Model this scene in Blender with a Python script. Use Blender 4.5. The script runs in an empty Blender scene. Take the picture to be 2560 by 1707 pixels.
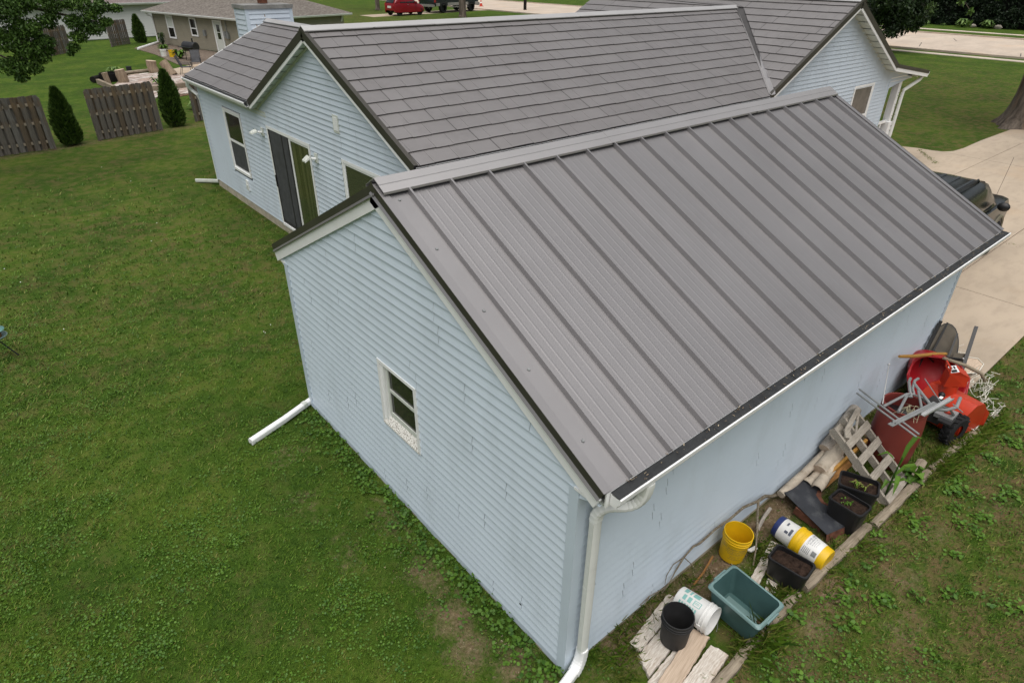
import bpy, math, random
import numpy as np
from mathutils import Vector, Matrix, noise
random.seed(7); rng = np.random.default_rng(7)
PI = math.pi
S = bpy.context.scene
COL = S.collection

# ------------------------------------------------------------------ camera
cam_d = bpy.data.cameras.new('camera'); cam = bpy.data.objects.new('camera', cam_d); COL.objects.link(cam)
right = Vector((0.76691804, -0.64168686, 0.00864374)); down = Vector((-0.3215015, -0.39583279, -0.86020532)); fwd = Vector((0.55540391, 0.656928, -0.50987459))
M = Matrix((right, -down, -fwd)).transposed().to_4x4(); M.translation = (-2.71085, -2.4018, 5.74827)
cam.matrix_world = M
cam_d.sensor_width = 36; cam_d.lens = 1586.69 / 2560 * 36
cam_d.clip_start = 0.05; cam_d.clip_end = 2000
S.camera = cam
# ------------------------------------------------------------------ world (overcast day)
w = bpy.data.worlds.new('World'); S.world = w; w.use_nodes = True
wn = w.node_tree; wn.nodes.clear()
out = wn.nodes.new('ShaderNodeOutputWorld'); bg = wn.nodes.new('ShaderNodeBackground')
sky = wn.nodes.new('ShaderNodeTexSky'); sky.sky_type = 'NISHITA'; sky.sun_disc = False
SUN_EL, SUN_AZ = math.radians(73), math.radians(222)      # azimuth clockwise from +Y
sky.sun_elevation = SUN_EL; sky.sun_rotation = SUN_AZ
sky.air_density = 1.0; sky.dust_density = 6.0; sky.ozone_density = 1.0
hs = wn.nodes.new('ShaderNodeHueSaturation'); hs.inputs['Saturation'].default_value = 0.42
wn.links.new(sky.outputs[0], hs.inputs['Color']); wn.links.new(hs.outputs[0], bg.inputs[0])
bg.inputs[1].default_value = 0.055
wn.links.new(bg.outputs[0], out.inputs[0])
sd = bpy.data.lights.new('sun', 'SUN'); sun = bpy.data.objects.new('sun', sd); COL.objects.link(sun)
sd.energy = 1.5; sd.angle = math.radians(84); sd.color = (1.0, 0.97, 0.93)
dvec = Vector((math.sin(SUN_AZ) * math.cos(SUN_EL), math.cos(SUN_AZ) * math.cos(SUN_EL), math.sin(SUN_EL)))
sun.rotation_euler = dvec.to_track_quat('Z', 'Y').to_euler()
S.view_settings.view_transform = 'Standard'; S.view_settings.look = 'None'
S.view_settings.exposure = 0.80; S.view_settings.gamma = 1.0; S.view_settings.use_curve_mapping = False
S.cycles.max_bounces = 6; S.cycles.diffuse_bounces = 3; S.cycles.glossy_bounces = 3; S.cycles.transparent_max_bounces = 8
S.cycles.use_denoising = True

# ------------------------------------------------------------------ helpers
BASE = {}
def V(*a): return Vector(a)
class MB:
    def __init__(s): s.v = []; s.f = []; s.m = []
    def add(s, vs, fs, mi=0):
        o = len(s.v); s.v += [tuple(p) for p in vs]; s.f += [tuple(i + o for i in q) for q in fs]; s.m += [mi] * len(fs); return s
    def box(s, x0, x1, y0, y1, z0, z1, mi=0):
        return s.add([(x0,y0,z0),(x1,y0,z0),(x1,y1,z0),(x0,y1,z0),(x0,y0,z1),(x1,y0,z1),(x1,y1,z1),(x0,y1,z1)],
                     [(0,3,2,1),(4,5,6,7),(0,1,5,4),(1,2,6,5),(2,3,7,6),(3,0,4,7)], mi)
    def beam(s, A, B, w, h, up=(0,0,1), mi=0):
        A, B = Vector(A), Vector(B); d = (B-A).normalized(); u = Vector(up)
        sd = d.cross(u)
        if sd.length < 1e-4: sd = d.cross(Vector((1,0,0)))
        sd.normalize(); u = sd.cross(d)
        return s.sweep(A, B, sd, u, [(-w/2,-h/2),(w/2,-h/2),(w/2,h/2),(-w/2,h/2)], mi)
    def sweep(s, A, B, e1, e2, poly, mi=0, caps=True):
        A, B, e1, e2 = Vector(A), Vector(B), Vector(e1), Vector(e2); n = len(poly)
        vs = [A + e1*p + e2*q for p, q in poly] + [B + e1*p + e2*q for p, q in poly]
        fs = [(i, (i+1) % n, n+(i+1) % n, n+i) for i in range(n)]
        if caps: fs += [tuple(range(n-1,-1,-1)), tuple(range(n, 2*n))]
        return s.add(vs, fs, mi)
    def tube(s, path, r, n=8, mi=0, cap=True, sec=None, e0=None):
        P = [Vector(p) for p in path]; k = len(P)
        R = r if isinstance(r, (list, tuple)) else [r]*k
        t0 = (P[1]-P[0]).normalized()
        ref = Vector(e0) if e0 else (Vector((0,0,1)) if abs(t0.z) < .9 else Vector((1,0,0)))
        a = ref - t0*ref.dot(t0); a.normalize(); vs = []
        for i in range(k):
            t = (P[min(i+1,k-1)] - P[max(i-1,0)]).normalized()
            a = a - t*a.dot(t); a.normalize(); b = t.cross(a)
            for j in range(n):
                th = 2*PI*(j+.5)/n; c, d = math.cos(th), math.sin(th)
                if sec:
                    p = 4.0; q = (abs(c)**p + abs(d)**p)**(-1/p); vs.append(P[i] + (a*c*q*sec[0] + b*d*q*sec[1])*R[i])
                else: vs.append(P[i] + (a*c + b*d)*R[i])
        fs = [(i*n+j, i*n+(j+1)%n, (i+1)*n+(j+1)%n, (i+1)*n+j) for i in range(k-1) for j in range(n)]
        if cap: fs += [tuple(range(n-1,-1,-1)), tuple(range((k-1)*n, k*n))]
        return s.add(vs, fs, mi)
    def lathe(s, prof, n=24, mi=0, c=(0,0,0), M=None, closed=False):
        vs = []
        for r, z in prof:
            for j in range(n):
                th = 2*PI*j/n; p = Vector((r*math.cos(th), r*math.sin(th), z)) + Vector(c)
                vs.append(M @ p if M else p)
        k = len(prof); fs = [(i*n+j, i*n+(j+1)%n, (i+1)*n+(j+1)%n, (i+1)*n+j) for i in range(k-1) for j in range(n)]
        if closed: fs += [tuple(range(n-1,-1,-1)), tuple(range((k-1)*n, k*n))]
        return s.add(vs, fs, mi)
    def prism(s, poly, z0, z1, mi=0):
        n = len(poly)
        return s.add([(x,y,z0) for x,y in poly] + [(x,y,z1) for x,y in poly],
            [(i,(i+1)%n,n+(i+1)%n,n+i) for i in range(n)] + [tuple(range(n-1,-1,-1)), tuple(range(n,2*n))], mi)
    def blob(s, c, r, seed=0, rough=.25, n=10, m=7, mi=0, sc=(1,1,1)):
        vs = []
        for i in range(m+1):
            ph = PI*i/m
            for j in range(n):
                th = 2*PI*j/n; d = Vector((math.sin(ph)*math.cos(th), math.sin(ph)*math.sin(th), math.cos(ph)))
                q = r*(1 + rough*noise.noise(d*1.7 + Vector((seed*3.1, seed, 0))))
                vs.append(Vector(c) + Vector((d.x*sc[0], d.y*sc[1], d.z*sc[2]))*q)
        fs = [(i*n+j, (i+1)*n+j, (i+1)*n+(j+1)%n, i*n+(j+1)%n) for i in range(m) for j in range(n)]
        return s.add(vs, fs, mi)
    def mesh(s, name, mats, smooth=False, off=None, angle=35):
        me = bpy.data.meshes.new(name)
        vs = s.v if off is None else [(x-off[0], y-off[1], z-off[2]) for x,y,z in s.v]
        me.from_pydata(vs, [], s.f)
        for m in (mats if isinstance(mats, (list, tuple)) else [mats]): me.materials.append(m)
        if len(set(s.m)) > 1: me.polygons.foreach_set('material_index', s.m)
        if smooth:
            me.polygons.foreach_set('use_smooth', [True]*len(me.polygons)); me.set_sharp_from_angle(angle=math.radians(angle))
        me.update(); return me
def worldbase(o):
    b = Vector((0,0,0))
    while o is not None: b = b + BASE.get(o.name, Vector((0,0,0))); o = o.parent
    return b
def tag(o, label=None, cat=None, group=None, kind=None):
    if label: o['label'] = label
    if cat: o['category'] = cat
    if group: o['group'] = group
    if kind: o['kind'] = kind
    return o
def thing(name, loc, label, cat, group=None, rot=None):
    o = bpy.data.objects.new(name, None); COL.objects.link(o); o.location = loc; o.empty_display_size = .1
    if rot is not None: o.rotation_euler = rot
    BASE[o.name] = Vector(loc); return tag(o, label, cat, group)
def link(name, me, parent=None, mat4=None):
    o = bpy.data.objects.new(name, me); COL.objects.link(o)
    if parent is not None: o.parent = parent
    if mat4 is not None: o.matrix_local = mat4
    return o
def part(name, mb, mats, parent, world=True, smooth=False, label=None, angle=35):
    """mesh child; geometry given in world space (parent unrotated) or in the parent's own space"""
    off = worldbase(parent) if (world and parent is not None) else None
    o = link(name, mb.mesh(name, mats, smooth, off, angle), parent)
    if label: o['label'] = label
    return o
def single(name, mb, mats, label, cat, group=None, smooth=False, kind=None, loc=(0,0,0), rot=None, world=True, angle=35):
    o = link(name, mb.mesh(name, mats, smooth, loc if world else None, angle)); o.location = loc
    if rot is not None: o.rotation_euler = rot
    BASE[o.name] = Vector(loc); return tag(o, label, cat, group, kind)
def frame(o, U, Vv, N):
    m = Matrix((Vector(U), Vector(Vv), Vector(N))).transposed().to_4x4(); m.translation = Vector(o); return m
def np_mesh(name, verts, faces_n, idx, mats, attrs=None, smooth=False):
    """fast mesh: verts (n,3); all faces with faces_n corners; idx flat"""
    me = bpy.data.meshes.new(name); nf = len(idx)//faces_n
    me.vertices.add(len(verts)); me.vertices.foreach_set('co', np.asarray(verts, np.float32).ravel())
    me.loops.add(len(idx)); me.loops.foreach_set('vertex_index', np.asarray(idx, np.int32))
    me.polygons.add(nf); me.polygons.foreach_set('loop_start', np.arange(0, nf*faces_n, faces_n, dtype=np.int32))
    me.polygons.foreach_set('loop_total', np.full(nf, faces_n, np.int32))
    if smooth: me.polygons.foreach_set('use_smooth', np.ones(nf, bool))
    for k, a in (attrs or {}).items():
        at = me.attributes.new(k, 'FLOAT', 'POINT'); at.data.foreach_set('value', np.asarray(a, np.float32))
    for m in (mats if isinstance(mats, (list, tuple)) else [mats]): me.materials.append(m)
    me.update(calc_edges=True); return me

# ------------------------------------------------------------------ materials
def hexc(c): return (c[0], c[1], c[2], 1.0)
class NT:
    def __init__(s, name):
        s.m = bpy.data.materials.new(name); s.m.use_nodes = True; s.t = s.m.node_tree; s.b = s.t.nodes['Principled BSDF']
    def n(s, typ, **kw):
        x = s.t.nodes.new(typ)
        for k, v in kw.items():
            if k in x.inputs: x.inputs[k].default_value = v
            else: setattr(x, k, v)
        return x
    def l(s, a, b): s.t.links.new(a, b)
    def pos(s, obj=False):
        return s.n('ShaderNodeTexCoord').outputs['Object'] if obj else s.n('ShaderNodeNewGeometry').outputs['Position']
    def noise(s, vec, scale, detail=4, stretch=None, rough=.55):
        if stretch:
            mp = s.n('ShaderNodeMapping'); mp.inputs['Scale'].default_value = stretch; s.l(vec, mp.inputs[0]); vec = mp.outputs[0]
        x = s.n('ShaderNodeTexNoise', Scale=scale, Detail=detail, Roughness=rough); s.l(vec, x.inputs['Vector']); return x.outputs['Fac']
    def ramp(s, fac, stops):
        r = s.n('ShaderNodeValToRGB'); e = r.color_ramp.elements
        while len(e) < len(stops): e.new(.5)
        for i, (p, c) in enumerate(stops): e[i].position = p; e[i].color = hexc(c) if len(c) == 3 else c
        s.l(fac, r.inputs[0]); return r.outputs[0]
    def mix(s, fac, a, b, mode='MIX'):
        x = s.n('ShaderNodeMix', data_type='RGBA', blend_type=mode)
        for sock, val in ((x.inputs[0], fac), (x.inputs[6], a), (x.inputs[7], b)):
            if isinstance(val, bpy.types.NodeSocket): s.l(val, sock)
            else: sock.default_value = val if not isinstance(val, tuple) else hexc(val)
        return x.outputs[2]
    def math(s, op, a, b=0.0, clamp=False):
        x = s.n('ShaderNodeMath', operation=op, use_clamp=clamp)
        for i, val in enumerate((a, b)):
            if isinstance(val, bpy.types.NodeSocket): s.l(val, x.inputs[i])
            else: x.inputs[i].default_value = val
        return x.outputs[0]
    def bump(s, h, strength=.3, dist=.01):
        b = s.n('ShaderNodeBump', Strength=strength, Distance=dist); s.l(h, b.inputs['Height']); s.l(b.outputs[0], s.b.inputs['Normal'])
    def done(s, col, rough=.6, metal=0.0, spec=.5):
        if isinstance(col, bpy.types.NodeSocket): s.l(col, s.b.inputs['Base Color'])
        else: s.b.inputs['Base Color'].default_value = hexc(col)
        if isinstance(rough, bpy.types.NodeSocket): s.l(rough, s.b.inputs['Roughness'])
        else: s.b.inputs['Roughness'].default_value = rough
        s.b.inputs['Metallic'].default_value = metal; s.b.inputs['Specular IOR Level'].default_value = spec
        return s.m
def paint(name, c, rough=.5, var=.12, scale=3.0, spec=.5, bump=0, bscale=40, metal=0.0, dirt=None, obj=False, stretch=None):
    t = NT(name); p = t.pos(obj)
    f = t.noise(p, scale, 5, stretch)
    lo = tuple(x*(1-var) for x in c); hi = tuple(min(1, x*(1+var)) for x in c)
    col = t.ramp(f, [(.3, lo), (.7, hi)])
    if dirt:
        g = t.noise(p, dirt[1], 6, dirt[3] if len(dirt) > 3 else None, .65); g = t.ramp(g, [(.52, (0,0,0)), (.75, (dirt[2],)*3)])
        col = t.mix(g, col, dirt[0])
    if bump: t.bump(t.noise(p, bscale, 3, stretch), bump, .005)
    return t.done(col, rough, metal, spec)
def wood(name, c1, c2, stretch=(1,1,14), scale=5, rough=.85, bump=.5, obj=True, dark=None):
    t = NT(name); p = t.pos(obj)
    f = t.noise(p, scale, 6, stretch, .65); g = t.noise(p, 2.3, 3)
    col = t.ramp(f, [(.28, c1), (.72, c2)])
    if dark: col = t.mix(t.ramp(g, [(.5, (0,0,0)), (.68, (.8,.8,.8))]), col, dark)
    t.bump(f, bump, .006); return t.done(col, rough, 0, .25)

MT = {}
MT['siding'] = paint('vinyl_siding_pale_blue', (.600,.690,.775), .42, .03, 1.3, .4, dirt=((.40,.46,.49), 2.2, .30, (1,1,.35)))
MT['post'] = paint('vinyl_corner_post_blue', (.555,.645,.73), .4, .04, 2, .4)
MT['house_siding'] = paint('vinyl_siding_pale_blue_old', (.59,.668,.752), .45, .04, 1.1, .4, dirt=((.38,.40,.43), 1.7, .35, (1,1,.3)))
MT['white'] = paint('white_aluminium_trim', (.86,.87,.87), .38, .03, 2.5, .45, dirt=((.58,.57,.52), 3.0, .25))
MT['white_old'] = paint('white_weathered_trim', (.62,.65,.60), .5, .10, 4, .4, dirt=((.30,.30,.22), 4.0, .5))
MT['downspout'] = paint('off_white_downspout', (.74,.76,.73), .42, .04, 3, .4, dirt=((.50,.50,.45), 4.0, .35))
MT['roof_metal'] = paint('grey_painted_steel_roof', (.286,.278,.281), .45, .06, .8, .5, metal=.62, dirt=((.236,.228,.229), 1.4, .5, (1,.35,1)))
MT['cap'] = paint('grey_painted_ridge_cap', (.39,.38,.378), .42, .05, 1.2, .5, metal=.55)
MT['cap_light'] = paint('sky_sheen_ridge_cap', (.47,.465,.46), .40, .05, 1.2, .5, metal=.35)  # house cap made lighter: grazing sky reflection put into its colour
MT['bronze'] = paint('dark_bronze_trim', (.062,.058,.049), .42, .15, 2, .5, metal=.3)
MT['shingle'] = paint('grey_metal_shingle', (.236,.225,.222), .46, .06, 1.1, .5, bump=.08, bscale=90, metal=.45, dirt=((.15,.14,.138), 1.6, .45))
MT['shingle_b'] = paint('grey_metal_shingle_light', (.243,.232,.229), .46, .06, 1.3, .5, bump=.08, bscale=90, metal=.45, dirt=((.155,.146,.144), 1.9, .45))
MT['shingle_c'] = paint('grey_metal_shingle_dark', (.229,.218,.215), .47, .06, 1.3, .5, bump=.08, bscale=90, metal=.45, dirt=((.145,.136,.134), 1.5, .45))
MT['under'] = paint('dark_roof_underlay', (.05,.048,.048), .8, .2, 3)
MT['soffit'] = paint('soffit_pale_green_white', (.52,.56,.50), .5, .12, 3)
MT['guard'] = paint('black_gutter_mesh', (.022,.024,.025), .65, .35, 9, .4, bump=.6, bscale=160)
MT['wallcore'] = paint('wall_core', (.25,.28,.30), .8, .05)
MT['brick'] = paint('foundation_brick_pinkish', (.36,.22,.17), .9, .25, 6, .2, bump=.6, bscale=40, dirt=((.55,.50,.42), 2.5, .95))
MT['concrete_base'] = paint('painted_block_base', (.42,.38,.30), .9, .2, 5, .2, bump=.5, bscale=40, dirt=((.20,.17,.10), 3, .8))
def glass_mat(name, c, rough=.06):
    t = NT(name); p = t.pos(); f = t.noise(p, 1.6, 3); return t.done(t.ramp(f, [(.35, tuple(x*.6 for x in c)), (.65, tuple(x*1.5 for x in c))]), rough, 0, .6)
MT['glass'] = glass_mat('window_glass_dark', (.022,.021,.018))
MT['screen'] = paint('insect_screen_dark', (.058,.060,.066), .7, .25, 6)
def curtain_mat():
    t = NT('olive_curtain_behind_glass'); p = t.pos()
    f = t.noise(p, 9, 3, (1, 1, .03)); g = t.noise(p, 1.2, 2)
    return t.done(t.mix(t.ramp(g, [(.35, (0,0,0)), (.7, (.6,.6,.6))]), t.ramp(f, [(.3, (.034,.038,.015)), (.7, (.115,.118,.055))]), (.035,.055,.030)), .12, 0, .5)
MT['curtain'] = curtain_mat()
MT['blind'] = paint('mini_blind_behind_glass', (.055,.062,.036), .12, .25, 30, .5, stretch=(.1,.1,3))
MT['flake'] = None
def flake_mat():
    t = NT('peeling_white_paint'); p = t.pos()
    f = t.noise(p, 60, 3, None, .7)
    t.bump(f, .6, .004); return t.done(t.ramp(f, [(.40, (.16,.13,.10)), (.47, (.78,.77,.72)), (.7, (.83,.82,.78))]), .7, 0, .3)
MT['flake'] = flake_mat()
MT['black_plastic'] = paint('black_plastic', (.012,.012,.013), .45, .3, 5, .45)
MT['grey_black'] = paint('faded_black_plastic', (.024,.024,.025), .6, .25, 6, .35)
MT['soil'] = paint('potting_soil', (.030,.019,.014), 1.0, .6, 28, .1, bump=1.0, bscale=70)
MT['mulch'] = paint('bare_soil_bed', (.135,.085,.055), 1.0, .5, 7, .1, bump=1.0, bscale=45, dirt=((.26,.19,.12), 9, .8))
MT['white_plastic'] = paint('white_plastic_bucket', (.74,.74,.72), .4, .05, 4, .45, obj=True, dirt=((.50,.47,.40), 5, .4))
MT['teal_print'] = paint('teal_print', (.24,.50,.47), .5, .1, 6)
MT['grey_print'] = paint('dark_print', (.08,.09,.12), .5, .2, 6)
MT['yellow'] = paint('yellow_plastic', (.72,.45,.008), .4, .07, 5, .45, obj=True, dirt=((.40,.24,.03), 6, .35))
MT['blue_plastic'] = paint('navy_blue_plastic', (.02,.035,.13), .4, .2, 5)
MT['tote'] = paint('teal_green_tote_plastic', (.060,.125,.122), .4, .12, 4, .45, dirt=((.04,.085,.085), 5, .5))
MT['tote_rim'] = paint('teal_tote_rim', (.15,.24,.235), .4, .1, 4, .45)
MT['maroon'] = paint('maroon_plastic_drum', (.205,.038,.030), .5, .12, 3, .4, dirt=((.13,.03,.025), 3, .5))
MT['red'] = paint('red_wheelbarrow_tray', (.38,.012,.018), .35, .12, 3, .5)
MT['orange'] = paint('orange_red_blower_paint', (.50,.040,.014), .35, .10, 3, .5, dirt=((.36,.03,.015), 4, .4))
MT['tyre'] = paint('tyre_rubber', (.016,.016,.017), .85, .3, 12, .3, bump=.3)
MT['steel'] = paint('grey_steel_tube', (.25,.26,.26), .45, .15, 6, .5, metal=.2)
MT['alu'] = paint('bright_aluminium', (.55,.56,.56), .35, .1, 6, .5, metal=.5)
MT['handle'] = paint('varnished_wood_handle', (.42,.22,.05), .5, .2, 8, .4, stretch=(1,8,8))
MT['handle_grey'] = paint('weathered_wood_handle', (.26,.22,.16), .8, .2, 8, .2)
MT['black_metal'] = paint('black_painted_metal', (.018,.019,.020), .4, .3, 5, .5)
MT['tan_panel'] = paint('tan_hardboard', (.10,.085,.062), .6, .25, 6, .3)
MT['wire'] = paint('white_coated_wire', (.70,.68,.60), .5, .1, 10)
MT['plate'] = paint('dark_painted_steel_plate', (.032,.035,.042), .5, .3, 4, .5, dirt=((.10,.105,.11), 6, .9))
MT['rust'] = paint('rusty_steel', (.13,.055,.035), .85, .4, 12, .2, bump=.3)
MT['weathered'] = wood('weathered_grey_wood', (.27,.235,.20), (.50,.455,.40), (1.2,18,18), 4, obj=True)
MT['whitewood'] = wood('peeling_white_painted_wood', (.34,.27,.21), (.74,.71,.65), (2.5,16,16), 5, obj=True, dark=(.40,.30,.22))
MT['timber'] = wood('grey_landscape_timber', (.15,.12,.085), (.36,.305,.23), (1.2,16,16), 4, obj=True, dark=(.16,.13,.09))
MT['board'] = wood('tan_board', (.38,.29,.21), (.60,.48,.37), (1.0,20,20), 4, obj=True)
MT['pallet'] = wood('grey_pallet_wood', (.22,.195,.16), (.47,.425,.36), (1.5,14,14), 5, obj=True)
MT['picket'] = wood('weathered_fence_picket', (.068,.061,.053), (.185,.168,.148), (14,14,1.0), 4, obj=True, dark=(.16,.105,.055))
MT['picket2'] = wood('weathered_fence_picket_silver', (.078,.073,.066), (.215,.205,.19), (14,14,1.0), 5, obj=True, dark=(.10,.075,.05))
MT['picket3'] = wood('weathered_fence_picket_brown', (.060,.045,.030), (.165,.13,.095), (14,14,1.0), 4, obj=True, dark=(.19,.13,.07))
MT['rail'] = wood('fence_rail_wood', (.30,.25,.19), (.42,.36,.28), (1,12,12), 4, obj=True)
MT['birch'] = paint('birch_bark', (.47,.41,.33), .85, .25, 5, .2, bump=.4, bscale=30, obj=True, dirt=((.22,.16,.10), 7, .9))
MT['bark_inner'] = paint('bark_inner_orange_brown', (.30,.15,.05), .8, .3, 6, .2, stretch=(1,8,8))
MT['bark'] = None
def bark_mat():
    t = NT('tree_bark'); p = t.pos(); f = t.noise(p, 5, 6, (1,1,.16), .7); g = t.noise(p, 1.3, 3, (1,1,.4))
    col = t.ramp(f, [(.3, (.035,.028,.022)), (.7, (.20,.165,.135))])
    col = t.mix(t.ramp(g, [(.58, (0,0,0)), (.72, (.5,.5,.5))]), col, (.22,.12,.06))
    t.bump(f, 1.0, .05); return t.done(col, .95, 0, .15)
MT['bark'] = bark_mat()
MT['stump'] = wood('stump_wood', (.17,.125,.085), (.36,.28,.20), (5,5,1), 3, obj=True)
MT['char'] = paint('charred_wood', (.012,.011,.010), .9, .4, 6, .2, bump=.6)
MT['twig'] = paint('lichen_twig', (.17,.14,.10), .9, .35, 30, .1, obj=False, dirt=((.42,.44,.36), 40, .8))
def leaf_mat(name, a, b, c=None, rough=.55):
    t = NT(name); at = t.n('ShaderNodeAttribute', attribute_name='tint')
    st = [(0, a), (1, b)] if c is None else [(0, a), (.55, b), (1, c)]
    m = t.done(t.ramp(at.outputs['Fac'], st), rough, 0, .3)
    return m
MT['grass'] = leaf_mat('grass_blades', (.028,.070,.006), (.092,.172,.013), (.21,.195,.055))
MT['clover'] = leaf_mat('broad_weed_leaves', (.030,.084,.008), (.092,.185,.016))
MT['tree_leaf'] = leaf_mat('tree_leaves', (.024,.058,.010), (.060,.120,.018), (.115,.20,.032))
MT['dark_leaf'] = leaf_mat('dark_tree_leaves', (.006,.016,.005), (.022,.045,.011), (.075,.120,.028))
MT['hedge_leaf'] = leaf_mat('hedge_leaves', (.004,.010,.004), (.012,.026,.010), (.028,.055,.018))
MT['arb_leaf'] = leaf_mat('arborvitae_sprays', (.010,.032,.007), (.034,.074,.012), (.075,.130,.022))
MT['hosta'] = leaf_mat('hosta_leaves', (.05,.11,.025), (.17,.26,.07))
MT['chip'] = leaf_mat('leaf_litter', (.10,.06,.035), (.42,.35,.24))
# ------------------------------------------------------------------ ground sheet
CP = np.array(cam.matrix_world.translation); RW = np.array([list(right), list(down), list(fwd)])
def unproj(u, v, z=0.0):
    d = np.stack([(u-1280)/1586.69, (v-853.5)/1586.69, np.ones_like(u)], 1) @ RW
    t = (z - CP[2]) / d[:, 2]; return CP + d*t[:, None]
DIRT = [(-.30,2.7,.20,.5,.5),(-.38,1.75,.22,.36,.70),(-.48,1.15,.24,.34,.85),(-.55,.74,.24,.24,.95),(-.30,.35,.25,.18,.9),(-.9,2.6,.25,.5,.35),(-1.0,3.6,.4,.5,.3),
        (-.25,-.15,.22,.3,.8),(.1,-.35,.28,.22,.6),(-.7,4.6,.5,.3,.35),(2.83,-1.2,.22,.16,1),(2.33,-1.28,.22,.14,.9),(4.1,-1.18,.35,.10,.8),(3.56,-1.6,.35,.2,.6),
        (4.65,-1.6,.3,.15,.5),(3.0,-1.9,.4,.2,.55),(1.8,-1.5,.3,.2,.5),(.5,-1.1,.3,.25,.55),(2.2,-2.1,.4,.2,.5),(1.0,-1.5,.3,.2,.45),(5.6,-1.9,.5,.2,.4),(-5.8,13.5,1.2,.5,.45),(-6.5,11.0,.8,.5,.35),(-4.8,8.0,.8,.3,.3)]
def dirt_at(x, y):
    r = np.zeros_like(x)
    for a, b, c, d, s in DIRT: r = np.maximum(r, s*np.exp(-(((x-a)/c)**2 + ((y-b)/d)**2)*.9))
    r = np.maximum(r, 1.2*np.clip(1-np.abs(y+.2)/.36, 0, 1)*((x > .5) & (x < 8)))          # soil strip along the garage wall
    fy = 25.5 + (x+.4)*.19                                                                     # dry strip under the fence
    r = np.maximum(r, .55*np.exp(-((y-fy)/.45)**2)*((x > -6) & (x < 6)))
    return r
xs = np.concatenate([[-700,-300,-120,-60,-30,-18], np.arange(-11, 13.01, .12), [14,15,17,20,25,32,40,60,90,140,300,900]])
ys = np.concatenate([[-700,-200,-60,-25,-12,-8], np.arange(-5, 10.01, .12), np.arange(10.4, 30, .4), [32,36,42,50,60,75,100,150,300,900]])
GX, GY = np.meshgrid(xs, ys, indexing='ij'); nx, ny = GX.shape
near = (GX > -11) & (GX < 13) & (GY > -5) & (GY < 30)
GZ = np.where(near, np.array([noise.noise(Vector((x*.8, y*.8, 0)))*.012 + noise.noise(Vector((x*3.1, y*3.1, 5)))*.008 for x, y in zip(GX.ravel(), GY.ravel())]).reshape(nx, ny), 0) - .012
ii = (np.arange(nx-1)[:, None]*ny + np.arange(ny-1)[None, :]).ravel()
idx = np.stack([ii, ii+ny, ii+ny+1, ii+1], 1).ravel()
def ground_mat():
    t = NT('lawn_ground'); p = t.pos(); th_a = t.n('ShaderNodeAttribute', attribute_name='thatch').outputs['Fac']; at = t.n('ShaderNodeAttribute', attribute_name='dirt').outputs['Fac']
    n1 = t.noise(p, .55, 5, None, .6); n2 = t.noise(p, 3.2, 6, None, .7); n3 = t.noise(p, 26, 4, None, .75); n4 = t.noise(p, .21, 4, (1,.55,1))
    g = t.ramp(n1, [(.38, (.029,.064,.007)), (.5, (.049,.098,.009)), (.60, (.084,.132,.014))])
    g = t.mix(t.ramp(n2, [(.35, (.7,.7,.7)), (.62, (0,0,0))]), g, (.022,.050,.006))
    g = t.mix(t.ramp(n3, [(.40, (0,0,0)), (.75, (.8,.8,.8))]), g, (.070,.122,.018))
    thatch = t.math('MULTIPLY', t.ramp(t.math('ADD', n2, t.math('MULTIPLY', t.math('SUBTRACT', th_a, .0), .13)), [(.48, (0,0,0)), (.68, (1,1,1))]), t.ramp(t.math('ADD', n4, t.math('MULTIPLY', th_a, .3)), [(.35, (.35,.35,.35)), (.65, (1,1,1))]))
    g = t.mix(t.math('MULTIPLY', thatch, t.math('ADD', .50, t.math('MULTIPLY', th_a, .8)), True), g, (.125,.092,.042))
    dd = t.math('ADD', at, t.math('MULTIPLY', t.math('SUBTRACT', t.noise(p, 6, 7, None, .8), .52), 2.6))
    soil = t.ramp(t.noise(p, 22, 5, None, .75), [(.3, (.105,.066,.040)), (.55, (.21,.15,.095)), (.75, (.36,.28,.20))])
    g = t.mix(t.ramp(t.math('MULTIPLY', dd, t.math('MULTIPLY', at, 4.5, True)), [(.18, (0,0,0)), (1.0, (.95,.95,.95))]), g, soil)
    t.bump(n3, .9, .03); return t.done(g, .95, 0, .1)
MT['lawn'] = ground_mat()
me = np_mesh('lawn', np.stack([GX.ravel(), GY.ravel(), GZ.ravel()], 1), 4, idx, MT['lawn'], {'dirt': dirt_at(GX.ravel(), GY.ravel()), 'thatch': .6*np.clip((-.3-GY.ravel())/.6, 0, 1)*(GX.ravel() < 30) + .45*np.clip((GX.ravel()-20)/6,0,1)*(GX.ravel() < 58) + .30*np.clip((GY.ravel()-4)/6, 0, 1)*np.clip((34-GY.ravel())/6, 0, 1)*(GX.ravel() < 6)}, True)
lawn = link('lawn', me); tag(lawn, kind='structure')

def concrete(name, c, joints=None):
    t = NT(name); p = t.pos(); n1 = t.noise(p, .5, 5, (.5,1,1)); n2 = t.noise(p, 5, 6, (.35,1,1), .65); n3 = t.noise(p, 45, 3)
    col = t.ramp(n1, [(.35, tuple(x*.86 for x in c)), (.65, tuple(min(1, x*1.08) for x in c))])
    col = t.mix(t.ramp(n2, [(.48, (0,0,0)), (.74, (.42,.42,.42))]), col, tuple(x*.60 for x in c))
    col = t.mix(t.ramp(t.noise(p, .28, 3), [(.55, (0,0,0)), (.7, (.35,.35,.35))]), col, (c[0]*1.05, c[1]*.86, c[2]*.66))
    t.bump(n3, .25, .004); return t.done(col, .9, 0, .2)
MT['drive'] = concrete('driveway_concrete', (.43,.355,.272))
MT['road'] = concrete('road_concrete', (.52,.44,.36))
MT['walk'] = concrete('sidewalk_concrete', (.55,.48,.40))
MT['crack'] = paint('tar_filled_crack', (.07,.065,.06), .9, .2, 5)
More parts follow.
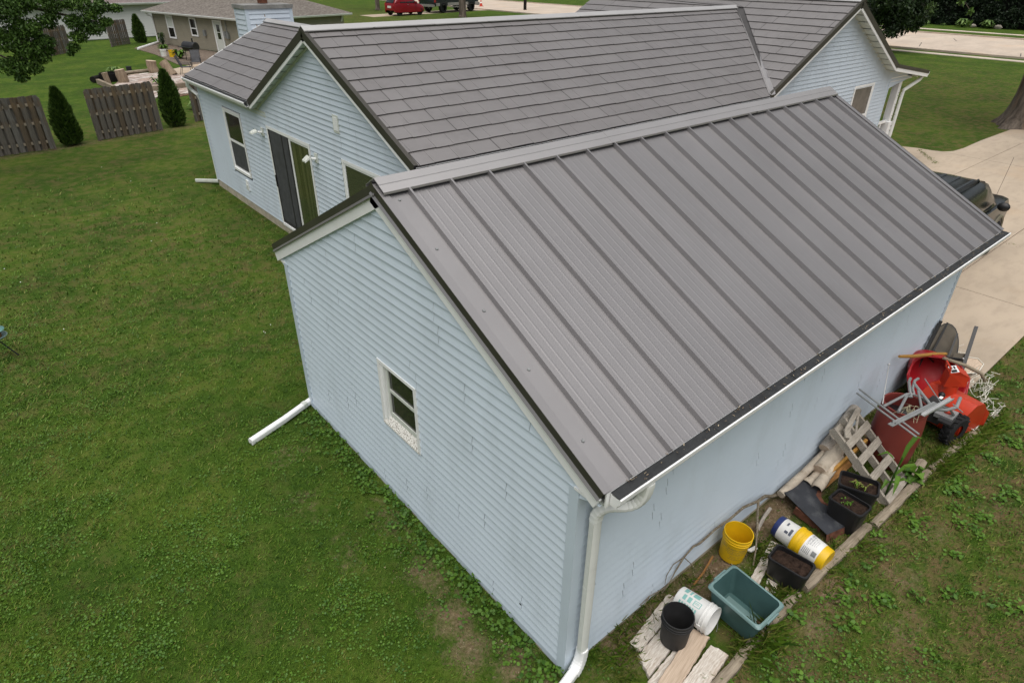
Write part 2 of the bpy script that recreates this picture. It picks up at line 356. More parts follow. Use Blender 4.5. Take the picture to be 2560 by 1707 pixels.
MT['kerb'] = concrete('kerb_concrete', (.48,.40,.33))
def fillet(poly, z, name, mat, thick=.05, kind='structure'):
    mb = MB(); mb.prism(poly, z-thick, z); o = link(name, mb.mesh(name, mat)); tag(o, kind=kind); return o
# driveway slabs, real joints between them
dpoly = [(8.24,-.74),(57.2,-.9),(57.2,4.3),(31.35,4.8),(30.7,5.13),(27.54,5.21),(25.6,5.18),(24.82,5.25),(24.45,5.45),(24.32,5.75),(24.25,6.3),(24.0,6.9),(22.2,7.2),(20.7,7.3),(8.24,6.0)]
def clip_x(poly, x0, x1):
    def cut(P, x, keep):
        o = []
        for i in range(len(P)):
            a, b = P[i], P[(i+1) % len(P)]; ia, ib = keep(a[0]), keep(b[0])
            if ia: o.append(a)
            if ia != ib: t = (x-a[0])/(b[0]-a[0]); o.append((x, a[1]+t*(b[1]-a[1])))
        return o
    P = cut(poly, x0, lambda q: q >= x0); return cut(P, x1, lambda q: q <= x1) if P else P
def clip_y(poly, y0, y1): return [(b, a) for a, b in clip_x([(b, a) for a, b in poly], y0, y1)]
drive = fillet([(x, y) for x, y in dpoly], .012, 'driveway', MT['mulch'], .05)
jx = [8.24, 12.2, 15.95, 19.8, 24.35, 30.9, 37, 43, 50, 57.2]
for i in range(len(jx)-1):
    for y0, y1 in ((-.9, 1.02), (1.02, 4.05), (4.05, 7.4)):
        P = clip_y(clip_x(dpoly, jx[i]+.008, jx[i+1]-.008), y0+.008, y1-.008)
        if len(P) < 3: continue
        part('concrete_slab', MB().prism(P, -.02, .030 + .004*((i*7+int(y0*3)) % 3)/3), MT['drive'], drive)
# road, kerbs, sidewalks
def strip(xa0, ya0, xa1, ya1, w): pass
road = fillet([(60.2,-60),(76.2,-60),(77.6,28),(79.5,60),(84,140),(64,140),(61.5,60),(60.25,22)], .02, 'road', MT['road'])
mbc = MB()
for a, b in (((70.5,20.8),(73.2,22.0)),((62.5,21.0),(66.5,22.3)),((71.5,26.5),(75.6,23.5)),((69,12.5),(75,13.2)),((60.5,13.0),(64,13.9)),((63.5,9),(66,9.4))):
    d = Vector((b[0]-a[0], b[1]-a[1], 0)).normalized(); nrm = Vector((-d.y, d.x, 0))*.055
    nrm = nrm*.6; n = 8; pts = [Vector((a[0]+(b[0]-a[0])*k/n, a[1]+(b[1]-a[1])*k/n, .024)) + nrm*random.uniform(-.6, .6) for k in range(n+1)]
    for k in range(n): mbc.add([pts[k]-nrm, pts[k]+nrm, pts[k+1]+nrm, pts[k+1]-nrm], [(0,1,2,3)])
link('tar_crack', mbc.mesh('tar_crack', MT['crack']), road)
for nm, xa, xb, xc in (('kerb', 59.9, 59.9, 61.2), ('kerb', 76.2, 77.6, 79.6)):
    mb = MB(); pts = [(xa,-60),(xb,28),(xc,60),(xc+3,140)]
    for k in range(3): mb.sweep((*pts[k],0), (*pts[k+1],0), (1,0,0), (0,0,1), [(0,-.05),(.32,-.05),(.32,.13),(.05,.15),(0,.13)])
    tag(link(nm, mb.mesh(nm, MT['kerb'])), kind='structure')
fillet([(57.4,-60),(58.4,-60),(58.6,24),(60.2,60),(59,60),(57.6,24)], .03, 'sidewalk', MT['walk'])
fillet([(81.9,-60),(83.2,-60),(84.0,32),(86,60),(84.7,60),(82.8,32)], .03, 'sidewalk', MT['walk'])
# planting bed by the neighbour house
fillet([(9.30,56.9),(9.55,52),(9.3,45.7),(10.4,44.5),(13.9,49.0),(11.75,59.4),(10.2,58.4)], .025, 'planting_bed', paint('bed_wood_chips', (.15,.12,.095), .95, .45, 9, .1, bump=.8, bscale=30, dirt=((.28,.22,.18), 12, .8)))
# neighbour patio
fillet([(8.0,38.4),(9.4,36.5),(14,39),(13.2,46.5),(9.6,44.6),(7.5,42.75)], .03, 'patio_slab', MT['drive'])
pv = fillet([(4.4,39.6),(5.65,42.7),(7.5,42.65),(8.2,40.3),(9.35,36.6),(7.9,34.5),(5.3,33.2),(3.9,36.5)], .02, 'brick_paving', MT['mulch'])
bm_ = [paint('paver_pink_%d' % k, c, .9, .25, 8, .2) for k, c in enumerate([(.38,.29,.24),(.46,.40,.36),(.50,.46,.42),(.34,.27,.23)])]
def inpoly(x, y, P):
    c = False
    for i in range(len(P)):
        a, b = P[i], P[i-1]
        if (a[1] > y) != (b[1] > y) and x < (b[0]-a[0])*(y-a[1])/(b[1]-a[1])+a[0]: c = not c
    return c
PP = [(4.5,39.5),(5.7,42.6),(7.45,42.55),(8.1,40.3),(9.25,36.7),(7.9,34.7),(5.3,33.4),(4.0,36.5)]
pvm = [MB().box(-.29,.29,-.145,.145,-.02,.05).mesh('paver', m) for m in bm_]
ca, sa = math.cos(.35), math.sin(.35); cnt = 0
for a in range(-16, 17):
    for b in range(-32, 33):
        u, v = (a + (b % 2)*.5)*.60, b*.31; x, y = 6.5 + u*ca - v*sa, 38.2 + u*sa + v*ca
        if inpoly(x, y, PP) and cnt < 300:
            mt = Matrix.Rotation(.35 + random.uniform(-.05, .05), 4, 'Z'); mt.translation = (x, y, random.uniform(-.006, .012))
            link('paver', random.choice(pvm), pv, mt); cnt += 1
# ------------------------------------------------------------------ garage
L, W, H = 8.22, 5.45, 2.355
ZR, ZE, OE = 4.02, 2.502, .27; PR = (ZR-ZE)/(W/2+OE); OR0, OR1 = -.022, 8.39
LAP = .1067
gar = thing('garage', (0,0,0), 'low pale blue garage with standing seam grey metal roof, nearest the camera', 'garage')
core = MB(); core.box(.03, L-.03, .03, W-.03, 0, H-.02)
core.add([(.03,-.2,H-.02),(.03,W+.2,H-.02),(.03,W/2,ZR-.22),(L-.03,-.2,H-.02),(L-.03,W+.2,H-.02),(L-.03,W/2,ZR-.22)], [(0,2,1),(3,4,5),(0,1,4,3),(1,2,5,4),(2,0,3,5)])
part('wall_core', core, MT['wallcore'], gar)

PANEL_CACHE = {}
def siding_mesh(u0b, u0t, u1b, u1t, nl, h, name='siding_panel', lap=LAP):
    """panel of nl laps of total height h; left/right ends may slope"""
    key = (round(u1b-u0b,3), round(u0t-u0b,3), round(u1t-u0b,3), nl, round(h,3), lap, name)
    if key in PANEL_CACHE: return PANEL_CACHE[key]
    mb = MB(); k = nl
    for i in range(k):
        za, zb = i*h/k, (i+1)*h/k
        l = lambda z: (u0t-u0b)*z/h
        r = lambda z: (u1b-u0b) + (u1t-u1b)*z/h
        o, q = .0230, .0010; zm = za + (zb-za)*.90
        P = [(l(za), za+.001, q-.004), (r(za), za+.001, q-.004), (r(za), za, o), (l(za), za, o), (l(zm), zm, .0045), (r(zm), zm, .0045), (r(zb), zb, q), (l(zb), zb, q)]
        mb.add(P, [(0,1,2,3), (3,2,5,4), (4,5,6,7)])
    me = mb.mesh(name, MAT_S[0]); PANEL_CACHE[key] = me; return me
MAT_S = [MT['siding']]
def siding(parent, O, U, N, z0, z1, u0, u1, openings=(), seams=2.9, seed=1, lap=LAP, mat=None, name='siding_panel'):
    """courses of double-lap panels on a wall; u0/u1 give the ends at a height"""
    MAT_S[0] = mat or MT['siding']
    if mat: PANEL_CACHE.clear()
    rnd = random.Random(seed); O, U, N = Vector(O), Vector(U), Vector(N); Z = Vector((0,0,1)); b = worldbase(parent)
    z = z0; row = 0
    while z < z1 - .02:
        h = min(2*lap, z1-z); nl = 2 if h > lap*1.05 else 1
        if nl == 2 and h < 2*lap - .001: h = h
        ab, at, bb, bt = u0(z), u0(z+h), u1(z), u1(z+h)
        cuts = []
        for (a, c, d, e) in openings:
            if z + h*.5 > d and z + h*.5 < e: cuts.append((a, c))
        spans = []; cur = None; lo, hi = (ab, at), (bb, bt); pos = lo
        for a, c in sorted(cuts): spans.append((pos, (a, a))); pos = (c, c)
        spans.append((pos, hi))
        off = rnd.uniform(.2, 1.0)*seams
        for (p, q) in spans:
            x = p; nxt = p[0] + off
            while True:
                last = nxt > min(q) - .35
                e = q if last else (nxt-.0022, nxt-.0022)
                if max(e) - min(x) > .03:
                    e = (max(e[0], x[0]), max(e[1], x[1]))
                    me = siding_mesh(x[0], x[1], e[0], e[1], nl, h, name, lap)
                    link(name, me, parent, frame(O + U*x[0] + Z*z - b + N*rnd.uniform(0,.0012), U, Z, N))
                if last: break
                x = (nxt+.0022, nxt+.0022); nxt += seams*rnd.uniform(.75, 1.1)
        z += h; row += 1
POST = .075
def rake_u(z, side):    # gable boundary under the fascia
    y = max((z-ZE+.10)/PR - OE, -.235); return y if side == 0 else W - y
g0 = lambda z: POST if z < H-.02 else rake_u(z, 0)
g1 = lambda z: W-POST if z < H-.02 else rake_u(z, 1)
GWIN = (2.335, 3.05, 1.19, 1.985)      # y0 y1 z0 z1
siding(gar, (0,0,0), (0,1,0), (-1,0,0), .0945, .0945+21*LAP, g0, g1, [(GWIN[0]-.02, GWIN[1]+.02, GWIN[2]-.06, GWIN[3]+.02)], 2.5, 3)
siding(gar, (0,0,0), (0,1,0), (-1,0,0), .0945+21*LAP, ZR-.16, lambda z: rake_u(z, 0), lambda z: rake_u(z, 1), (), 2.4, 5)
siding(gar, (0,0,0), (1,0,0), (0,-1,0), .06, H-.01, lambda z: POST, lambda z: L-POST, (), 3.1, 8)
siding(gar, (0,W,0), (1,0,0), (0,1,0), .06, H-.01, lambda z: POST, lambda z: L-POST, (), 3.1, 9)
siding(gar, (L,0,0), (0,1,0), (1,0,0), .06, H-.01, lambda z: POST, lambda z: W-POST, [(1.4,4.0,0,2.1)], 3.1, 10)
siding(gar, (L,0,0), (0,1,0), (1,0,0), H-.01, ZR-.16, lambda z: rake_u(z,0), lambda z: rake_u(z,1), (), 3.1, 11)
# corner posts (outside corner, hollow L)
for cx_, cy_, sx, sy in ((0,0,-1,-1),(0,W,-1,1),(L,0,1,-1),(L,W,1,1)):
    mb = MB(); t = .027
    P = [(sx*t,sy*t),(-sx*POST,sy*t),(-sx*POST,-sy*.002),(0,0),(-sx*.002,-sy*POST),(sx*t,-sy*POST)]
    if sx*sy < 0: P = P[::-1]
    mb.prism([(cx_+a, cy_+b) for a, b in P], .02, H-.012); part('corner_post', mb, MT['post'], gar)
part('foundation', MB().box(-.012, L+.012, -.012, W+.012, -.05, .055), MT['concrete_base'], gar)
# bottom starter flashing that hangs uneven below the siding on the gable
mb = MB()
for k in range(26):
    y0 = .08 + k*.204; mb.box(-.018, -.012, y0, y0+.203, .012+.014*math.sin(k*1.7), .108)
part('starter_strip', mb, MT['post'], gar)
# garage overhead door (far end)
dr = part('overhead_door', MB().box(L+.005, L+.03, 1.42, 3.98, .02, 2.08), MT['white'], gar)
for k in range(4): part('door_panel', MB().box(L+.031, L+.045, 1.46, 3.94, .05+k*.51, .05+k*.51+.47), MT['white'], dr)
# roof deck
deck = MB()
zt = lambda y: ZE + PR*(y+OE) if y < W/2 else ZE + PR*(W+OE-y)
for sgn in (0, 1):
    ya, yb = (-OE, W/2) if sgn == 0 else (W+OE, W/2)
    deck.add([(0,ya,ZE-.012),(L+.16,ya,ZE-.012),(L+.16,yb,ZR-.012),(0,yb,ZR-.012),(0,ya,ZE-.10),(L+.16,ya,ZE-.10),(L+.16,yb,ZR-.10),(0,yb,ZR-.10)],
             [(0,1,2,3),(7,6,5,4),(0,4,5,1),(1,5,6,2),(2,6,7,3),(3,7,4,0)])
roof = part('roof_deck', deck, MT['under'], gar)
# standing seam panels: each pan with its seam and four pencil ribs
sl = math.hypot(W/2+OE, ZR-ZE); Sd = Vector((0, W/2+OE, ZR-ZE))/sl
def pan_mesh(wd, rib=True):
    mb = MB(); prof = []
    if rib: prof += [(-.015,0),(-.010,.052),(.010,.052),(.015,0)]
    else: prof += [(0,0)]
    if wd > .3:
        for c in (.20,.40,.60,.80): prof += [(wd*c-.013,0),(wd*c-.004,.0009),(wd*c+.004,.0009),(wd*c+.013,0)]
    prof += [(wd-.015 if rib else wd, 0)]
    n = len(prof)
    for t in (0, sl+.012): mb.v += [(p, t-.012, q) for p, q in prof]
    mb.f += [(i, i+1, n+i+1, n+i) for i in range(n-1)]
    # front hem
    o = len(mb.v); mb.v += [(p, -.012, -.022) for p, q in prof]; mb.f += [(o+i, o+i+1, i+1, i) for i in range(n-1)]
    mb.m = [0]*len(mb.f)
    return mb.mesh('roof_panel', MT['roof_metal'])
pm, pm_first, pm_last = pan_mesh(.4624), pan_mesh(.24-OR0, False), pan_mesh(OR1-8.10, True)
for side in (0, 1):
    Ud = Vector((1,0,0)); Dv = Sd if side == 0 else Vector((0,-Sd.y,Sd.z)); Nn = Vector((0,-Sd.z,Sd.y)) if side == 0 else Vector((0,Sd.z,Sd.y))
    for k in range(-1, 18):
        x = OR0 if k == -1 else .24+.4624*k
        me = pm_first if k == -1 else (pm_last if k == 17 else pm)
        o = Vector((x, -OE if side == 0 else W+OE, ZE)) + Nn*random.uniform(0,.001)
        link('roof_panel', me, gar, frame(o, Ud, Dv, Nn))
# exposed screws along the rakes
mb = MB()
for t in (.12, .33, .52, .74, .93):
    for x in (.10, 8.25):
        p = Vector((x, -OE, ZE)) + Sd*(sl*t); Nn = Vector((0,-Sd.z,Sd.y)); u = Vector((1,0,0))
        mb.add([p + Nn*.012 + u*math.cos(a)*.013 + Sd*math.sin(a)*.013 for a in np.arange(0, 6.28, 1.047)] + [p + Nn*.001 + u*math.cos(a)*.018 + Sd*math.sin(a)*.018 for a in np.arange(0, 6.28, 1.047)],
               [tuple(range(6))] + [(i, 6+i, 6+(i+1)%6, (i+1)%6) for i in range(6)])
part('roof_screw', mb, MT['steel'], gar)
# ridge cap in three lapped lengths, with a hem bend
for a, b, dz in ((OR0-.004, 3.0, 0), (2.97, 6.0, .003), (5.97, OR1-.02, 0)):
    c = .165; hh = .060 + dz
    pr = lambda y, d: (y, -abs(y)*PR + hh + d)
    P = [pr(-c,0),pr(-c*.52,.004),pr(-c*.50,.010),pr(0,.012),pr(c*.50,.010),pr(c*.52,.004),pr(c,0),(c,-c*PR+hh-.022),(c-.004,-c*PR+hh-.022),pr(c-.004,-.004),pr(0,.002),pr(-c+.004,-.004),(-c+.004,-c*PR+hh-.022),(-c,-c*PR+hh-.022)]
    part('ridge_cap', MB().sweep((a,W/2,ZR), (b,W/2,ZR), (0,1,0), (0,0,1), P[::-1]), MT['cap'], gar)
# rakes: bronze face, grey kick lip, white fascia
for x, sx in ((OR0, -1), (OR1, 1)):
    for side in (0, 1):
        A = Vector((x, -OE-.01 if side == 0 else W+OE+.01, ZE)); B = Vector((x, W/2, ZR + .006))
        up = Vector((0,-Sd.z,Sd.y)) if side == 0 else Vector((0,Sd.z,Sd.y)); ex = Vector((sx,0,0))
        part('rake_flange', MB().sweep(A, B, ex, up, [(-.055,.004),(-.055,.010),(.026,.013),(.026,.004)]), MT['roof_metal'], gar)
        part('rake_trim', MB().sweep(A, B, ex, up, [(.0265,.014),(.030,.014),(.030,-.060),(.0265,-.060)]), MT['bronze'], gar)
        part('rake_lip', MB().sweep(A, B, ex, up, [(.026,-.060),(.031,-.060),(.046,-.086),(.043,-.090),(.026,-.070)]), MT['roof_metal'], gar)
        part('fascia', MB().sweep(A + Vector((0,0,-.02)), B, ex, up, [(.0,-.071),(.022,-.071),(.022,-.195),(-.02,-.195)]), MT['white'], gar)
    part('ridge_end_cap', MB().add([(x+sx*.034, W/2-.10, ZR-.02),(x+sx*.034, W/2+.10, ZR-.02),(x+sx*.034, W/2+.10, ZR-.055),(x+sx*.034, W/2, ZR+.055),(x+sx*.034, W/2-.10, ZR-.055)], [(4,3,2)]), MT['bronze'], gar)
for side in (0, 1):
    y = -OE+.004 if side == 0 else W+OE-.004; s = -1 if side == 0 else 1
    part('eave_fascia', MB().box(OR0+.012, OR1-.03, min(y, y+s*.012), max(y, y+s*.012), ZE-.155, ZE-.016), MT['white'], gar)
    part('soffit', MB().box(.0, L, min(y, -.02 if side == 0 else W+.02), max(y, -.02 if side == 0 else W+.02), H-.012, H+.004), MT['soffit'], gar)
    for x, t in ((-.034, 1), (L+.034, -1)):   # eave return boards on the gable
        yy = (-.21, .02) if side == 0 else (W-.02, W+.21)
        part('eave_return', MB().box(min(x, x+t*.03), max(x, x+t*.03), yy[0], yy[1], H-.022, H+.002), MT['white'], gar)
    # K-style gutter
    yo = -OE if side == 0 else W+OE; e1 = (0, s, 0)
    G = [(.014,0),(.014,-.105),(.075,-.105),(.085,-.07),(.108,-.045),(.112,-.004),(.102,.004),(.100,-.004),(.106,-.006),(.103,-.042),(.080,-.066),(.071,-.100),(.018,-.100),(.018,0)]
    gt = part('gutter', MB().sweep((OR0+.05, yo, ZE-.03), (OR1+.06, yo, ZE-.03), e1, (0,0,1), G, 0, False), MT['white'], gar)
    for x in (OR0+.05, OR1+.06): part('gutter_end', MB().add([(x, yo+s*a, ZE-.03+b) for a, b in [(.014,0),(.014,-.105),(.075,-.105),(.085,-.07),(.108,-.045),(.112,0)]], [(0,1,2,3,4,5)]), MT['white'], gt)
    k = 0; x = OR0 + .055
    while x < OR1:   # gutter guard in lengths
        e = min(x + 1.22, OR1+.055)
        part('gutter_guard', MB().add([(x, yo-s*.02, ZE-.020),(e-.004, yo-s*.02, ZE-.020),(e-.004, yo+s*.10, ZE-.034),(x, yo+s*.10, ZE-.034),(x, yo+s*.06, ZE-.026),(e-.004, yo+s*.06, ZE-.026)], [(0,1,5,4),(4,5,2,3)]), MT['guard'], gt); x = e
# window in the gable
wy0, wy1, wz0, wz1 = GWIN
win = part('window', MB().box(.028, .032, wy0, wy1, wz0, wz1), MT['glass'], gar)
fr = MB(); d = .05
for (a, b, c, e) in ((wy0-.035, wy0+.012, wz0-.05, wz1+.03), (wy1-.012, wy1+.035, wz0-.05, wz1+.03)): fr.box(-.030, .02, a, b, c, e)
fr.box(-.0295, .02, wy0+.012, wy1-.012, wz1-.012, wz1+.0295); part('casing', fr, MT['white'], win)
part('jamb', MB().box(-.014, .026, wy1-.075, wy1-.012, wz0+.02, wz1-.012).box(-.014, .026, wy0+.012, wy0+.026, wz0+.02, wz1-.012).box(-.014, .026, wy0+.026, wy1-.075, wz1-.03, wz1-.012), MT['white'], win)
part('sill', MB().add([(-.034,wy0-.02,wz0-.052),(-.034,wy1+.02,wz0-.052),(.026,wy1+.02,wz0+.10),(.026,wy0-.02,wz0+.10),(-.034,wy0-.02,wz0-.03),(-.034,wy1+.02,wz0-.03)], [(4,3,2,5),(0,4,5,1),(0,1,2,3)]), MT['flake'], win)
sash = MB(); zm = (wz0+wz1)/2 + .05
for a, b, c, e in ((wy0+.026, wy0+.06, wz0+.08, wz1-.03), (wy1-.115, wy1-.075, wz0+.08, wz1-.03)): sash.box(.012, .027, a, b, c, e)
for c, e in ((wz0+.08, wz0+.14), (zm-.018, zm+.018), (wz1-.06, wz1-.03)): sash.box(.013, .0265, wy0+.06, wy1-.115, c, e)
part('sash', sash, MT['white_old'], win)
# downspout at the near corner
mb = MB()
def elbow(P, r0, amp=.06, per=2):
    return [r0*(1+amp*((i % per) == 0)) for i in range(len(P))]
def bez(p0, p1, p2, n):
    p0, p1, p2 = Vector(p0), Vector(p1), Vector(p2); return [p0*(1-t)**2 + p1*2*t*(1-t) + p2*t*t for t in np.linspace(0, 1, n)]
dsn = part('downspout', MB().tube([(.13,-.09,2.06),(.13,-.09,.32)], 1, 16, 0, True, (.050,.039), (1,0,0)), MT['downspout'], gar, smooth=True)
E1 = bez((.40,-.335,2.40), (.40,-.335,2.17), (.28,-.235,2.15), 14) + bez((.26,-.22,2.148), (.13,-.09,2.15), (.13,-.09,2.00), 14)
part('elbow', MB().tube(E1, [1+.07*(i % 2) for i in range(28)], 16, 0, True, (.050,.042), (1,0,0)), MT['downspout'], dsn, smooth=True, angle=20)
E2 = bez((.13,-.09,.34), (.13,-.09,.14), (.01,-.115,.11), 14)
part('elbow', MB().tube(E2, [1.04+.06*(i % 2) for i in range(14)], 16, 0, True, (.050,.042), (0,1,0)), MT['white'], dsn, smooth=True, angle=20)
part('extension', MB().tube([(.03,-.112,.115),(-.75,-.26,.055)], 1.05, 16, 0, True, (.050,.043), (0,0,1)), MT['white'], dsn, smooth=True)
mb = MB()
for o in (-.024, -.011, .002, .015): mb.box(.13-.0515, .13-.049, -.09+o, -.09+o+.006, .36, 1.98)
part('ribs', mb, MT['white_old'], dsn)
part('strap', MB().tube([(.13,-.09,1.2),(.13,-.09,1.225)], 1.03, 16, 0, False, (.051,.040), (1,0,0)), MT['downspout'], dsn)
ds2 = part('downspout', MB().tube([(.06,W+.075,2.2),(.06,W+.075,.2)], 1, 16, 0, True, (.040,.030), (1,0,0)), MT['white'], gar, smooth=True)
part('extension', MB().tube([(.16,W+.10,.10),(.02,W+.05,.075),(-.5,W-.13,.05),(-1.05,W-.30,.035)], [1.0,1.0,1.05,1.1], 16, 0, True, (.045,.042), (0,0,1)), MT['white'], ds2, smooth=True)
part('splice', MB().tube([(-.10,W+.01,.072),(-.16,W-.012,.069)], 1.12, 16, 0, False, (.045,.042), (0,0,1)), MT['white_old'], ds2, smooth=True)
# small hole in the siding where a cable once ran
part('cable_plug', MB().lathe([(.0,.004),(.012,.003),(.012,0)], 10, 0, (0,0,0), frame((-.016,.62,.36), (0,1,0), (0,0,1), (-1,0,0))), MT['black_plastic'], gar)
# ------------------------------------------------------------------ blue house
HX, XE = 2.65, 2.49                      # gable wall plane, roof edge
HR, HB, ZT, HZE = 9.637, 3.507, 4.70, 3.022
YE = HR-HB; PH = (ZT-HZE)/HB; YW = 6.48     # right wall plane of main body
HYL = 17.57
hou = thing('house', (HX,YE,0), 'pale blue sided house with grey metal shingle roof behind the garage', 'house')
ZB = .20
core = MB(); core.box(HX+.03, 20.4, YW+.03, 12.7, 0, 2.75); core.box(HX+.03, 7.5, 12.6, HYL-.03, 0, 2.75); core.box(13.1, 20.4, 12.6, 15.2, 0, 2.75)
core.add([(HX+.03,YE+.2,2.74),(HX+.03,2*HR-YE-.2,2.74),(HX+.03,HR,ZT-.2),(13,YE+.2,2.74),(13,2*HR-YE-.2,2.74),(13,HR,ZT-.2)], [(0,2,1),(3,4,5)])
part('wall_core', core, MT['wallcore'], hou)
SM = MT['house_siding']
ulow = lambda z: max(YE+.30, HR-(ZT-.13-z)/PH) if z > 2.72 else YW+.07
uhigh = lambda z: (HR+(ZT-.13-z)/PH if z > HZE-.10 else HYL-.07)
hop = [(14.42,15.72,.88,2.53),(10.42,12.74,.25,2.56),(7.45,9.04,1.25,2.58)]
ztop = 2.74
siding(hou, (HX,0,0), (0,1,0), (-1,0,0), ZB, ZB+24*LAP, lambda z: YW+.07, lambda z: HYL-.07, hop, 2.9, 21, mat=SM)
siding(hou, (HX,0,0), (0,1,0), (-1,0,0), ZB+24*LAP, ZT-.15, ulow, uhigh, (), 2.6, 22, mat=SM)
siding(hou, (HX,HYL,0), (1,0,0), (0,1,0), ZB, 2.7, lambda z: .07, lambda z: 4.8, (), 3, 23, mat=SM)
siding(hou, (HX,YW,0), (1,0,0), (0,-1,0), ZB, 2.72, lambda z: .07, lambda z: 10.3, (), 3, 24, mat=SM)
for (x, y, sx, sy, zt_) in ((HX,HYL,-1,1,2.74),(HX,YW,-1,-1,2.7)):
    mb = MB(); t = .021; P = [(sx*t,sy*t),(-sx*.07,sy*t),(-sx*.07,-sy*.002),(0,0),(-sx*.002,-sy*.07),(sx*t,-sy*.07)]
    mb.prism([(x+a, y+b) for a, b in (P if sx*sy > 0 else P[::-1])], ZB-.02, zt_); part('corner_post', mb, MT['post'], hou)
mb = MB(); mb.box(HX-.012, HX+.05, 12.0, HYL, -.05, ZB); part('foundation', mb, MT['concrete_base'], hou)
mb = MB(); mb.box(HX-.013, HX+.05, YW, 11.98, -.05, ZB); mb.box(HX, 13, YW-.012, YW+.05, -.05, ZB); part('brick_base', mb, MT['brick'], hou)
bk = MB().box(HX-.020, HX-.012, 0, .21, 0, .062)
bme = MB().box(-.010, .0, .004, .206, .003, .064).mesh('brick', MT['brick'])
for r in range(3):
    y = YW + (r % 2)*.11
    while y < 11.75:
        link('brick', bme, hou, Matrix.Translation(Vector((HX-.0135-random.uniform(0,.004), y, -.02+r*.070)) - worldbase(hou))); y += .215
# -- roof planes
def plane(pts, name, mat, parent, th=.06):
    n = len(pts); P = [Vector(p) for p in pts]
    nn = (P[1]-P[0]).cross(P[2]-P[0]).normalized(); nn = nn if nn.z > 0 else -nn
    mb = MB(); mb.add(P + [p - nn*th for p in P], [tuple(range(n)), tuple(range(2*n-1, n-1, -1))] + [(i, n+i, n+(i+1) % n, (i+1) % n) for i in range(n)])
    return part(name, mb, mat, parent)
TABS = [.27, .48, .36, .50]              # tab widths in one shingle panel, 1.61 m
PL = sum(TABS) + .012; EXPO = .330
SH_CACHE = {}
def shingle_mesh(l0b, l0t, r1b, r1t, tabs, full):
    key = (round(l0b,3), round(l0t,3), round(r1b,3), round(r1t,3), tuple(tabs)) if full else None
    if full and key in SH_CACHE: return SH_CACHE[key]
    mb = MB(); E = EXPO; g = .004; xs = [0]
    for t in tabs: xs.append(xs[-1]+t)
    cl = lambda x, s: min(max(x, l0b+(l0t-l0b)*s), r1b+(r1t-r1b)*s)
    jit = [0, .006, -.004, .003, .008, -.003]
    for i in range(len(tabs)):
        a, b = xs[i] + (g if i else 0), xs[i+1] - (g if i < len(tabs)-1 else 0)
        j = jit[i % 6]; q = []
        for (x, s, z) in ((a,0,.030),(b,0,.030),(b,1.04,.008),(a,1.04,.008)): q.append((cl(x, min(s,1)), s*E + (j if s == 0 else 0), z))
        if q[1][0]-q[0][0] < .002 and q[2][0]-q[3][0] < .002: continue
        mb.add(q, [(0,1,2,3)])
        mb.add([(q[0][0], q[0][1], .030), (q[1][0], q[1][1], .030), (q[1][0], q[1][1]+.016, -.001), (q[0][0], q[0][1]+.016, -.001)], [(3,2,1,0)])
        if i < len(tabs)-1:   # shallow groove to the next tab
            c = xs[i+1]
            mb.add([(cl(c-g,0), j, .030),(cl(c,0), j+.001, .0225),(cl(c+g,0), j, .030),(cl(c+g,1), E*1.04, .008),(cl(c,1), E*1.04, .002),(cl(c-g,1), E*1.04, .008)], [(0,1,4,5),(1,2,3,4)])
    me = mb.mesh('shingle', MT['shingle']) if mb.f else None
    if full: SH_CACHE[key] = me
    return me
VAR = {}
def shingles(parent, O, U, S_, length, lo, hi, stagger=.24, phase=0.0, seed=0):
    """O on the ridge; S_ runs down the slope; lo/hi(s) bound u at slope distance s from the ridge"""
    rnd = random.Random(seed); O, U, D = Vector(O), Vector(U), Vector(S_); N = U.cross(-D); N = N if N.z > 0 else -N
    b = worldbase(parent); n = int(math.ceil(length/EXPO - .02))
    for r in range(n):
        sb = length - (n-1-r)*EXPO + .008; st = sb - EXPO          # row r, butt at slope distance sb
        st_c = max(st, .02)
        ob, ot, pb, pt = lo(sb), lo(st_c), hi(sb), hi(st_c)
        u = phase + r*stagger; u0 = min(ob, ot)
        u -= math.ceil((u-u0)/PL)*PL
        while u < max(pb, pt):
            if u + PL > u0:
                full = u >= max(ob, ot)-1e-6 and u+PL-.012 <= min(pb, pt)+1e-6
                me = shingle_mesh(ob-u, ot-u, pb-u, pt-u, TABS, False) if not full else shingle_mesh(-9, -9, 99, 99, TABS, True)
                if me is not None:
                    q = rnd.random()
                    if full:
                        kk = 0 if q < .5 else (1 if q < .75 else 2)
                        if (me.name, kk) not in VAR:
                            m2 = me.copy(); m2.materials[0] = MT[('shingle','shingle_b','shingle_c')[kk]]; VAR[(me.name, kk)] = m2
                        me2 = VAR[(me.name, kk)]
                    else: me2 = me
                    link('shingle', me2, parent, frame(O + D*sb + U*u - b + N*rnd.uniform(.001,.004), U, -D, N))
            u += PL
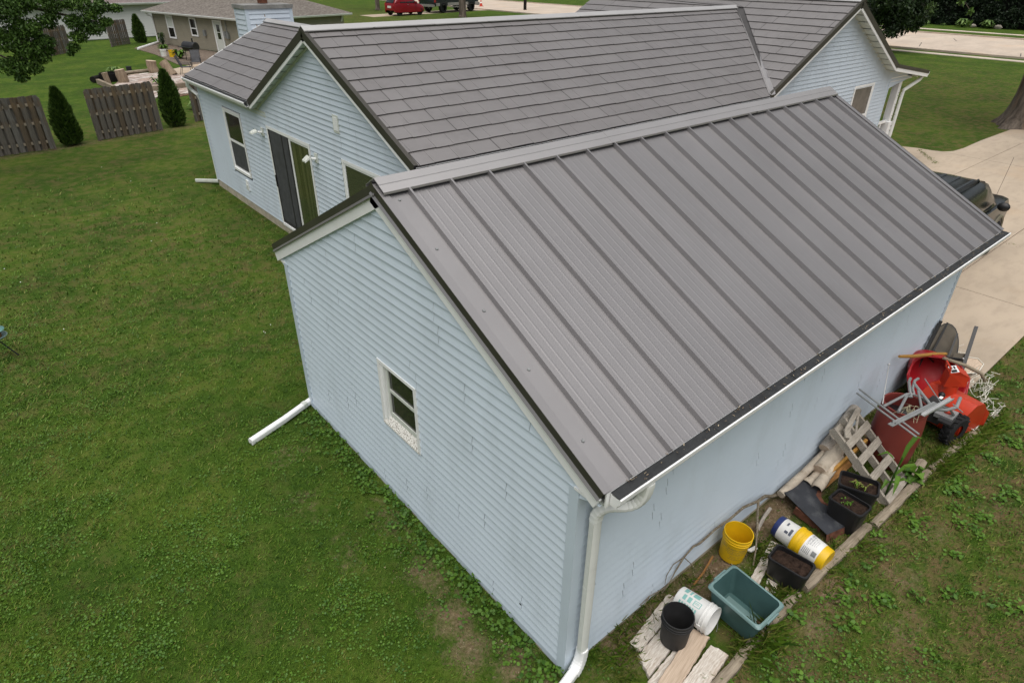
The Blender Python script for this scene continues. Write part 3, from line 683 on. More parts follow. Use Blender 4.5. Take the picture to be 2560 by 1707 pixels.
def ridge_cap(A, B, h0, h1, parent, dz=.075, wdt=.125):
    """h0/h1: slopes on either side; direction A->B"""
    A, B = Vector(A), Vector(B); d = (B-A).normalized(); e = d.cross(Vector((0,0,1))); n = max(1, int((B-A).length/1.3)); stp = (B-A)/n
    P = [(-wdt, -wdt*h0+dz), (0, dz+.012), (wdt, -wdt*h1+dz), (wdt, -wdt*h1+dz-.016), (wdt-.006, -wdt*h1+dz-.016), (wdt-.006,-wdt*h1+dz-.005), (0, dz+.004), (-wdt+.006,-wdt*h0+dz-.005), (-wdt+.006, -wdt*h0+dz-.016), (-wdt, -wdt*h0+dz-.016)]
    for k in range(n):
        part('ridge_cap', MB().sweep(A+stp*k, A+stp*(k+1)+d*.03, e, (0,0,1), [(p, q+.002*(k % 2)) for p, q in P][::-1]), MT['cap_light'], parent)
    for s, h in ((-1, h0), (1, h1)): part('ridge_shadow_skirt', MB().sweep(A, B, e, (0,0,1), [(s*.01,.0),(s*(wdt-.012),-(wdt-.012)*h+.012),(s*(wdt-.012),-(wdt-.012)*h+dz-.012),(s*.01,dz-.012)]), MT['bronze'], parent)  # dark bronze skirt added below the cap to draw its shadow line
nS = math.hypot(1, PH)
# main roof, slope facing the garage
FXR, FZR, FXE, FY0, FY1 = 16.51, 5.0, 12.77, 6.18, 15.5     # front wing ridge x,z / left eave x / gable end y / rear y
FXM = 16.18                                                 # where main ridge meets the wing slope
PF = (FZR-HZE)/(FXR-FXE)
main = plane([(XE,YE,HZE-.004),(FXE,YE,HZE-.004),(FXM,HR,ZT-.004),(XE,HR,ZT-.004)], 'roof', MT['under'], hou)
vx = lambda s: FXM - (FXM-FXE)*s*(1/nS)/HB                  # valley x at slope distance s
shingles(main, (0,HR,ZT), (1,0,0), (0,-1/nS,-PH/nS), HB*nS, lambda s: XE+.035, lambda s: vx(s)-.085, .24, 5.04-.24, 4)
plane([(XE,2*HR-YE,HZE-.004),(FXM-3.4,2*HR-YE,HZE-.004),(FXM,HR,ZT-.004),(XE,HR,ZT-.004)], 'rear_roof', MT['shingle'], hou)
# left wing
WX, WZ, WY1 = 5.07, 4.276, 17.98; PWG = (WZ-HZE)/(WX-XE); nW = math.hypot(1, PWG)
wy = lambda z: HR + (ZT-z)/PH
lw = plane([(XE,wy(HZE)-.05,HZE-.004),(XE,WY1,HZE-.004),(WX,WY1,WZ-.004),(WX,wy(WZ)-.05,WZ-.004)], 'roof', MT['under'], hou)
shingles(lw, (WX,0,WZ), (0,1,0), (-1/nW,0,-PWG/nW), (WX-XE)*nW, lambda s: wy(WZ-s*PWG/nW)+.02, lambda s: WY1-.01, .31, .2, 6)
plane([(2*WX-XE,wy(HZE)-.05,HZE-.004),(2*WX-XE,WY1,HZE-.004),(WX,WY1,WZ-.004),(WX,wy(WZ)-.05,WZ-.004)], 'rear_roof', MT['shingle'], hou)
# front wing
nF = math.hypot(1, PF); fl = (FXR-FXE)*nF
fw_ = plane([(FXE,FY0,HZE-.004),(FXR,FY0,FZR-.004),(FXR,FY1,FZR-.004),(FXE,FY1,HZE-.004)], 'roof', MT['under'], hou)
def fval(s):     # y of the near valley on the wing at slope distance s
    x = FXR - s/nF
    return YE + (x-FXE)/(FXM-FXE)*(HR-YE) if x < FXM else 99
D2 = (-1/nF,0,-PF/nF)
shingles(fw_, (FXR,0,FZR), (0,1,0), D2, fl, lambda s: FY0+.035, lambda s: min(fval(s)-.085, FY1) if FXR-s/nF < FXM-.02 else FY1, .17, 1.0, 8)
for r0 in (0,):
    shingles(fw_, (FXR,0,FZR), (0,1,0), D2, fl, lambda s: (2*HR-fval(s)+.085) if FXR-s/nF < FXM-.02 else FY1+1, lambda s: FY1-.01, .17, 1.0, 9)
XP = 19.99; plane([(XP,FY0,3.19),(FXR,FY0,FZR-.004),(FXR,FY1,FZR-.004),(XP,FY1,3.19)], 'front_slope', MT['shingle'], hou)
plane([(XP,FY0,3.19),(22.69,FY0,2.80),(22.69,FY1,2.80),(XP,FY1,3.19)], 'porch_roof', MT['shingle_c'], hou)
# caps, valleys
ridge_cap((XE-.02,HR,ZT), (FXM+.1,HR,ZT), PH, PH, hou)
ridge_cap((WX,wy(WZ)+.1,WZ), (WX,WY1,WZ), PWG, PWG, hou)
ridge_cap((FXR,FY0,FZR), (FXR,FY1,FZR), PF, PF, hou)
VA, VB = Vector((FXM,HR,ZT)), Vector((FXE,YE,HZE)); vd = (VB-VA).normalized(); vs_ = vd.cross(Vector((0,0,1))).normalized(); vu = vs_.cross(vd)
n1 = Vector((0,-PH,1)).normalized(); n2 = Vector((-PF,0,1)).normalized(); e1v = n1.cross(vd).normalized(); e2v = n2.cross(vd).normalized()
if e1v.x > 0: e1v = -e1v          # towards main slope (smaller x)
if e2v.y > 0: e2v = -e2v          # towards wing slope (smaller y)
mb = MB(); c = Vector((0,0,.03))
mb.add([VA+c, VB+c, VB+e1v*.10+n1*.045, VA+e1v*.10+n1*.045, VB+e1v*.10, VA+e1v*.10], [(0,1,2,3),(3,2,4,5)])
mb.add([VA+c, VB+c, VB+e2v*.10+n2*.045, VA+e2v*.10+n2*.045, VB+e2v*.10, VA+e2v*.10], [(0,3,2,1),(3,5,4,2)])
part('valley_flashing', mb, MT['cap'], hou)
# rakes: bronze face + white fascia (+ soffit)
def rake(A, B, outv, over, soff=True, t=.10):
    A, B, ex = Vector(A), Vector(B), Vector(outv); d = (B-A).normalized(); up = ex.cross(d); up = up if up.z > 0 else -up
    part('rake_trim', MB().sweep(A, B, ex, up, [(-.05,.034),(-.05,.040),(.028,.040),(.028,-t),(.020,-t),(.020,.034)]), MT['bronze'], hou)
    part('fascia', MB().sweep(A, B, ex, up, [(-.005,-t),(.018,-t),(.018,-.165),(-.005,-.165)]), MT['white'], hou)
    if soff:
        n = int((B-A).length/.38)
        for k in range(n):
            a, b = A+(B-A)*(k/n), A+(B-A)*((k+1)/n-.012)
            part('soffit_panel', MB().sweep(a, b, ex, up, [(-over,-.150),(-.006,-.150),(-.006,-.158),(-over,-.158)]), MT['soffit'], hou)
        part('frieze', MB().sweep(A, B, ex, up, [(-over+.012,-.158),(-over+.03,-.158),(-over+.03,-.20),(-over+.012,-.20)]), MT['white_old'], hou)
rake((XE,YE,HZE), (XE,HR,ZT), (-1,0,0), HX-XE)
rake((XE,2*HR-YE+.02,HZE-.01), (XE,HR,ZT), (-1,0,0), HX-XE)
rake((FXE,FY0,HZE), (FXR,FY0,FZR), (0,-1,0), .30)
rake((XP,FY0,3.19), (FXR,FY0,FZR), (0,-1,0), .30)
rake((22.69,FY0,2.80), (XP-.02,FY0,3.19), (0,-1,0), .30, True, .06)
for k, (A, B, o) in enumerate((((XE,2*HR-YE+.05,HZE-.03), (XE,WY1,HZE-.03), (-1,0,0)), ((XE+.02,YE,HZE-.03), (FXE-.05,YE,HZE-.03), (0,-1,0)), ((22.70,FY0,2.79), (22.70,FY1,2.79), (1,0,0)))):
    A, B, o = Vector(A), Vector(B), Vector(o)
    gt = part('gutter', MB().sweep(A, B, o, (0,0,1), [(.005,0),(.005,-.105),(.075,-.105),(.085,-.07),(.108,-.045),(.112,-.004),(.102,.004),(.100,-.004),(.106,-.006),(.103,-.042),(.080,-.066),(.071,-.100),(.010,-.100),(.010,0)], 0, True), MT['white'], hou)
    part('gutter_guard', MB().sweep(A, B, o, (0,0,1), [(-.01,.014),(.10,-.002),(.10,-.008),(-.01,.006)]), MT['guard'], gt)
    part('eave_fascia', MB().sweep(A, B, o, (0,0,1), [(-.02,-.14),(.003,-.14),(.003,.02),(-.02,.02)]), MT['white'], gt)
part('soffit', MB().box(XE, HX, 2*HR-YE, WY1, 2.84, 2.855).box(XE, HX+9, YE, YW, 2.84, 2.855), MT['soffit'], hou)
part('frieze', MB().box(HX-.02, HX+.02, 2*HR-YE-.5, HYL, 2.72, 2.84), MT['white_old'], hou)
part('fascia', MB().sweep((XE+.01,WY1,HZE-.01), (WX,WY1,WZ), (0,1,0), Vector((-PWG,0,1)).normalized(), [(-.01,.03),(.02,.03),(.02,-.13),(-.01,-.13)]), MT['white'], hou)
dn = part('downspout', MB().tube([(XE-.04,WY1-.25,2.9),(XE-.04,WY1-.2,2.78),(XE+.05,WY1-.18,2.66),(HX-.02,HYL+.09,2.55),(HX+.03,HYL+.09,2.4),(HX+.03,HYL+.09,.15)], 1, 12, 0, True, (.045,.035)), MT['white'], hou, smooth=True)
part('extension', MB().tube([(HX+.02,HYL+.1,.10),(HX-.45,HYL+.75,.05)], 1, 12, 0, True, (.05,.04)), MT['white_old'], dn, smooth=True)
# -- windows and doors on the gable wall (plane x = HX)
def dh_window(parent, x, y0, y1, z0, z1, split, glass_lo, glass_hi, nrm=-1, swap=False):
    """double-hung window; swap=True puts it on a plane y=const (x is then that y)"""
    def bx(mb, d0, d1, a, b, c, e):
        lo, hi = x+nrm*max(d0,d1), x+nrm*min(d0,d1); lo, hi = min(lo,hi), max(lo,hi)
        return mb.box(a, b, lo, hi, c, e) if swap else mb.box(lo, hi, a, b, c, e)
    f = .055; wdw = part('window', bx(bx(bx(bx(MB(), -.03, .028, y0-.045, y0+.02, z0-.05, z1+.05), -.03, .028, y1-.02, y1+.045, z0-.05, z1+.05), -.029, .027, y0+.02, y1-.02, z1-.015, z1+.049), -.029, .034, y0+.02, y1-.02, z0-.05, z0+.015), MT['white'], parent)
    if split:
        zm = z0+(z1-z0)*split
        part('pane', bx(MB(), -.012, .004, y0+.02, y1-.02, zm, z1-.015), glass_hi, wdw)
        part('screen', bx(MB(), -.014, .002, y0+.02, y1-.02, z0+.015, zm), glass_lo, wdw)
        sh = MB(); bx(sh, .0, .016, y0+.02, y1-.02, zm-.03, zm+.03)
        for a, b in ((y0+.02,y0+.055),(y1-.055,y1-.02)): bx(sh, .0, .015, a, b, zm+.03, z1-.05); bx(sh, -.006, .008, a, b, z0+.06, zm-.03)
        bx(sh, .0, .0155, y0+.02, y1-.02, z1-.05, z1-.015); bx(sh, -.006, .009, y0+.02, y1-.02, z0+.015, z0+.06)
        part('sash', sh, MT['white'], wdw)
    else:
        part('pane', bx(MB(), -.012, .004, y0+.02, y1-.02, z0+.015, z1-.015), glass_hi, wdw)
        sh = MB()
        for a, b in ((y0+.02,y0+.06),(y1-.06,y1-.02)): bx(sh, -.002, .014, a, b, z0+.015, z1-.015)
        bx(sh, -.002, .0145, y0+.06, y1-.06, z1-.055, z1-.015); bx(sh, -.002, .0145, y0+.06, y1-.06, z0+.015, z0+.055)
        part('sash', sh, MT['white'], wdw)
    return wdw
dh_window(hou, HX, 14.50, 15.66, .96, 2.46, .50, MT['screen'], MT['glass'])
dh_window(hou, HX, 7.55, 8.96, 1.32, 2.50, 0, MT['glass'], MT['blind'])
# sliding patio door
y0, y1, z0, z1 = 10.48, 12.68, .24, 2.50
fr = MB()
for a, b in ((y0-.05,y0+.02),(y1-.02,y1+.05)): fr.box(HX-.028, HX+.03, a, b, z0-.02, z1+.05)
fr.box(HX-.0275, HX+.03, y0+.02, y1-.02, z1-.02, z1+.049).box(HX-.05, HX+.03, y0+.02, y1-.02, z0-.05, z0+.012)
sdr = part('sliding_door', fr, MT['white'], hou)
ym = 11.50
part('fixed_pane', MB().box(HX-.004, HX+.012, y0+.02, ym, z0+.012, z1-.02), MT['curtain'], sdr)
pf = MB().box(HX-.010, HX+.004, y0+.02, y0+.06, z0+.012, z1-.02).box(HX-.012, HX+.004, ym-.03, ym+.045, z0+.012, z1-.02).box(HX-.0095, HX+.004, y0+.06, ym-.03, z1-.07, z1-.02).box(HX-.0095, HX+.004, y0+.06, ym-.03, z0+.012, z0+.06)
part('panel_frame', pf, MT['white'], sdr)
part('screen_door', MB().box(HX-.020, HX-.016, ym+.045, y1-.02, z0+.012, z1-.02), MT['screen'], sdr)
sf = MB()
for a, b in ((ym+.05,ym+.09),(y1-.075,y1-.025)): sf.box(HX-.026, HX-.0205, a, b, z0+.02, z1-.03)
sf.box(HX-.0255, HX-.0205, ym+.09, y1-.075, z0+.02, z0+.10); sf.box(HX-.0255, HX-.0205, ym+.38, ym+.43, z0+.10, z1-.03)
part('screen_frame', sf, MT['grey_black'], sdr)
part('handle', MB().box(HX-.05, HX-.027, y1-.065, y1-.03, 1.15, 1.42), MT['black_metal'], sdr)
# flood lights, vent, outlet
for (yy, zz, ang) in ((12.99, 2.36, .25), (10.14, 2.33, .55)):
    fl_ = part('floodlight', MB().box(HX-.05, HX-.012, yy-.06, yy+.06, zz-.09, zz+.09), MT['white_old'], hou)
    part('arm', MB().tube([(HX-.05,yy,zz-.02),(HX-.13,yy+.03,zz+.0)], .028, 8), MT['white'], fl_)
    hd = MB(); R_ = Matrix.Translation((HX-.21,yy+.06,zz+.0)) @ Matrix.Rotation(-ang, 4, 'Y') @ Matrix.Scale(.62, 4)
    hd.add([R_ @ Vector(p) for p in [(-.13,-.11,.03),(.09,-.11,.03),(.09,.11,.03),(-.13,.11,.03),(-.15,-.13,-.02),(.10,-.13,-.02),(.10,.13,-.02),(-.15,.13,-.02),(-.02,-.05,.075),(.09,-.05,.075),(.09,.05,.075),(-.02,.05,.075)]],
           [(0,4,5,1),(1,5,6,2),(2,6,7,3),(3,7,4,0),(0,1,9,8),(1,2,10,9),(2,3,11,10),(3,0,8,11),(8,9,10,11),(7,6,5,4)])
    part('lamp_head', hd, MT['white_old'], fl_)
vt = part('vent_cover', MB().box(HX-.035, HX-.01, 8.93, 9.15, 3.02, 3.34), MT['white_old'], hou)
part('flap', MB().box(HX-.042, HX-.035, 8.96, 9.12, 3.06, 3.30), MT['white'], vt)
ot_ = part('outlet_cover', MB().box(HX-.045, HX-.012, 14.79, 14.93, .50, .78), MT['white'], hou)
part('lid', MB().box(HX-.062, HX-.045, 14.81, 14.91, .53, .66), MT['white_old'], ot_)
# -- front wing gable wall (plane y = YW), right part visible above the garage ridge
def fl0(z): return max(FXE+.25, FXR-(FZR-.17-z)/PF)
def fl1(z): return 20.43 if z < 2.62 else (22.1 if z < 2.72 else min(22.0, FXR+(FZR-.17-z)/((FZR-3.19)/(XP-FXR)) if z > 3.06 else 20.5+(3.06-z)*5))
siding(hou, (0,YW-.02,0), (1,0,0), (0,-1,0), .3, .3+20*LAP, lambda z: 13.2, lambda z: 20.43, [(18.02,19.36,1.2,2.8)], 3.2, 31, mat=SM)
siding(hou, (0,YW-.02,0), (1,0,0), (0,-1,0), .3+20*LAP, 4.85, fl0, lambda z: min(fl1(z), 22.05), [(18.02,19.36,1.2,2.73)], 3.2, 32, mat=SM)
core2 = MB(); core2.add([(FXE+.2,YW,2.7),(22.0,YW,2.62),(XP,YW,3.0),(FXR,YW,FZR-.15),(FXE+.2,YW,2.9)], [(0,1,2,3,4)]); part('wall_core', core2, MT['wallcore'], hou)
dh_window(hou, YW-.02, 18.08, 19.30, 1.25, 2.68, .38, MT['screen'], paint('brown_curtain_glass', (.115,.105,.095), .2, .2, 5), -1, True)
mb = MB(); mb.prism([(20.43,YW-.045),(20.50,YW-.045),(20.50,YW+.05),(20.43,YW+.05)], .2, 2.62); part('corner_post', mb, MT['post'], hou)
por = part('porch', MB().box(20.5, 22.2, YW-.1, 15, 0, .28), MT['drive'], hou)
part('column', MB().box(21.32, 21.52, YW-.02, YW+.18, .28, 2.64).box(21.28, 21.56, YW-.06, YW+.22, .28, 1.30), MT['white'], por)
part('beam', MB().box(20.52, 22.15, YW-.03, YW+.15, 2.62, 2.80).box(22.0, 22.15, YW+.15, 15, 2.62, 2.78), MT['white'], por)
part('porch_post', MB().tube([(20.95,8.6,.28),(20.95,8.6,2.62)], .035, 8), MT['black_metal'], por)
part('railing', MB().box(20.52, 21.3, YW+.02, YW+.08, 1.28, 1.36).box(20.85, 20.91, YW+.03, YW+.07, .28, 1.28), MT['white'], por)
part('downspout', MB().tube([(22.62,YW-.22,2.72),(22.45,YW-.18,2.55),(21.62,YW-.10,2.30),(21.58,YW-.10,2.1),(21.58,YW-.10,.3)], 1, 12, 0, True, (.05,.04)), MT['downspout'], por, smooth=True)
vine = [(21.55+.14*math.cos(a*.9), YW+.07-.16*abs(math.sin(a*.9)), .9+a*.052) for a in range(30)]
part('vine', MB().tube(vine, .008, 4), MT['twig'], por)
part('splash_block', MB().box(21.9, 23.2, 6.2, 6.5, .0, .09), MT['white_old'], por)
# -- chimney
chm = part('chimney', MB().box(4.53, 5.83, 18.03, 18.83, 0, 4.62), MT['wallcore'], hou)
siding(chm, (0,18.0,0), (1,0,0), (0,-1,0), 3.0, 4.60, lambda z: 4.58, lambda z: 5.78, (), 9, 41, lap=.135, mat=SM)
siding(chm, (4.5,0,0), (0,1,0), (-1,0,0), 2.3, 4.60, lambda z: 18.08, lambda z: 18.78, (), 9, 42, lap=.135, mat=SM)
for x, y, sx, sy in ((4.5,18.0,-1,-1),(5.86,18.0,1,-1),(4.5,18.86,-1,1)):
    mb = MB(); mb.box(min(x+sx*.02, x-sx*.08), max(x+sx*.02, x-sx*.08), min(y+sy*.02, y-sy*.08), max(y+sy*.02, y-sy*.08), 1.5, 4.61); part('corner_post', mb, MT['post'], chm)
part('chimney_cap', MB().box(4.45, 5.91, 17.95, 18.91, 4.60, 4.70), paint('grey_chimney_cap', (.22,.22,.21), .7, .25, 4, dirt=((.10,.09,.07),5,.7)), chm)
part('flue', MB().lathe([(.14,4.72),(.14,5.0),(.18,5.02),(.18,5.06),(.02,5.1)], 14, 0, (5.2,18.43,0)), MT['rust'], chm)
part('rust_streak', MB().box(5.02,5.045,17.9825,17.984,4.05,4.45).box(4.74,4.765,17.9825,17.984,3.95,4.2), paint('rust_streak', (.30,.21,.13), .7, .3, 9), chm)
# ------------------------------------------------------------------ foliage helper
def leaves(name, centers, radii, per, size, mat, parent=None, seed=0, flat=.0, tint_lo=0.0, tint_hi=1.0, squash=(1,1,1), shell=.45, droop=0.0):
    """many small quads spread through ellipsoids; tint varies per clump and per leaf"""
    r = np.random.default_rng(seed); C_, T_ = [], []
    for c, rad, n in zip(centers, radii, per):
        d = r.normal(size=(n,3)); d /= np.linalg.norm(d, axis=1)[:, None]
        q = (shell + (1-shell)*r.random(n)**.6)[:, None]*rad
        C_.append(np.asarray(c) + d*q*np.asarray(squash)); T_.append(np.clip(r.normal(.42, .16)*.6 + .2 + r.normal(0, .17, n), 0, 1))
    P = np.concatenate(C_); T = np.concatenate(T_)*(tint_hi-tint_lo)+tint_lo; n = len(P)
    a = r.normal(size=(n,3)); a[:, 2] *= (1-flat); a /= np.linalg.norm(a, axis=1)[:, None]
    b = np.cross(a, r.normal(size=(n,3))); b /= np.linalg.norm(b, axis=1)[:, None]
    s = size*(.6+.8*r.random(n))[:, None]; a = a*s; b = b*s*.55
    a[:, 2] -= droop*s[:, 0]
    vs = np.stack([P-a, P-b*.9, P+a, P+b*.9], 1).reshape(-1, 3)
    if parent is not None: vs = vs - np.array(worldbase(parent))
    me = np_mesh(name, vs, 4, np.arange(4*n), mat, {'tint': np.repeat(T, 4)})
    return link(name, me, parent)
# ------------------------------------------------------------------ wooden shadow-box fence panels
FR = random.Random(3)
pk_me = []
for k in range(4):
    mb = MB(); w2 = .079; h = 1.80 + FR.uniform(-.03, .03)
    mb.add([(-w2,-.009,.02),(w2,-.009,.02),(w2,-.009,h-.05),(w2-.035,-.009,h),(-w2+.035,-.009,h),(-w2,-.009,h-.05),(-w2,.009,.02),(w2,.009,.02),(w2,.009,h-.05),(w2-.035,.009,h),(-w2+.035,.009,h),(-w2,.009,h-.05)],
           [(0,1,2,3,4,5),(11,10,9,8,7,6),(0,6,7,1),(1,7,8,2),(2,8,9,3),(3,9,10,4),(4,10,11,5),(5,11,6,0)])
    pk_me.append(mb.mesh('picket', (MT['picket'], MT['picket2'], MT['picket3'], MT['picket'])[k]))
rail_me = MB().box(-1.2,1.2,-.019,.019,-.045,.045).mesh('rail', MT['rail'])
post_me = MB().box(-.045,.045,-.045,.045,-.02,1.72).mesh('fence_post', MT['picket'])
def fence_panel(x, y, rz, label, lean=0.0):
    t = thing('fence_panel', (x,y,0), label, 'fence', 'weathered wooden fence panels', (lean,0,rz))
    for z in (.28, .92, 1.52): link('rail', rail_me, t, Matrix.Translation((0,0,z)))
    for xx in (-1.15, 1.15): link('fence_post', post_me, t, Matrix.Translation((xx,0,0)))
    n = 11; st = 2.40/n
    for i in range(n):
        link('picket', FR.choice(pk_me), t, Matrix.Translation((-1.2+st*(i+.5), -.03, FR.uniform(-.015,.015))) @ Matrix.Rotation(FR.uniform(-.014,.014), 4, 'Y'))
        if i < n-1: link('picket', FR.choice(pk_me), t, Matrix.Translation((-1.2+st*(i+1), .03, FR.uniform(-.02,.01))))
    return t
fence_panel(-1.59, 25.42, .05, 'fence panel of grey pickets at the left edge, left of both small evergreens')
fence_panel(2.18, 26.13, .19, 'grey picket fence panel standing between the two nearer small evergreens')
fence_panel(6.02, 27.42, .19, 'grey fence panel mostly hidden behind the left corner of the blue house')
fence_panel(2.56, 54.13, .795, 'far fence panel under the overhanging tree, left one of the far pair')
fence_panel(4.29, 55.89, .795, 'far fence panel under the overhanging tree, right one of the far pair')
fence_panel(9.02, 59.85, .795, 'far fence panel just left of the distant narrow evergreen')
# ------------------------------------------------------------------ arborvitae
def arb(x, y, h, r, label, seed, n=5200, lean=(0,0)):
    t = thing('arborvitae', (x,y,0), label, 'evergreen shrub', 'narrow evergreen shrubs')
    rr = np.random.default_rng(seed); u = rr.random(n)**.8; zz = .03 + u*h
    prof = lambda q: np.interp(q, [0,.05,.2,.4,.62,.82,.93,1.0], [.72,.88,1.0,.97,.78,.46,.24,.02])
    th = rr.random(n)*2*PI; lump = 1+.13*np.sin(th*3+u*9+seed)+.08*np.sin(th*7-u*17)
    q = (rr.random(n)**.35)*.42+.6; rad = r*prof(u)*lump*q
    P = np.stack([x+rad*np.cos(th)+lean[0]*u, y+rad*np.sin(th)+lean[1]*u, zz], 1)
    out = np.stack([np.cos(th), np.sin(th), np.full(n, 1.25)], 1) + rr.normal(0,.35,(n,3)); out /= np.linalg.norm(out,axis=1)[:,None]
    sd = np.cross(out, rr.normal(size=(n,3))); sd /= np.linalg.norm(sd,axis=1)[:,None]
    L_ = (.10+.08*rr.random(n))[:,None]*(r/.43); a = out*L_; b = sd*L_*.22
    vs = np.stack([P-a*.4-b*.4, P+b, P+a, P-b], 1).reshape(-1,3) - np.array([x,y,0])
    T = np.clip((q-.6)/.42*.55 + rr.normal(.30,.18,n),0,1)
    link('foliage', np_mesh('foliage', vs, 4, np.arange(4*n), MT['arb_leaf'], {'tint': np.repeat(T,4)}), t)
    part('trunk', MB().tube([(x,y,0),(x+lean[0]*.3,y+lean[1]*.3,h*.55)], [.05,.02], 7), MT['bark'], t)
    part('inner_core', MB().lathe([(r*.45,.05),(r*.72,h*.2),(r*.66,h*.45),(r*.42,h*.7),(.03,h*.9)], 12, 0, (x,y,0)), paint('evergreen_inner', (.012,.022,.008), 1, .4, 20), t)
arb(.14, 25.82, 1.90, .36, 'narrow dark evergreen with a forked top between two grey fence panels', 1)
arb(3.98, 26.80, 2.06, .37, 'narrow dark evergreen against the fence gap beside the blue house', 2)
arb(10.8, 61.1, 2.0, .43, 'distant narrow evergreen in front of the white house wall', 3, 3000)
# ------------------------------------------------------------------ overhanging tree, top left
tr = thing('tree', (-7.5,22.5,0), 'leafy tree with drooping branches reaching in at the top left', 'tree')
part('trunk', MB().tube([(-7.5,22.5,0),(-7.4,22.5,1.5),(-7.2,22.5,3.2),(-6.8,22.5,5.5),(-6.5,22.4,8)], [.38,.27,.24,.19,.09], 12), MT['bark'], tr, smooth=True)
LB = [[(-7.2,22.5,4.6),(-4.5,22.3,5.6),(-2.0,22.0,5.2),(.2,21.7,4.5),(1.5,21.5,4.15)],[(-7.2,22.5,3.6),(-4.5,22.5,4.4),(-2.2,22.3,4.0),(-.9,22.0,3.2)],[(-7,22.5,5),(-4,21.8,6.2),(-1,21.4,5.7),(1.6,21.2,4.9)],[(-2.0,22.0,5.2),(-.6,21.9,4.4),(.2,21.7,3.6)],[(-6.9,22.4,6),(-8,21,7.5),(-9.5,20,8)],[(-6.8,22.4,6.4),(-5,24,8),(-3,26,8.6)],[(-6.6,22.4,7),(-6.2,20.5,9)]]
for P in LB: part('limb', MB().tube(P, [.10*(1-.8*i/(len(P)-1)) for i in range(len(P))], 7), MT['bark'], tr, smooth=True)
cl = []; R3 = random.Random(11)
def spray(c, r, n): cl.append((c, r, n))
for c, r, n in [((-.85,21.5,4.55),.48,900),((-.4,21.6,4.75),.40,800),((.3,21.4,4.75),.38,620),((.9,21.3,4.72),.34,520),((1.45,21.2,4.62),.26,330),((1.85,21.15,4.55),.17,150),
                ((-.95,21.6,3.85),.46,900),((-.45,21.5,4.10),.36,640),((.05,21.5,4.25),.28,330),((-.6,21.5,3.55),.36,600),((-.15,21.5,3.75),.27,360),((-1.05,21.6,3.15),.36,560),((-.62,21.5,3.10),.26,300),((-.95,21.5,2.85),.17,150),((-.30,21.5,3.32),.20,190),
                ((.78,21.3,4.22),.30,430),((1.15,21.25,4.05),.28,400),((1.5,21.2,4.2),.18,170),((.72,21.3,3.86),.24,280),((.52,21.4,3.56),.17,150),((.42,21.4,3.42),.10,60),((1.2,21.2,4.4),.22,230),((.25,21.4,4.4),.18,150),((-.1,21.5,3.5),.15,110)]: spray(c, r, n)
for k in range(70):
    a = R3.uniform(0, 6.28); q = R3.uniform(1.0, 4.6); x, y, z = -6.3+q*math.cos(a), 22.6+q*math.sin(a), R3.uniform(5.0, 10.5)-.12*q
    if x > -1.6 and z < 5.6: z += 1.5
    spray((x,y,z), R3.uniform(.5,1.0), 260)
leaves('crown', [c for c,_,_ in cl], [r for _,r,_ in cl], [int(n*1.9) for *_,n in cl], .043, MT['tree_leaf'], tr, 5, squash=(1.15,1,.75), shell=.15, droop=.35)
# ------------------------------------------------------------------ generic far house siding (laps joined)
def lap_wall(parent, A, B, z0, z1, lap, mat, name='siding', out=.02):
    A, B = Vector(A), Vector(B); d = (B-A).normalized(); n = Vector((d.y,-d.x,0)); mb = MB(); k = int((z1-z0)/lap)
    for i in range(k):
        a, b = z0+i*(z1-z0)/k, z0+(i+1)*(z1-z0)/k
        mb.add([A+n*out+Vector((0,0,a)), B+n*out+Vector((0,0,a)), B+n*.004+Vector((0,0,b)), A+n*.004+Vector((0,0,b)), A+n*.002+Vector((0,0,a)), B+n*.002+Vector((0,0,a))], [(0,1,2,3),(4,5,1,0)])
    o = part(name, mb, mat, parent); o['kind'] = 'stuff'; return o
def asphalt(name, a, b):
    t = NT(name); p = t.pos(); n1 = t.noise(p, 5, 2, (1,1,3), .5); n2 = t.noise(p, 40, 3)
    col = t.ramp(n1, [(.3, a), (.7, b)]); col = t.mix(t.ramp(n2, [(.4,(0,0,0)),(.7,(.5,.5,.5))]), col, tuple(x*.7 for x in a)); t.bump(n2, .6, .01); return t.done(col, .95, 0, .1)
MT['asphalt'] = asphalt('asphalt_shingle_brown_grey', (.145,.128,.112), (.28,.255,.228))
MT['asphalt2'] = asphalt('asphalt_shingle_mauve', (.20,.16,.155), (.28,.24,.23))
MT['tan_siding'] = paint('tan_vinyl_siding', (.315,.29,.225), .55, .06, 2)
MT['white_siding'] = paint('white_vinyl_siding', (.72,.72,.72), .5, .04, 1)
# tan neighbour house: wall A->B faces the yard, hip roof
TA, TB = Vector((11.71,59.47,0)), Vector((14.6,46.94,0)); td = (TB-TA).normalized(); tn = Vector((td.y,-td.x,0)); tn = tn if tn.x < 0 else -tn
tan = thing('neighbor_house', TA, 'tan sided neighbour house with brown shingle hip roof', 'house')
TC = TB + Vector((-tn.x,-tn.y,0)).normalized()*8.6; TD = TA + Vector((-tn.x,-tn.y,0)).normalized()*8.6
part('wall_core', MB().prism([(p.x,p.y) for p in (TA-tn*.03,TB-tn*.03,TC,TD)], 0, 2.42), MT['tan_siding'], tan)
lap_wall(tan, TB, TA, .05, 2.40, .135, MT['tan_siding']); lap_wall(tan, TC, TB, .05, 2.40, .135, MT['tan_siding'])
hE = 2.42; ov = .45; bdir = -tn
e = [TA - td*ov + tn*ov, TB + td*ov + tn*ov, TC + td*ov - tn*ov, TD - td*ov - tn*ov]
hw = 4.3+ov; rz = hE + hw*.36; r0_, r1_ = (TA+TD)/2 + td*(hw*.9), (TB+TC)/2 - td*(hw*.9)
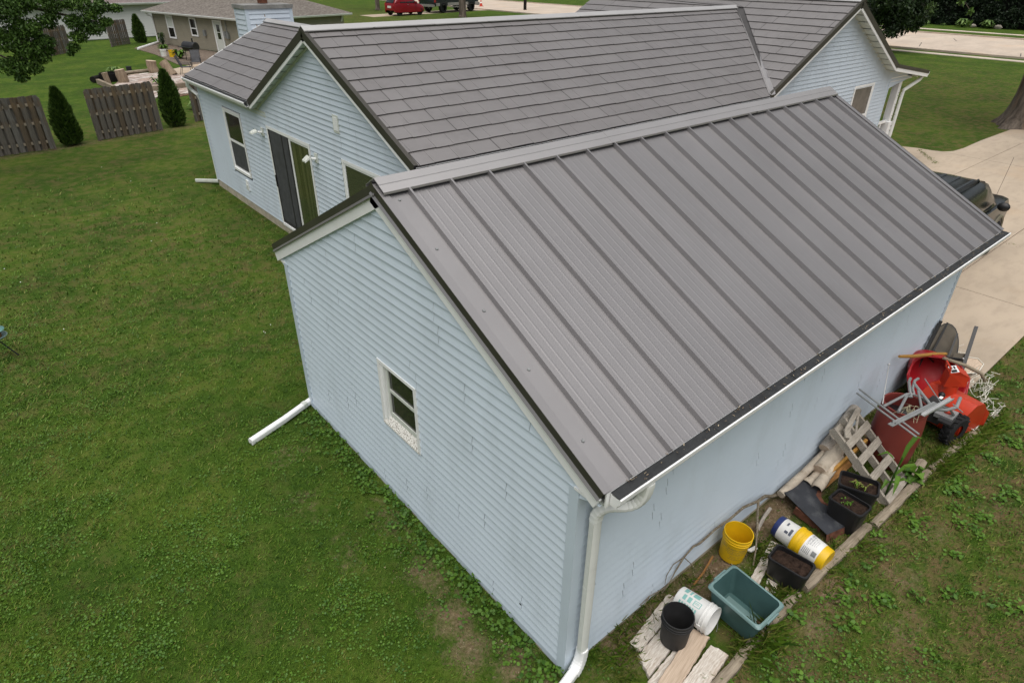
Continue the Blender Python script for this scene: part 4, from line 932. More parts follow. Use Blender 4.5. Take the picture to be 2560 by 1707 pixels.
er = [Vector((p.x,p.y,hE)) for p in e]; r0_ = Vector((r0_.x,r0_.y,rz)); r1_ = Vector((r1_.x,r1_.y,rz))
mb = MB(); mb.add(er+[r0_,r1_]+[p-Vector((0,0,.12)) for p in er], [(0,1,5,4),(1,2,5),(2,3,4,5),(3,0,4),(0,6,7,1),(1,7,8,2),(2,8,9,3),(3,9,6,0),(9,8,7,6)])
rf = part('roof', mb, MT['asphalt'], tan)
def shingle_rows(parent, A, B, C_, D_, n, mat):
    """thin course butts on an eave-to-ridge quad"""
    mb = MB(); A, B, C_, D_ = map(Vector, (A,B,C_,D_)); nn = (B-A).cross(D_-A).normalized(); nn = nn if nn.z > 0 else -nn
    for k in range(n):
        a, b = k/n, (k+1)/n
        P = [A.lerp(D_,a)+nn*.022, B.lerp(C_,a)+nn*.022, B.lerp(C_,b)+nn*.004, A.lerp(D_,b)+nn*.004, A.lerp(D_,a)+nn*.002, B.lerp(C_,a)+nn*.002]
        mb.add(P, [(0,1,2,3),(4,5,1,0)])
    o = part('shingle_courses', mb, mat, parent); o['kind'] = 'stuff'
shingle_rows(rf, er[0], er[1], r1_, r0_, 26, MT['asphalt']); shingle_rows(rf, er[1], er[2], r1_, r1_, 26, MT['asphalt'])
for a, b in ((er[0],er[1]),(er[1],er[2])):
    dd = (b-a).normalized(); o = Vector((dd.y,-dd.x,0)); o = o if o.dot((a+b)/2 - (TA+TC)/2) > 0 else -o
    part('gutter', MB().sweep(a-Vector((0,0,.02)), b-Vector((0,0,.02)), o, (0,0,1), [(0,0),(0,-.13),(.08,-.13),(.13,-.03),(.13,.01)]), MT['white'], tan)
part('downspout', MB().tube([er[0]+td*.3-Vector((0,0,.1)), er[0]+td*.35-tn*.2-Vector((0,0,.35)), TA+td*.07+tn*.06+Vector((0,0,1.95)), TA+td*.07+tn*.06+Vector((0,0,.12))], 1, 8, 0, True, (.05,.045)), MT['white'], tan)
part('extension', MB().tube([TA+td*.07+tn*.1+Vector((0,0,.10)), (9.35,55.95,.06)], 1, 8, 0, True, (.09,.07)), MT['white'], tan)
part('downspout', MB().tube([er[2]-td*.3+tn*.6-Vector((0,0,.1)), er[2]-td*.45+tn*.7-Vector((0,0,.6))], 1, 8, 0, True, (.07,.07)), MT['white'], tan)
def on_wall(A, d, n, s, z, off): return A + d*s + n*off + Vector((0,0,z))
def far_window(parent, A, d, n, s0, s1, z0, z1, split=.5, shutter=None):
    f = MB()
    for a, b, c, e_ in ((s0-.06,s0+.05,z0-.06,z1+.06),(s1-.05,s1+.06,z0-.06,z1+.06)): f.sweep(A+d*a, A+d*b, n, (0,0,1), [(.0,c),(.05,c),(.05,e_),(.0,e_)])
    for c, e_ in ((z0-.06,z0+.05),(z1-.05,z1+.06),(z0+(z1-z0)*split-.04, z0+(z1-z0)*split+.04)): f.sweep(A+d*(s0+.05), A+d*(s1-.05), n, (0,0,1), [(.0,c),(.045,c),(.045,e_),(.0,e_)])
    wd = part('window', f, MT['white'], parent)
    part('pane', MB().sweep(A+d*s0, A+d*s1, n, (0,0,1), [(.0,z0),(.03,z0),(.03,z1),(.0,z1)]), MT['glass'], wd)
    part('blind', MB().sweep(A+d*(s0+.05), A+d*(s1-.05), n, (0,0,1), [(.031,z0+(z1-z0)*split+.04),(.034,z0+(z1-z0)*split+.04),(.034,z1-.05),(.031,z1-.05)]), MT['white_old'], wd) if shutter else None
    return wd
far_window(tan, TA, td, tn, 2.15, 3.05, .60, 2.12, .48, True); far_window(tan, TA, td, tn, 5.55, 6.35, .95, 2.10, .42)
s0, s1 = 8.80, 9.72
d_ = part('door', MB().sweep(TA+td*s0, TA+td*s1, tn, (0,0,1), [(0,.05),(.04,.05),(.04,2.06),(0,2.06)]), MT['white_old'], tan)
part('door_pane', MB().sweep(TA+td*(s0+.3), TA+td*(s1-.22), tn, (0,0,1), [(.041,.9),(.046,.9),(.046,1.32),(.041,1.32)]).sweep(TA+td*(s0+.3), TA+td*(s1-.22), tn, (0,0,1), [(.041,1.38),(.046,1.38),(.046,1.85),(.041,1.85)]), MT['glass'], d_)
df = MB()
for a, b in ((s0-.1,s0),(s1,s1+.1)): df.sweep(TA+td*a, TA+td*b, tn, (0,0,1), [(0,.02),(.06,.02),(.06,2.14),(0,2.14)])
df.sweep(TA+td*s0, TA+td*s1, tn, (0,0,1), [(0,2.06),(.06,2.06),(.06,2.14),(0,2.14)]); part('door_frame', df, MT['white'], d_)
for s, z, r in ((10.15,1.25,.10),(10.45,1.2,.13),(7.4,1.2,.13)): part('meter_box', MB().sweep(TA+td*(s-r), TA+td*(s+r), tn, (0,0,1), [(0,z-.2),(.14,z-.2),(.14,z+.2),(0,z+.2)]), MT['steel'], tan)
part('conduit', MB().tube([TA+td*10.4+tn*.06+Vector((0,0,1.4)), TA+td*10.4+tn*.06+Vector((0,0,2.35))], .03, 6), MT['steel'], tan)
# white neighbour house
wh = thing('neighbor_house', (12,65.4,0), 'white sided neighbour house with mauve shingle roof behind the tree', 'house')
WA, WB = Vector((-8,63.7,0)), Vector((19,66.5,0)); wd_ = (WB-WA).normalized(); wn_ = Vector((wd_.y,-wd_.x,0))
part('wall_core', MB().prism([(WA.x,WA.y+.03),(WB.x,WB.y+.03),(WB.x-1,WB.y+9),(WA.x-1,WA.y+9)], 0, 2.66), MT['white_siding'], wh)
lap_wall(wh, WA, WB, .05, 2.65, .20, MT['white_siding'])
mb = MB(); a, b = WA+wn_*.5+Vector((-.5,0,2.7)), WB+wn_*.5+Vector((.5,0,2.7)); c, d2 = b-wn_*5+Vector((0,0,1.9)), a-wn_*5+Vector((0,0,1.9)); e2, f2 = b-wn_*10, a-wn_*10
mb.add([a,b,c,d2,e2,f2,a-Vector((0,0,.1)),b-Vector((0,0,.1)),e2-Vector((0,0,.1)),f2-Vector((0,0,.1))], [(0,1,2,3),(3,2,4,5),(0,6,7,1),(4,8,9,5),(6,9,8,7),(1,7,8,4,2),(0,3,5,9,6)])
rw = part('roof', mb, MT['asphalt2'], wh); shingle_rows(rw, a, b, c, d2, 26, MT['asphalt2'])
part('gutter', MB().sweep(a, b, wn_, (0,0,1), [(0,0),(0,-.15),(.08,-.15),(.14,-.03),(.14,.01)]), MT['white'], wh)
# ------------------------------------------------------------------ patio things
def log(name, A, B, r, mat, label, cat, n=14, seed=0, endmat=None, group=None, bend=0.0):
    A, B = Vector(A), Vector(B); P = []; k = 7; R_ = random.Random(seed)
    sd = (B-A).cross(Vector((0,.3,1))).normalized()
    for i in range(k): P.append(A.lerp(B, i/(k-1)) + sd*bend*math.sin(PI*i/(k-1)))
    mb = MB().tube(P, [r*(1+R_.uniform(-.07,.07)) for _ in range(k)], n, 0, False)
    o = single(name, mb, mat, label, cat, group, True, loc=tuple((A+B)/2))
    part('cut_end', MB().add(mb.v[:n], [tuple(range(n-1,-1,-1))]), endmat or mat, o); part('cut_end', MB().add(mb.v[-n:], [tuple(range(n))]), endmat or mat, o); return o
log('stump', (7.15,42.45,0), (7.08,42.5,.70), .27, MT['stump'], 'tall upright log seat at the back of the brick patio', 'log', seed=1, endmat=MT['board'], group='upright log seats', bend=.06)
log('stump', (7.75,40.95,0), (7.45,41.35,.72), .24, MT['stump'], 'leaning upright log seat just behind the evergreen by the house', 'log', seed=2, group='upright log seats')
log('stump', (4.88,39.72,0), (4.80,39.75,.68), .27, MT['stump'], 'brown square-topped log seat above the middle fence panel', 'log', seed=3, endmat=MT['board'], group='upright log seats')
log('stump', (4.12,39.75,0), (4.06,39.8,.58), .15, MT['stump'], 'thin pale log seat left of the charred fire ring', 'log', seed=4, endmat=MT['board'], group='upright log seats')
single('fire_ring', MB().lathe([(.52,0),(.55,.42),(.50,.42),(.47,.03)], 20, 0, (4.5,40.9,0)), MT['char'], 'black charred fire ring at the left of the brick patio', 'fire pit', smooth=True, loc=(4.5,40.9,0))
log('firewood_log', (3.55,40.6,.18), (4.2,41.4,.20), .15, MT['char'], 'dark charred log sticking out left of the fire ring', 'log', seed=6)
log('edging_log', (5.0,42.4,.14), (7.0,42.9,.14), .10, MT['timber'], 'long grey log edging the back of the brick patio', 'log', seed=7)
single('edging_timber', MB().beam((3.7,40.1,.14), (3.95,36.3,.14), .16, .24), MT['timber'], 'grey timber edging the left side of the brick patio', 'timber', loc=(3.8,38,0))
single('edging_timber', MB().beam((4.1,35.7,.14), (9.3,36.1,.16), .16, .26), MT['timber'], 'grey timber edging along the front of the brick patio', 'timber', loc=(6.5,36,0))
def bucket_mesh(r0, r1, h, mats, rimc=0, ribs=True, wall=.004):
    mb = MB()
    mb.lathe([(0,0),(r0*.96,0),(r0,.008),(r0+(r1-r0)*.78,h*.78)], 36, 0)
    if ribs: mb.lathe([(r0+(r1-r0)*.78,h*.78),(r1*1.045,h*.785),(r1*1.045,h*.805),(r1*1.0,h*.81),(r1*1.0,h*.865),(r1*1.04,h*.87),(r1*1.04,h*.89),(r1*1.0,h*.895),(r1*1.005,h*.975),(r1*1.035,h*.98),(r1*1.035,h),(r1*.97,h)], 36, rimc)
    else: mb.lathe([(r0+(r1-r0)*.78,h*.78),(r1*1.0,h*.96),(r1*1.04,h*.965),(r1*1.04,h),(r1*.97,h)], 36, rimc)
    mb.lathe([(r1*.97,h),(r0*.95,.012),(0,.012)], 36, 0); return mb
def bucket(loc, rot, mats, label, group, h=.37, r0=.130, r1=.150, rimc=0, bail=None, name='bucket', extra=None, ribs=True):
    t = thing(name, loc, label, 'bucket', group, rot)
    part('body', bucket_mesh(r0, r1, h, mats, rimc, ribs), mats, t, False, True, angle=30)
    if bail is not None:
        for s in (-1, 1): part('lug', MB().box(s*r1*1.0-.012, s*r1*1.0+.012+s*.012, -.022, .022, h*.76, h*.86), mats[0], t, False)
        P = [(r1*1.06*math.cos(a), -r1*1.5*math.sin(a)*math.cos(bail), h*.82 + r1*1.5*math.sin(a)*math.sin(bail)) for a in np.linspace(0, PI, 16)]
        part('bail', MB().tube(P, .0028, 5), MT['steel'], t, False)
    return t
bucket((9.75,50.45,0), (.0,0,.3), [MT['white_plastic'],MT['white_plastic']], 'white bucket by the tan house bed, left of a yellow bucket', 'buckets by the tan house', ribs=True, h=.46, r0=.18, r1=.20)
bucket((10.12,49.75,0), (0,0,.3), [MT['yellow'],MT['yellow']], 'yellow bucket by the tan house bed, right of a white bucket', 'buckets by the tan house', h=.46, r0=.19, r1=.21)
def patio_chair(loc, rz, label):
    t = thing('patio_chair', loc, label, 'chair', 'black patio chairs', (0,0,rz))
    part('seat', MB().box(-.25,.25,-.24,.24,.40,.425), MT['screen'], t, False)
    part('backrest', MB().add([(-.25,.24,.43),(.25,.24,.43),(.25,.46,1.0),(-.25,.46,1.0),(-.25,.26,.42),(.25,.26,.42),(.25,.48,1.0),(-.25,.48,1.0)], [(0,1,2,3),(7,6,5,4),(0,3,7,4),(1,5,6,2),(3,2,6,7)]), MT['screen'], t, False)
    for s in (-1,1):
        part('leg', MB().tube([(s*.27,-.27,0),(s*.27,-.24,.62)], .014, 6), MT['black_metal'], t, False)
        part('leg', MB().tube([(s*.27,.36,0),(s*.27,.24,.42),(s*.27,.47,1.02)], .014, 6), MT['black_metal'], t, False)
        part('armrest', MB().tube([(s*.27,-.26,.62),(s*.27,.33,.64)], .018, 6), MT['black_metal'], t, False)
    part('crossbar', MB().tube([(-.27,-.24,.40),(.27,-.24,.40)], .014, 6).tube([(-.27,.47,1.02),(.27,.47,1.02)], .014, 6), MT['black_metal'], t, False)
patio_chair((8.55,40.95,0), 1.15, 'black mesh patio chair seen from the side near the house roof corner')
patio_chair((9.75,43.1,0), -.35, 'black mesh patio chair in front of the barrel grill')
gr = thing('grill', (10.72,47.15,0), 'black barrel grill with chimney by the tan house', 'grill', rot=(0,0,-1.2))
part('barrel', MB().lathe([(0,-.55),(.26,-.55),(.30,-.52),(.30,.52),(.26,.55),(0,.55)], 20, 0, (0,0,0), Matrix.Translation((0,0,.86)) @ Matrix.Rotation(PI/2,4,'Y')), MT['black_metal'], gr, False, True)
part('smoke_stack', MB().lathe([(.045,1.1),(.045,1.34),(.06,1.35),(.06,1.37),(0,1.38)], 10, 0, (.3,0,0)), MT['black_metal'], gr, False)
for sx in (-.42,.42):
    for sy in (-.22,.22): part('leg', MB().tube([(sx,sy,0),(sx*.9,sy*.7,.75)], .022, 6), MT['black_metal'], gr, False)
part('shelf', MB().box(-.6,.6,-.52,-.30,.84,.87), MT['black_metal'], gr, False)
part('badge', MB().box(-.57,-.556,-.16,.10,.93,.99), MT['white'], gr, False)
def leafy(name, loc, n, ln, wd_, h, mat, label, cat, group=None, seed=0, spread=1.0, lo=0, hi=1):
    """rosette of broad arching leaves"""
    r = random.Random(seed); t = thing(name, loc, label, cat, group); mb = MB(); T = []
    for k in range(n):
        a = r.uniform(0,6.28); l = ln*r.uniform(.6,1.1); up = r.uniform(.35,1.1)*h; d = Vector((math.cos(a),math.sin(a),0)); s = Vector((-d.y,d.x,0))*wd_*r.uniform(.7,1.1); q = r.uniform(lo,hi)
        p0 = d*.03; p1 = d*l*.45*spread + Vector((0,0,up)); p2 = d*l*spread + Vector((0,0,up*r.uniform(.4,.9)))
        mb.add([p0, p1-s, p1+Vector((0,0,-.02)), p1+s, p2], [(0,1,2),(0,2,3),(1,4,2),(2,4,3)]); T += [q]*5
    me = mb.mesh('leaves', mat); at = me.attributes.new('tint','FLOAT','POINT'); at.data.foreach_set('value', T); o = link('leaves', me, t)
    part('crown_base', MB().lathe([(.05,0),(.03,.06),(0,.07)], 8), MT['clover'], t, False); return t
leafy('hosta', (10.3,48.5,.02), 46, .62, .10, .55, MT['clover'], 'dark green leafy plant in front of the barrel grill', 'plant', seed=2)
leafy('hosta', (5.1,42.9,0), 40, .55, .08, .45, MT['hosta'], 'pale hosta behind the long edging log', 'plant', 'pale green hostas', 3)
leafy('hosta', (6.15,38.0,.04), 16, .5, .09, .42, MT['clover'], 'small green plant growing on the brick patio above the fence', 'plant', seed=4)
leafy('hosta', (5.75,29.8,0), 44, .6, .10, .5, MT['hosta'], 'bright hosta behind the evergreen at the house corner', 'plant', 'pale green hostas', 5)
leafy('bed_shrub', (11.55,57.6,0), 60, .38, .06, .9, MT['dark_leaf'], 'dark upright plant at the corner of the tan house', 'plant', seed=6)
leafy('bed_shrub', (10.6,53.8,0), 60, .5, .06, .45, MT['clover'], 'green low plant in the wood chip bed by tan house', 'plant', seed=8)
single('garden_box', MB().box(5.9,6.15,43.5,43.75,0,.35), MT['grey_black'], 'small dark box on the lawn behind the edging log', 'box', loc=(6.0,43.6,0))
# ------------------------------------------------------------------ bird feeder on a pole
bf = thing('bird_feeder', (-3.22,9.92,0), 'teal roofed bird feeder on a leaning pole at the left edge', 'bird feeder')
tp = Vector((-3.42,9.95,.40))
part('pole', MB().tube([(-3.22,9.92,0), tp], .011, 7), MT['black_metal'], bf)
part('tray', MB().lathe([(0,.0),(.16,.0),(.185,.03),(.175,.03),(.15,.012),(0,.012)], 20, 0, tp), paint('teal_wire_tray', (.18,.27,.25), .5, .2, 20), bf)
part('house', MB().lathe([(.10,.012),(.115,.13)], 12, 0, tp), paint('feeder_wood', (.26,.13,.04), .6, .2, 9), bf)
part('roof', MB().lathe([(.17,.125),(.175,.135),(.13,.17),(0,.215)], 16, 0, tp), paint('teal_feeder_roof', (.11,.24,.23), .4, .2, 9), bf)
# ------------------------------------------------------------------ big tree trunk, right edge
bt = thing('tree', (32.1,5.0,0), 'thick old tree trunk with flared roots by the driveway', 'tree')
mb = MB(); n = 40; rings = []
for i, (z, r, fl) in enumerate([(-.05,1.02,.55),(.08,.98,.48),(.22,.90,.34),(.45,.83,.22),(.8,.79,.13),(1.3,.77,.09),(2.0,.77,.07),(3.0,.78,.06),(4.5,.80,.08),(6,.7,.1)]):
    for j in range(n):
        th = 2*PI*j/n; q = r*(1 + fl*(.55*max(0,math.sin(th*5+.6))**1.5 + .45*max(0,math.sin(th*3-1.0))**2) + .03*math.sin(th*13+z*2) + .02*math.sin(th*29))
        mb.v.append((32.1 + q*math.cos(th), 5.0 + q*math.sin(th) - .04*z, z))
mb.f = [(i*n+j, i*n+(j+1)%n, (i+1)*n+(j+1)%n, (i+1)*n+j) for i in range(9) for j in range(n)]; mb.m = [0]*len(mb.f)
part('trunk', mb, MT['bark'], bt, smooth=True, angle=80)
for P in ([(32.1,4.8,5.5),(33,3,9),(34,1.5,12)],[(32.1,4.7,5.5),(30.5,6,9.5),(29,8,12.5)],[(32.1,4.7,5.6),(33.5,6,9),(36,8,11)]): part('limb', MB().tube(P, [.5,.3,.1], 10), MT['bark'], bt, smooth=True)
R4 = random.Random(4); cl = [((32.3+R4.uniform(-5,5), 4.8+R4.uniform(-5,5), R4.uniform(10,15)), R4.uniform(1.0,1.8), 170) for _ in range(40)]
leaves('crown', [c for c,_,_ in cl], [r for _,r,_ in cl], [k for *_,k in cl], .16, MT['tree_leaf'], bt, 6)
# ------------------------------------------------------------------ dark tree beyond the front gable
ct = thing('tree', (56.5,24.4,0), 'dense dark tree with low hanging boughs beyond the front gable', 'tree')
part('trunk', MB().tube([(56.5,24.4,0),(56.5,24.0,3),(56.4,22.5,8)], [.35,.28,.1], 10), MT['bark'], ct, smooth=True)
R5 = random.Random(5); cl = []
for k in range(110):
    a = R5.uniform(0,6.28); z = R5.uniform(1.5,8.5); q = (2.5 if z > 2.6 else 1.9)*R5.uniform(.25,1)*(1-.05*z)
    cl.append(((56.5+q*math.cos(a), 21.2+q*math.sin(a)*1.15, z), R5.uniform(.35,.75), 170))
cl += [((55.0,21.2,1.15),.36,150),((55.1,21.6,1.3),.45,170),((55.2,20.6,1.35),.30,110),((55.3,20.9,1.55),.34,110),((55.4,20.6,1.75),.35,120),((55.6,19.8,2.05),.4,130),((55.8,19.0,2.35),.45,150),((55.6,18.5,3.2),.5,150)]
leaves('crown', [c for c,_,_ in cl], [r for _,r,_ in cl], [k for *_,k in cl], .12, MT['dark_leaf'], ct, 7, shell=.3, droop=.5)
br = MB()
for P in ([(56.5,20.5,3.5),(57.4,18.6,4.2),(58.2,17.2,3.6),(58.6,16.6,2.9)],[(56.5,20.4,5),(57.8,17.5,5.2),(58.6,16.0,4.5)]): br.tube(P, [.09,.06,.03,.012][:len(P)], 6)
part('limb', br, MT['bark'], ct)
leaves('low_sprays', [(58.0,17.4,3.7),(58.5,16.7,3.0),(58.4,16.2,4.4),(57.6,18.3,4.3),(58.9,15.4,4.0),(58.7,16.6,2.2)], [.28,.22,.22,.3,.16,.2], [70,55,50,70,30,45], .12, MT['tree_leaf'], ct, 8, tint_lo=.35, droop=.6)
# ------------------------------------------------------------------ clipped tall hedge across the road
hg = thing('hedge', (92,20,0), 'tall dense dark green hedge across the road', 'hedge')
cl = []; R6 = random.Random(6)
for k in range(900):
    y = R6.uniform(4,44); z = R6.uniform(.2,4.6); x = 91.0 + (y-20)*.07 + R6.uniform(-.35,.5)
    cl.append(((x,y,z), R6.uniform(.30,.5), 62))
leaves('foliage', [c for c,_,_ in cl], [r for _,r,_ in cl], [k for *_,k in cl], .105, MT['hedge_leaf'], hg, 9, shell=.5)
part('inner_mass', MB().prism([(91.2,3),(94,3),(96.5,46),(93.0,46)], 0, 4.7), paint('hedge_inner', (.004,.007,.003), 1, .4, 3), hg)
for k, (x, y, s, lb) in enumerate(((89.7,26.85,1.0,'left big hosta clump in front of the hedge'),(90.0,24.5,.95,'right big hosta clump in front of the hedge'),(89.4,30.6,.55,'small hosta at the left end of the hedge near the walker'),(89.9,28.9,.35,'tiny pale plant left of the two hosta clumps'))):
    leafy('hosta', (x,y,0), int(70*s)+10, .95*s, .13*s, .85*s, MT['hosta'], lb, 'plant', 'hostas in front of the hedge', 20+k)
for k, (x, y, r, lb) in enumerate(((90.2,25.95,.32,'pale round boulder between the two hosta clumps'),(90.6,23.5,.36,'pale round boulder right of the hosta clumps'))):
    single('boulder', MB().blob((x,y,.15), r, k, .3, 12, 8, sc=(1,1.2,.7)), paint('boulder_%d' % k, (.25,.23,.19), .9, .2, 4, .2, bump=.5), lb, 'boulder', 'boulders along the hedge', True, loc=(x,y,0))
# ------------------------------------------------------------------ far trees and pole
def far_trunk(x, y, r, h, label, lean=0):
    t = thing('tree', (x,y,0), label, 'tree'); part('trunk', MB().tube([(x,y,0),(x+.05,y,.3),(x+lean,y,h*.5),(x+lean*2,y,h)], [r*1.35,r*1.05,r,r*.7], 12), MT['bark'], t, smooth=True)
    cs = [(x+random.uniform(-3,3), y+random.uniform(-3,3), h+random.uniform(-.5,4)) for _ in range(14)]
    leaves('crown', cs, [1.4]*14, [120]*14, .2, MT['tree_leaf'], t, int(x*7) % 99); return t
far_trunk(50.26, 70.6, .43, 7, 'tree trunk standing on the lawn in front of the dark pickup')
far_trunk(48.3, 88.5, .30, 7, 'tree trunk in the distance left of the small red car')
up = thing('utility_pole', (66.8,77.6,0), 'dark wooden utility pole at the roadside beyond the ridge', 'pole')
part('pole', MB().tube([(66.8,77.6,0),(66.8,77.6,9)], [.24,.16], 10), MT['char'], up); part('crossarm', MB().box(65.4,68.2,77.5,77.7,8.2,8.4), MT['char'], up)
part('brace', MB().tube([(66.8,77.5,7.2),(66.0,77.5,8.2)], .04, 6), MT['char'], up)
# neighbour lawn access drive under the pickup and car
fillet([(41,76.6),(62.2,80.4),(62.3,84.5),(41,80.2)], .014, 'driveway', MT['drive'], .05)
cn = thing('traffic_cone', (66.87,88.37,.02), 'orange traffic cone on the road beside the dark pickup', 'traffic cone')
part('base', MB().box(-.30,.30,-.30,.30,0,.05), MT['orange'], cn, False); part('cone', MB().lathe([(.24,.05),(.045,.92),(.03,.94),(0,.94)], 18), MT['orange'], cn, False, True)
part('stripe', MB().lathe([(.155,.46),(.115,.64)], 18), MT['white'], cn, False)
# ------------------------------------------------------------------ vehicles
def wheel(parent, x, y, r, w_, side, rimmat):
    M_ = Matrix.Translation((x,y,r)) @ Matrix.Rotation(PI/2,4,'X')
    wl = part('wheel', MB().lathe([(r*.62,-w_/2),(r*.93,-w_/2),(r,-w_*.36),(r,w_*.36),(r*.93,w_/2),(r*.62,w_/2)], 24, 0, (0,0,0), M_), MT['tyre'], parent, False, True)
    mb = MB(); s = side*w_*.42
    mb.lathe([(0,s*.8),(r*.18,s),(r*.2,s*.8)], 16, 0, (0,0,0), M_); mb.lathe([(r*.56,s*.55),(r*.60,s*.95),(r*.66,s*1.0),(r*.64,s*.5)], 24, 0, (0,0,0), M_)
    for k in range(5):
        a = k*2*PI/5; d = Vector((math.cos(a),math.sin(a),0)); p = Vector((-d.y,d.x,0))
        mb.add([M_ @ (d*r*.12+p*r*.09+Vector((0,0,s*.92))), M_ @ (d*r*.12-p*r*.09+Vector((0,0,s*.92))), M_ @ (d*r*.6-p*r*.07+Vector((0,0,s*.85))), M_ @ (d*r*.6+p*r*.07+Vector((0,0,s*.85)))], [(0,1,2,3)])
    part('rim', mb, rimmat, wl, False); part('hub', MB().lathe([(0,s*.3),(r*.6,s*.3)], 20, 0, (0,0,0), M_), MT['black_metal'], wl, False)
def car_body(name, prof_side, halfw, mat, parent, tumble=.0, bevel=.08):
    """prof_side: list of (x, z_low, z_high, halfwidth_scale_low, halfwidth_scale_high) stations lofted along x"""
    mb = MB(); k = len(prof_side)
    for (x, zl, zh, wl, wh) in prof_side:
        a, b = halfw*wl, halfw*wh; m = zl+(zh-zl)*.55
        sec = [(-a*.9,zl),(-a,zl+.06),(-a*1.0,m),(-(a+b)/2*1.0,zh-(zh-zl)*.18),(-b,zh-.03),(-b*.86,zh),(0,zh+.012),(b*.86,zh),(b,zh-.03),((a+b)/2,zh-(zh-zl)*.18),(a,m),(a,zl+.06),(a*.9,zl)]
        mb.v += [(x,y,z) for y,z in sec]
    n = 13
    mb.f = [(i*n+j, (i+1)*n+j, (i+1)*n+j+1, i*n+j+1) for i in range(k-1) for j in range(n-1)] + [tuple(range(n)), tuple(range(k*n-1,(k-1)*n-1,-1))]; mb.m = [0]*len(mb.f)
    return part(name, mb, mat, parent, False, True, angle=40)
MT['chrome'] = paint('alloy_silver', (.42,.42,.43), .3, .1, 6, .6, metal=.7)
MT['car_red'] = paint('dark_red_car_paint', (.22,.006,.012), .22, .08, 2, .6); MT['truck_dark'] = paint('dark_green_black_truck_paint', (.010,.018,.019), .25, .15, 2, .6)
MT['lens_red'] = paint('red_tail_lens', (.35,.02,.02), .3, .1, 4); MT['lens_clear'] = paint('clear_lamp_lens', (.6,.62,.62), .2, .1, 4)
MT['carglass'] = glass_mat('car_glass', (.02,.026,.027), .04)
def side_glass(parent, pts, hw, mat, name='side_window'):
    for s in (-1, 1): part(name, MB().add([(x, s*(hw(x,z)+.012), z) for x, z in pts] + [(x, s*(hw(x,z)-.02), z) for x, z in pts], [tuple(range(len(pts)))] + [(i, len(pts)+i, len(pts)+(i+1) % len(pts), (i+1) % len(pts)) for i in range(len(pts))]), mat, parent, False)
# small red hatchback; local x forward, built at unit size and scaled with its distance
rc = thing('red_car', (46.36,77.9,.02), 'small red hatchback parked on the neighbour drive', 'car', rot=(0,0,.10)); q = 1.42; rc.scale = (q,q,q)
car_body('body', [(-1.72,.42,.78,.80,.74),(-1.66,.22,.98,.95,.90),(-1.3,.2,1.02,1,.96),(-.4,.2,1.0,1,.97),(.55,.2,.97,1,.95),(1.2,.2,.90,.99,.88),(1.62,.22,.74,.90,.78),(1.76,.34,.62,.76,.66)], .81, MT['car_red'], rc)
car_body('cabin', [(-1.62,.95,1.04,.92,.84),(-1.38,.95,1.40,.93,.72),(-1.0,.95,1.48,.94,.74),(-.2,.95,1.49,.94,.74),(.25,.95,1.42,.94,.72),(.95,.92,1.0,.92,.82)], .78, MT['car_red'], rc)
hwc = lambda x, z: .755 - (z-1.0)*.33
side_glass(rc, [(-1.05,1.02),(-.42,1.02),(-.42,1.40),(-.95,1.38)], hwc, MT['carglass'], 'rear_side_window'); side_glass(rc, [(-.36,1.02),(.72,1.02),(.22,1.37),(-.36,1.40)], hwc, MT['carglass'], 'door_window')
part('rear_window', MB().add([(-1.67,-.56,1.04),(-1.67,.56,1.04),(-1.43,.48,1.38),(-1.43,-.48,1.38)], [(0,1,2,3)]), MT['carglass'], rc, False)
part('windscreen', MB().add([(.98,-.6,1.01),(.98,.6,1.01),(.32,.52,1.42),(.32,-.52,1.42)], [(0,1,2,3)]), MT['carglass'], rc, False)
for s in (-1,1):
    part('tail_light', MB().box(-1.70,-1.60,s*.66-.06,s*.66+.06,.72,.98), MT['lens_red'], rc, False); part('headlight', MB().lathe([(0,.02),(.10,.0)], 14, 0, (0,0,0), Matrix.Translation((1.64,s*.52,.72)) @ Matrix.Rotation(PI/2,4,'Y')), MT['lens_clear'], rc, False)
    part('door_handle', MB().box(-.30,-.14,s*.80-.015,s*.80+.015,.84,.87), MT['chrome'], rc, False); part('mirror', MB().box(.55,.70,s*.88-.09,s*.88+.09,.98,1.10), MT['car_red'], rc, False)
    for x in (-1.15, 1.15): wheel(rc, x, s*.70, .30, .19, s, MT['chrome'])
part('plate_recess', MB().box(-1.735,-1.70,-.26,.26,.60,.78), MT['white_old'], rc, False)
# dark pickup
pk = thing('pickup_truck', (55.35,80.6,.02), 'dark pickup truck with silver lower band parked behind a tree trunk', 'pickup truck', rot=(0,0,.20)); q = 1.62; pk.scale = (q,q,q)
car_body('body', [(-2.75,.55,1.12,.94,.92),(-2.7,.50,1.18,1,.98),(-.75,.50,1.20,1,.98),(1.2,.48,1.22,1,.97),(2.2,.48,1.18,1,.92),(2.72,.50,1.06,.94,.84),(2.82,.55,.95,.84,.76)], .98, MT['truck_dark'], pk)
car_body('cabin', [(-.82,1.15,1.24,.93,.9),(-.72,1.15,1.84,.94,.78),(.1,1.15,1.92,.95,.8),(.75,1.15,1.90,.95,.79),(1.55,1.12,1.25,.93,.85)], .95, MT['truck_dark'], pk)
part('bed_floor', MB().box(-2.65,-.85,-.78,.78,1.19,1.212), MT['black_plastic'], pk, False)
hwk = lambda x, z: .905 - (z-1.22)*.24
side_glass(pk, [(-.62,1.26),(.22,1.26),(.22,1.80),(-.55,1.78)], hwk, MT['carglass'], 'rear_side_window'); side_glass(pk, [(.30,1.26),(1.28,1.26),(.85,1.78),(.30,1.80)], hwk, MT['carglass'], 'door_window')
